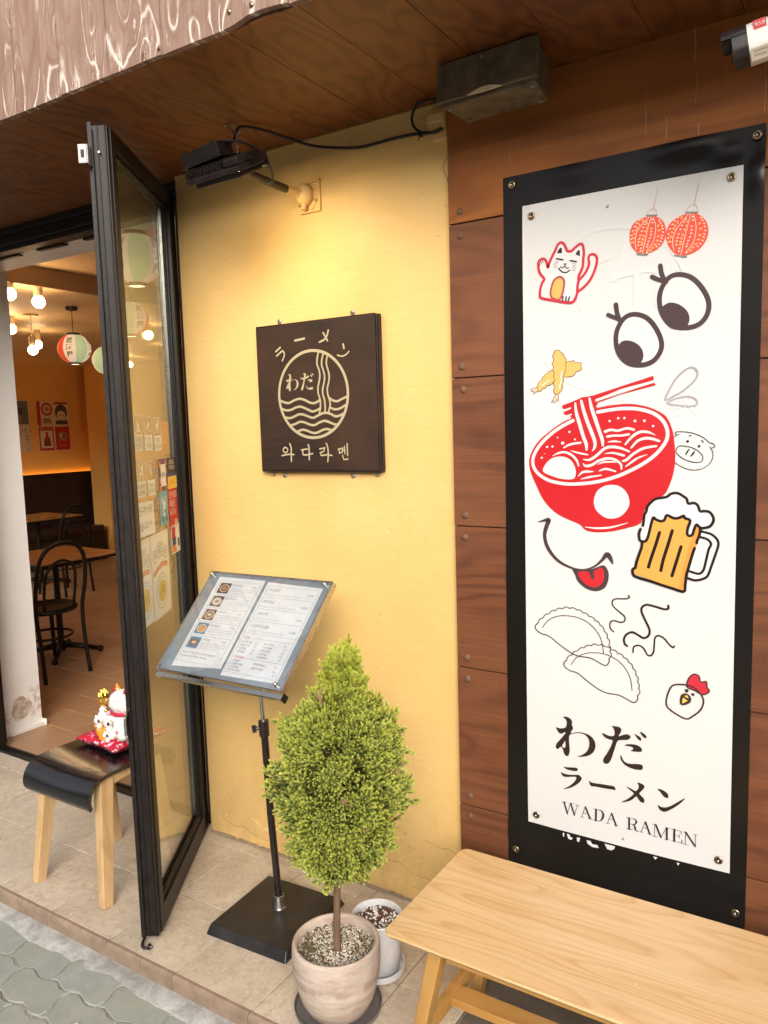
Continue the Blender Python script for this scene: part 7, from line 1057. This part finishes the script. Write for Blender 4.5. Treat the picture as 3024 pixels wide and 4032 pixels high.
for k in range(150):
    z0=random.uniform(.42,.88); a=random.uniform(0,2*PI); z1=min(.93,z0+random.uniform(-.02,.12)); r1=np.interp(z1,pz,pr_)*.86; A0=ax(z0);B0=ax(z1)+Vector((math.cos(a),math.sin(a),0))*r1
    m1=A0.lerp(B0,.5)+Vector((0,0,-.012)); br.tube([A0,m1,B0],[.0028,.0019,.0009],5,cap=False)
br.build('branches',bark,tr_,smooth=True)
# sprig template, then thousands of jittered sprigs merged into one crown
def sprig(seed):
    rr=np.random.default_rng(seed); V_=[];F_=[];G_=[]
    def leaflet(b,d,l,w_,g):
        d=d/np.linalg.norm(d); s=np.cross(d,[0,0,1.]); s=s/(np.linalg.norm(s)+1e-9); u=np.cross(s,d); o=len(V_)
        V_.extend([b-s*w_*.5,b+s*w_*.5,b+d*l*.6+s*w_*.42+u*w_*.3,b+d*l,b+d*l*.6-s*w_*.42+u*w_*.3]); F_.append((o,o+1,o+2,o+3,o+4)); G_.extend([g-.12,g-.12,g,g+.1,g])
    def stem(b,d,L,lv,g0):
        n=max(3,int(L/.0042)); p=b.copy()
        for i in range(n):
            f=i/n; d2=d+np.array([0,0,.10*f]);d2/=np.linalg.norm(d2);p=p+d2*L/n
            a0=rr.uniform(0,6.28)
            for k in range(3):
                a=a0+k*2.09; s=np.cross(d2,[.3,.2,1]);s/=np.linalg.norm(s);u=np.cross(s,d2); dd=d2*.95+(s*np.cos(a)+u*np.sin(a))*.52
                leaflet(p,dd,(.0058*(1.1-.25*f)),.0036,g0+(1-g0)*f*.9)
            if lv and i in (n//3,n//2,2*n//3):
                a=rr.uniform(0,6.28); dd=d2*.8+(s*np.cos(a)+u*np.sin(a))*.62; stem(p.copy(),dd/np.linalg.norm(dd),L*.42,0,g0+.15)
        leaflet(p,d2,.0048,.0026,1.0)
    stem(np.zeros(3),np.array([1.,0,0]),.040,1,.12)
    return np.array(V_),F_,np.array(G_)
temps=[sprig(s_) for s_ in (1,2,3,4,5)]
AV=[];AF=[];AG=[];AR=[];off=0
def place(p,d,sc_,temp,tone,roll):
    global off
    V_,F_,G_=temp; d=d/np.linalg.norm(d); s=np.cross([0,0,1.],d); s=s/(np.linalg.norm(s)+1e-9); u=np.cross(d,s)
    s2=s*math.cos(roll)+u*math.sin(roll);u2=-s*math.sin(roll)+u*math.cos(roll)
    AV.append(V_@np.stack([d,s2,u2])*sc_+p); AF.extend([[i+off for i in f] for f in F_]); AG.append(np.clip(G_,0,1)); AR.append(np.full(len(V_),tone)); off+=len(V_)
cl_=[(rng.uniform(0,2*PI),rng.uniform(.36,1.03),rng.uniform(-1,1)) for _ in range(120)]
for k in range(760):
    z=float(np.interp(rng.random(),[0,.08,.5,.86,1],[.42,.47,.66,.84,.985])); a=rng.uniform(0,2*PI); bump=0
    for ca,cz_,cs in cl_:
        da=(a-ca+PI)%(2*PI)-PI; q=(da*.16/.04)**2+((z-cz_)/.04)**2
        if q<4: bump+=math.exp(-q)*cs
    inner=rng.random()<.28
    R0=float(np.interp(z,pz,pr_)); R1=R0*(1+.07*max(-1.3,min(1.3,bump)))*(rng.uniform(.45,.75) if inner else rng.uniform(.82,.98))-.052; R1=max(R1,.003)
    A=ax(z); slope=(float(np.interp(z+.02,pz,pr_))-float(np.interp(z-.02,pz,pr_)))/.04
    up=.60-.5*slope if slope<0 else .30-.25*slope
    if z>.84: up+=1.2
    d=np.array([math.cos(a),math.sin(a),up+.2])+rng.normal(0,.18,3); d/=np.linalg.norm(d)
    base=np.array([A.x+R1*math.cos(a),A.y+R1*math.sin(a),z-.022]); tone=rng.random()
    for j in range(8):
        t_=j/8; lat=rng.normal(0,.0075,3); dd=d+rng.normal(0,.26,3)*(1.1-t_*.5)
        place(base+d*t_*.034+lat,dd,rng.uniform(.75,1.25),temps[rng.integers(5)],min(.98,max(0,tone*.7+rng.random()*.3)) if rng.random()>.012 else 1.0,rng.uniform(0,6.28))
for k in range(230): # leader shoots at the tip and upward tufts
    z=rng.uniform(.82,.985); a=rng.uniform(0,2*PI); R0=float(np.interp(z,pz,pr_))*rng.uniform(.3,.95); A=ax(z)
    place(np.array([A.x+R0*math.cos(a),A.y+R0*math.sin(a),z-.022]),np.array([.35*math.cos(a),.35*math.sin(a),1.])+rng.normal(0,.15,3),rng.uniform(.8,1.25),temps[rng.integers(5)],rng.random(),rng.uniform(0,6.28))
AV=np.concatenate(AV);AG=np.concatenate(AG);AR=np.concatenate(AR)
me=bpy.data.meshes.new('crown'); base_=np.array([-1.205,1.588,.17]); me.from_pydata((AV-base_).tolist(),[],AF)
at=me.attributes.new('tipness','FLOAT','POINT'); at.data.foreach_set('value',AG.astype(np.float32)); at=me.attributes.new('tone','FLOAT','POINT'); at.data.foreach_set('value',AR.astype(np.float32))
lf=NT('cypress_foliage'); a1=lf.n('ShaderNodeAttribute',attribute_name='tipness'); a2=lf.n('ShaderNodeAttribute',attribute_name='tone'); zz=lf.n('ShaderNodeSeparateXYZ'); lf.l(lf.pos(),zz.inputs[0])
c=lf.mix(lf.ramp(a1.outputs['Fac'],[(.25,0.0),(.98,1.0)]),(.050,.070,.014),(.88,.90,.17));  # tips pale as new growth; sprig bases darkened to paint in crown shade
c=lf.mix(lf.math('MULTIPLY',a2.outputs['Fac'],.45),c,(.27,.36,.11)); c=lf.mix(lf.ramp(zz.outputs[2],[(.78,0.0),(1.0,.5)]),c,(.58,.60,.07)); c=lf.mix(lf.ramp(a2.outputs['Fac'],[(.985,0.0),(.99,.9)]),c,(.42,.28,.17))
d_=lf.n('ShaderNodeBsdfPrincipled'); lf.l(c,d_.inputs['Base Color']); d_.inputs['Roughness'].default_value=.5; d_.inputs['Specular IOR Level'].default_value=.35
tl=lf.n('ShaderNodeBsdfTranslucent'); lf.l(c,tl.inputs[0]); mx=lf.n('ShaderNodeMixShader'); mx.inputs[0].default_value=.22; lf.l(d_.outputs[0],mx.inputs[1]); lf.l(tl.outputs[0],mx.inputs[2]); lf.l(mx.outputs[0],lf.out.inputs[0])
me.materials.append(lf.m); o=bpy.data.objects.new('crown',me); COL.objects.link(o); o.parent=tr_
# ============================================================ BENCH
bn=thing('wooden_bench','pale varnished wooden bench in front of the banner','bench',(-.2,1.62,0))
bt=NT('varnished_ash'); p=bt.pos(scale=(.65,4.2,4.2)); n=bt.noise(p,2.1,1.6,.45,.15); rv=bt.math('FRACT',bt.math('MULTIPLY',n,15)); fine=bt.noise(bt.pos(scale=(3,230,230)),1,3,.6)
str_=bt.noise(bt.pos(scale=(.35,9,9)),1.5,3,.5); rg=bt.ramp(rv,[(0,.9),(.12,.55),(.5,.05),(.86,.15),(1,.9)])
c=bt.mix(bt.math('MULTIPLY',rg,.85),(.74,.50,.25),(.55,.31,.12)); c=bt.mix(bt.ramp(str_,[(.4,0.0),(.62,.5)]),c,(.80,.59,.34)); c=bt.mix(bt.math('MULTIPLY',bt.ramp(fine,[(.4,0.0),(.7,1.0)]),.35),c,(.56,.33,.13))
sc_=bt.noise(bt.pos(scale=(6,60,1)),1,5,.8); c=bt.mix(bt.ramp(sc_,[(.68,0.0),(.74,.45)]),c,(.45,.26,.11)); c=bt.mix(bt.ramp(bt.noise(bt.pos(),150,2,.5),[(.74,0.0),(.76,.6)]),c,(.86,.74,.55)); c=bt.mix(bt.ramp(bt.noise(bt.pos(),5,4,.6),[(.52,0.0),(.75,.3)]),c,(.60,.36,.15))
MT['ash']=bt.bsdf(c,.38,0,.5,fine,.08,.0008)
MT['ash_leg']=plywood('varnished_ash_leg',(.50,.27,.075),(.36,.17,.04),'z',3,.35,scl=2,streak=.4,light=(.58,.33,.11),bstr=.1)
MT['ash_rail']=plywood('varnished_ash_rail',(.50,.26,.065),(.38,.17,.04),'x',3,.35,scl=2,streak=.4,light=(.58,.32,.10),bstr=.1)
mb=MB(); x0,x1,y0,y1=-.935,.62,1.402,1.822; P_=rrect(x0,y0,x1,y1,.022,6)
def ring(P_,cx_,cy_,d,z): return [(cx_+(x-cx_)*(1-d/.7),cy_+(y-cy_)*(1-d/.21),z) for x,y in P_]
cxb,cyb=(x0+x1)/2,(y0+y1)/2; n=len(P_); rr_=[ring(P_,cxb,cyb,.020,.409),ring(P_,cxb,cyb,.003,.420),ring(P_,cxb,cyb,0,.426),ring(P_,cxb,cyb,.002,.4295),ring(P_,cxb,cyb,.005,.430)]
for r_ in rr_: mb.add(r_,[])
for j in range(4): mb.f+=[[j*n+i,j*n+(i+1)%n,(j+1)*n+(i+1)%n,(j+1)*n+i] for i in range(n)]; mb.mi+=[0]*n
mb.f.append([4*n+i for i in range(n)]);mb.mi.append(0); mb.f.append([i for i in range(n)][::-1]);mb.mi.append(0)
mb.build('seat_top',MT['ash'],bn,smooth='auto')
for (sx,sy,tx,ty,fx,fy) in [(-1,-1,-.818,1.475,-.905,1.452),(1,-1,.50,1.475,.59,1.452),(-1,1,-.818,1.745,-.880,1.775),(1,1,.50,1.745,.57,1.775)]:
    mb=MB(); mb.bar((fx,fy,-.0 if sx<0 else -.02),(tx,ty,.409),.030,.034,up=(0,1,0),w2=.034,h2=.048); mb.build('leg',MT['ash_leg'],bn,bev=.004)
mb=MB(); mb.box(-.800,.49,1.462,1.482,.365,.409); mb.build('apron',MT['ash_rail'],bn,bev=.001)
mb=MB(); mb.box(-.800,.49,1.738,1.758,.365,.409); mb.build('apron',MT['ash_rail'],bn,bev=.001)
mb=MB(); mb.box(-.830,-.808,1.495,1.735,.360,.409); mb.build('end_apron',MT['ash_leg'],bn,bev=.001)
mb=MB(); mb.bar((-.866,1.46,.165),(-.862,1.762,.165),.020,.040); mb.build('side_stretcher',MT['ash_leg'],bn,bev=.001)
mb=MB(); mb.box(-.858,.56,1.585,1.640,.150,.172); mb.build('long_stretcher',MT['ash_rail'],bn,bev=.002)
# ============================================================ INTERIOR
mus=NT('ochre_interior_paint'); p=mus.pos(); n=mus.noise(p,1.5,4); mus=mus.bsdf(mus.mix(n,(.70,.38,.095),(.78,.45,.13)),.6,0,.3,mus.noise(p,60,3),.1)
ceilm=plain('warm_ceiling_paint',(.66,.47,.26),.6,var=.04,scale=4)
whitep=NT('scuffed_white_paint'); p=whitep.pos(); n=whitep.noise(p,7,6,.7); zz=whitep.n('ShaderNodeSeparateXYZ'); whitep.l(p,zz.inputs[0])
st_=whitep.math('MULTIPLY',whitep.ramp(zz.outputs[2],[(.06,0.0),(.10,1.0),(.19,.9),(.25,0.0)]),whitep.ramp(n,[(.47,0.0),(.56,.9)]))
c=whitep.mix(whitep.ramp(n,[(.4,0.0),(.7,.3)]),(.80,.77,.74),(.70,.66,.62)); c=whitep.mix(st_,c,(.40,.27,.17)); whitep=whitep.bsdf(c,.6,0,.3,n,.2,.002)
ITM=NT('terracotta_interior_tile'); p=ITM.pos(rand=4); n=ITM.noise(p,6,5,.6); oi=ITM.n('ShaderNodeObjectInfo')
c=ITM.mix(n,(.28,.14,.065),(.42,.24,.125)); c=ITM.mix(ITM.math('MULTIPLY',oi.outputs['Random'],.5),c,(.42,.26,.15)); ITM=ITM.bsdf(c,.38,0,.45,ITM.noise(p,40,4),.1)
fl=struct('interior_floor')
BX('floor_screed',MT['grout'],fl,-9.0,-.9,2.205,6.9,-.05,-.0035)
cnt=0; row=0; y=2.206
while y<6.3:
    x=-2.3-random.choice((0,.15,.3)); hrow=.20 if row%3 else .30
    while x>-8.6:
        L=random.choice((.30,.30,.20,.45)); xc=x-L/2; yc=y+hrow/2; rat=yc/-xc
        if .56<rat<1.02 and xc>-7.4 and cnt<292:
            tile_piece(x-L,x,y,y+hrow,m=ITM,parent=fl,name='floor_tile',gap=.0028); cnt+=1
        x-=L
    y+=hrow; row+=1
MB().add([(-9,2.206,-.0022),(-.9,2.206,-.0022),(-.9,6.9,-.0022),(-9,6.9,-.0022)],[(0,1,2,3)]).build('far_tiling',ITM,fl)
def wall(name,lab,m,*b): o=BX(name,m,None,*b); tag(o,lab,'wall'); return o
wall('interior_wall','ochre interior wall at the far left carrying the posters above the banquette',mus,-9.15,-8.955,2.2,7.1,-.05,2.6)
wall('interior_wall','ochre back wall of the dining room right of the banquette',mus,-8.955,-.9,6.90,7.1,-.05,2.7)
wall('interior_wall','ochre right hand wall of the dining room seen only through the door glass',mus,-1.10,-.9,2.25,6.9,-.05,2.7)
o=BX('interior_pier',mus,None,-8.70,-8.35,6.55,6.899,0,2.486); tag(o,'narrow ochre wall pier in the far corner of the dining room','pier')
o=BX('interior_ceiling',ceilm,None,-9.0,-4.27,2.24,7.0,2.487,2.70); st(o)
o=BX('entrance_ceiling',ceilm,None,-4.269,-.9,2.24,7.0,2.60,2.70); st(o)
o=BX('ceiling_step_trim',plain('grey_brown_ceiling_trim',(.34,.235,.15),.6,var=.04),None,-4.29,-4.262,2.45,7.0,2.484,2.599); tag(o,'grey brown drop in the ceiling just inside the entrance','ceiling trim')
o=BX('door_header',whitep,None,-3.99,-2.21,2.262,2.46,2.447,2.60); tag(o,'off white header strip over the inside of the entrance','header')
pl=thing('white_pillar','scuffed white pillar with a brown damp stain at its foot, left of the entrance','pillar',(-4.2,2.4,0))
BX('pillar_face',whitep,pl,-4.6,-3.884,2.27,2.492,0,2.60)
mb=MB(); mb.box(-4.6,-3.852,2.4925,2.502,.0,.036); mb.box(-3.884,-3.862,2.300,2.4925,0,.022); mb.build('skirting',whitep,pl,bev=.003)
st_p=MB(); K=14; P_=[(2.375+.062*math.cos(a)*random.uniform(.8,1.1),.135+.060*math.sin(a)*random.uniform(.75,1.1)) for a in np.linspace(0,2*PI,K+1)[:-1]]
poly(st_p,crom(P_,True,3),lambda y,z,o:Vector((-3.884+o,y,z)),.0006); dm=NT('flaking_damp_stain'); q=dm.pos(); n=dm.noise(q,28,6,.7); dm=dm.bsdf(dm.mix(dm.ramp(n,[(.42,0.0),(.6,1.0)]),(.42,.30,.20),(.60,.55,.50)),.9,0,.2,n,.8,.004); st_p.build('damp_patch',dm,pl)
o=BX('outer_left_pier',MT['grout'],None,-5.5,-3.99,2.10,2.262,-.05,2.52); tag(o,'dark wall pier left of the entrance frame','wall')
# banquette
bq=thing('banquette','long dark brown slatted bench seat with a tall back along the ochre wall','banquette',(-8.6,4.6,0))
dkb=plain('dark_brown_leather',(.022,.009,.006),.5,0,.3,9,.1); BX('back_panel',dkb,bq,-8.90,-8.83,2.6,6.90,0,1.128); BX('seat_base',dkb,bq,-8.83,-8.42,2.6,6.5,0,.36)
for k in range(7): BX('seat_cushion',dkb,bq,-8.825,-8.38,2.62+.55*k,3.16+.55*k,.362,.45,bev=.02)
mb=MB(); y=2.62
while y<6.88: mb.box(-8.83,-8.822,y,y+.018,.46,1.12); y+=.030
o=mb.build('back_slat',dkb,bq); o['kind']='stuff'
BX('led_strip',emit('lit_amber_led_strip',(1,.42,.06),6),bq,-8.945,-8.915,2.65,6.85,1.085,1.095)
# posters on the far wall
wf=lambda y,z,o:Vector((-8.953+o,y,z))
pp=thing('food_poster_set','four red and cream illustrated posters taped as a square on the ochre wall','poster',(-8.95,6.2,1.72))
cr1=P('poster_cream',(.62,.52,.36)); cr2=P('poster_red',(.42,.02,.02)); cr3=P('poster_dark',(.07,.045,.05)); cr4=P('poster_brown',(.30,.16,.09)); cr5=P('poster_slate',(.10,.13,.16))
def pst(y0,y1,z0,z1,bgc,items,par):
    mb=MB(); poly(mb,[(y0,z0),(y1,z0),(y1,z1),(y0,z1)],wf,.001,0); poly(mb,[(y0+.008,z0+.008),(y1-.008,z0+.008),(y1-.008,z1-.008),(y0+.008,z1-.008)],wf,.0016,1)
    for k,(mi,pts) in enumerate(items): poly(mb,[(y0+(y1-y0)*a,z0+(z1-z0)*b) for a,b in pts],wf,.0022+.0006*k,mi)
    return mb.build('poster_sheet',[cr1,bgc,cr1,cr2,cr3,cr4,cr5],par)
circ=lambda cx_,cy_,rx,ry,n=14:[(cx_+rx*math.cos(a),cy_+ry*math.sin(a)) for a in np.linspace(0,2*PI,n+1)[:-1]]
pst(6.003,6.230,1.732,2.040,cr1,[(3,[(.0,.0),(.22,.0),(.22,1),(.0,1)]),(3,circ(.62,.68,.36,.28)),(2,circ(.62,.68,.24,.18)),(5,circ(.62,.68,.15,.10)),(5,[(.3,.1),(.9,.1),(.8,.3),(.4,.32)])],pp)
pst(6.236,6.460,1.732,2.040,cr1,[(4,circ(.5,.55,.40,.33)),(2,circ(.5,.42,.28,.20)),(4,[(.08,.05),(.92,.05),(.85,.22),(.15,.22)]),(3,[(.05,.88),(.95,.88),(.95,.97),(.05,.97)]),(4,circ(.4,.42,.04,.03)),(4,circ(.62,.42,.04,.03))],pp)
pst(6.003,6.230,1.412,1.726,cr2,[(2,[(.12,.12),(.88,.12),(.88,.82),(.12,.82)]),(4,[(.3,.2),(.75,.2),(.7,.5),(.55,.65),(.35,.5)]),(3,[(.42,.3),(.62,.3),(.58,.78),(.46,.78)])],pp)
pst(6.236,6.460,1.412,1.726,cr2,[(5,circ(.5,.58,.32,.2)),(2,circ(.42,.62,.09,.07)),(4,circ(.58,.6,.1,.06)),(5,[(.25,.35),(.32,.35),(.36,.5),(.28,.5)]),(5,[(.66,.35),(.73,.35),(.72,.5),(.64,.5)])],pp)
mb=MB(); put_text(mb,'オレンジ',6.117,1.690,.046,wf,.005,bold=.02,maxw=.19); put_text(mb,'ラーメン',6.348,1.47,.04,wf,.005,maxw=.1); mb.build('poster_lettering',cr1,pp)
pq=thing('beer_poster','tall draft beer poster beside the pillar with Japanese lettering','poster',(-8.95,5.78,1.72))
pst(5.58,5.893,1.745,2.05,cr5,[(5,[(.55,.05),(.66,.05),(.68,.5),(.62,.85),(.54,.5)]),(4,circ(.62,.55,.12,.16))],pq); pst(5.58,5.893,1.415,1.742,cr1,[(5,[(.1,.05),(.5,.05),(.5,.6),(.1,.6)])],pq)
mb=MB(); put_text(mb,'ニッポン',5.80,1.675,.075,wf,.005,bold=.03,maxw=.22); mb.build('poster_lettering',cr3,pq)
mb=MB(); put_text(mb,'生',5.850,1.595,.075,wf,.005,bold=.02); mb.build('poster_lettering',cr2,pq)
mb=MB(); [put_text(mb,ch,5.852,1.545-.05*k,.055,wf,.005,bold=.03) for k,ch in enumerate('ビール')]; mb.build('poster_lettering',cr3,pq)
# bentwood chairs and tables
bwd=plain('black_bentwood',(.009,.006,.005),.4,0,.3,20,spec=.3); cane=plain('dark_ply_seat',(.055,.028,.014),.4); tbt=plywood('orange_oak_tabletop',(.36,.17,.055),(.24,.10,.03),'x',4,.3,scl=1.5)
def chair(loc,rz,lab):
    c_=thing('bentwood_chair',lab,'chair',loc,rz,'bentwood chairs in the dining room'); T=Matrix.Translation(Vector(loc))@Matrix.Rotation(rz,4,'Z'); m=lambda:MB(T)
    m().lathe([(.001,.440),(.17,.440),(.19,.434),(.203,.436),(.207,.450),(.200,.463),(.185,.463),(.175,.456),(.001,.454)],(0,0,0),32).build('seat',cane,c_,smooth='auto')
    m().lathe([(.19,.434),(.203,.434),(.210,.450),(.202,.466),(.188,.465)],(0,0,0),32).build('seat_ring',bwd,c_,smooth=True)
    for s_ in (-1,1): m().tube([(s_*.135,.155,.44),(s_*.150,.170,.25),(s_*.168,.195,0)],[.016,.015,.012],10).build('leg',bwd,c_,smooth=True)
    pts=[(-.165,-.215,0),(-.160,-.190,.22),(-.168,-.170,.44),(-.178,-.205,.62),(-.165,-.235,.78),(-.110,-.250,.872),(0,-.255,.905),(.110,-.250,.872),(.165,-.235,.78),(.178,-.205,.62),(.168,-.170,.44),(.160,-.190,.22),(.165,-.215,0)]
    m().tube(crom(pts,k=4),.0135,10).build('back_frame',bwd,c_,smooth=True)
    pts=[(-.105,-.165,.455),(-.112,-.195,.62),(-.09,-.220,.74),(0,-.232,.79),(.09,-.220,.74),(.112,-.195,.62),(.105,-.165,.455)]
    m().tube(crom(pts,k=4),.010,8).build('inner_hoop',bwd,c_,smooth=True)
    m().tube([(.158*math.cos(a),.158*math.sin(a)-.01,.265) for a in np.linspace(0,2*PI,25)],.009,8).build('stretcher',bwd,c_,smooth=True)
    return c_
ch0=chair((-4.70,3.10,0),R(88),'near black bentwood chair with a round seat just inside the pillar')
dup(ch0,(-6.98,4.86,0),R(92),'black bentwood chair beside the farther table, in front of the banquette'); dup(ch0,(-5.44,4.62,0),R(200),'black bentwood chair mostly hidden behind the open glass door'); dup(ch0,(-7.75,4.55,0),R(80),'black bentwood chair whose hooped back shows against the pillar edge')
dup(ch0,(-6.9,5.75,0),R(120),'black bentwood chair at the table in the far right corner by the door frame')
def table(loc,rz,lab):
    t_=thing('cafe_table',lab,'table',loc,rz,'cafe tables in the dining room'); T=Matrix.Translation(Vector(loc))@Matrix.Rotation(rz,4,'Z')
    MB(T).box(-.34,.34,-.33,.33,.715,.742).build('tabletop',tbt,t_,bev=.004); MB(T).box(-.342,.342,-.332,.332,.712,.732).build('table_edge',bwd,t_)
    MB(T).lathe([(.03,.03),(.024,.10),(.022,.65),(.05,.70),(.05,.712)],(0,0,0),16).build('column',bwd,t_,smooth=True)
    for a in (45,135,225,315): 
        mb=MB(T); mb.tube([(0,0,.075),(.13*math.cos(R(a)),.13*math.sin(R(a)),.055),(.26*math.cos(R(a)),.26*math.sin(R(a)),.024)],[.026,.020,.016],8); mb.ball((.27*math.cos(R(a)),.27*math.sin(R(a)),.022),.024,8,6); mb.build('foot',bwd,t_,smooth=True)
    return t_
tb0=table((-5.02,3.42,0),0,'nearest orange topped cafe table, partly behind the white pillar')
dup(tb0,(-7.62,5.02,0),0,'middle cafe table standing in front of the banquette'); dup(tb0,(-6.95,6.28,0),0,'farthest cafe table in the right corner next to the door frame')
# paper lanterns
def lantern_mat():
    t=NT('lit_striped_lantern_paper'); p=t.n('ShaderNodeTexCoord').outputs['Object']; s=t.n('ShaderNodeSeparateXYZ'); t.l(p,s.inputs[0])
    an=t.math('ARCTAN2',s.outputs[1],s.outputs[0]); an=t.math('FRACT',t.math('MULTIPLY_ADD',an,1/(2*PI),.5))
    W=(.90,.72,.52); G=(.50,.62,.34); Rr=(.80,.09,.03)
    c=t.ramp(an,[(0,W),(.125,G),(.25,W),(.375,Rr),(.5,W),(.625,G),(.75,W),(.875,Rr)],'CONSTANT')
    z=t.math('MULTIPLY',s.outputs[2],34/.2); rib=t.ramp(t.math('ABSOLUTE',t.math('SUBTRACT',t.math('FRACT',z),.5)),[(0,.72),(.10,1.0)])
    c=t.mix(1.0,c,rib,'MULTIPLY')
    return t.bsdf(c,.6,0,.2,emis=c,estr=.34)
LM=lantern_mat(); lblk=plain('black_lantern_cap',(.015,.01,.008),.5); 
def lantern(x,y,zc,ztop,sc_,rot,lab,canopy=True):
    o=thing('paper_lantern',lab,'lantern',(x,y,zc),rot,'striped paper lanterns'); T=Matrix.Translation((x,y,zc))@Matrix.Rotation(rot,4,'Z')@Matrix.Scale(sc_,4)
    prof=[(.040,-.096),(.068,-.085),(.092,-.062),(.108,-.032),(.114,0),(.108,.032),(.092,.062),(.068,.085),(.045,.096)]
    q=crom([(a,b,0) for a,b in prof],k=4); rib=[(a-(.0012 if i%2 else 0),b) for i,(a,b,_) in enumerate(q)]
    MB(T).lathe(rib,(0,0,0),40).build('paper_shade',LM,o,smooth=True)
    MB(T).lathe([(.001,.110),(.044,.110),(.046,.108),(.046,.094),(.036,.094)],(0,0,0),24).build('cap',lblk,o,smooth='auto'); MB(T).lathe([(.036,-.094),(.040,-.094),(.040,-.110),(.034,-.110),(.034,-.1)],(0,0,0),24).build('cap',lblk,o,smooth='auto')
    MB(T).lathe([(.001,-.107),(.033,-.107)],(0,0,0),16).build('glow_opening',emit('lantern_inner_glow',(1,.72,.38),3.0),o)
    m=MB(); m.cyl((x,y,zc+.109*sc_),(x,y,ztop-.006),.0032,6); m.build('cord',lblk,o)
    if canopy: MB().lathe([(.001,-.024),(.036,-.024),(.040,-.020),(.040,0)],(x,y,ztop),20).build('canopy',lblk,o,smooth='auto')
    prz=[(b,a) for a,b in prof]
    for q_ in range(4):
        ang0=2*PI*(.0625+.25*q_)-PI; mb=MB()
        def sf(u,v,off,ang0=ang0):
            r_=float(np.interp(v,[b for a,b in prof],[a for a,b in prof]))+.0012+off; th=ang0+u/.100
            return T@Vector((r_*math.cos(th),r_*math.sin(th),v))
        for k,chh in enumerate('居酒屋'): put_text(mb,chh,0,.050-.050*k,.044,sf,0,bold=-.02)
        mb.build('lettering',lblk,o)
    return o
lantern(-4.789,3.540,2.198,2.487,.985,R(103),'lit striped paper lantern with red panel hanging freely in the dining room')
lantern(-4.700,3.754,2.124,2.487,1.0,R(29),'green and white lit lantern half hidden by the left edge of the door')
lantern(-2.700,2.330,2.330,2.447,1.03,R(80),'largest lit paper lantern seen through the upper door glass',False)
lantern(-3.925,3.318,2.300,2.60,1.0,R(60),'lit paper lantern below the largest one in the door glass')
# ceiling bulbs
bulbm=emit('lit_warm_bulb',(1,.66,.34),40); sock=plain('cream_lamp_socket',(.62,.48,.32),.5)
def bulb(x,y,z,zt,lab,r_=.036):
    o=thing('ceiling_bulb',lab,'ceiling lamp',(x,y,zt),0,'round ceiling bulbs'); 
    MB().ball((x,y,z),r_,18,12).build('glass_globe',bulbm,o,smooth=True)
    mb=MB(); mb.lathe([(.022,z+r_*.80),(.026,z+r_*.9),(.027,zt-.0)],(x,y,0),16)
    if zt-z>.15: mb=MB(); mb.lathe([(.020,z+r_*.8),(.026,z+.06),(.024,z+.10),(.003,z+.105),(.003,zt-.012),(.05,zt-.01),(.055,zt)],(x,y,0),16)
    mb.build('socket',sock,o,smooth='auto')
bulb(-4.29,2.762,2.420,2.487,'lit round ceiling bulb nearest the pillar top'); bulb(-4.305,2.957,2.400,2.487,'lit round ceiling bulb second from the pillar')
bulb(-5.462,3.507,2.392,2.487,'lit ceiling bulb cut by the right edge of the white pillar'); bulb(-5.301,3.564,2.230,2.487,'lit pendant bulb on a short cord, lower of the close pair',.034)
bulb(-6.010,4.088,2.365,2.487,'lit ceiling bulb behind the pendant bulb'); bulb(-5.125,4.508,2.40,2.487,'lit bulb seen through the glass under the second lantern'); bulb(-6.08,5.58,2.40,2.487,'far lit bulb seen low through the door glass')
bulb(-7.3,4.2,2.40,2.487,'distant lit ceiling bulb over the banquette'); bulb(-7.4,6.2,2.40,2.487,'distant lit ceiling bulb in the far corner')
# ============================================================ ACROSS THE STREET (out-of-view facade, added and sized to darken reflections)
ob=thing('added_opposite_building','unseen rendered building added across the street to darken reflections','building',(0,-9,0))
fac=plain('darkened_facade_render',(.22,.20,.18),.8,var=.1,scale=2); gl=plain('window_dark_glass',(.05,.06,.07),.1)  # facade tone lowered so that reflections of it stay dark
BX('facade',fac,ob,-16,14,-12,-9,-.06,4.6)
for i in range(8):
    for z in (.8,): BX('window',gl,ob,-14+3.4*i,-12.2+3.4*i,-9.02,-8.98,z,z+1.7)
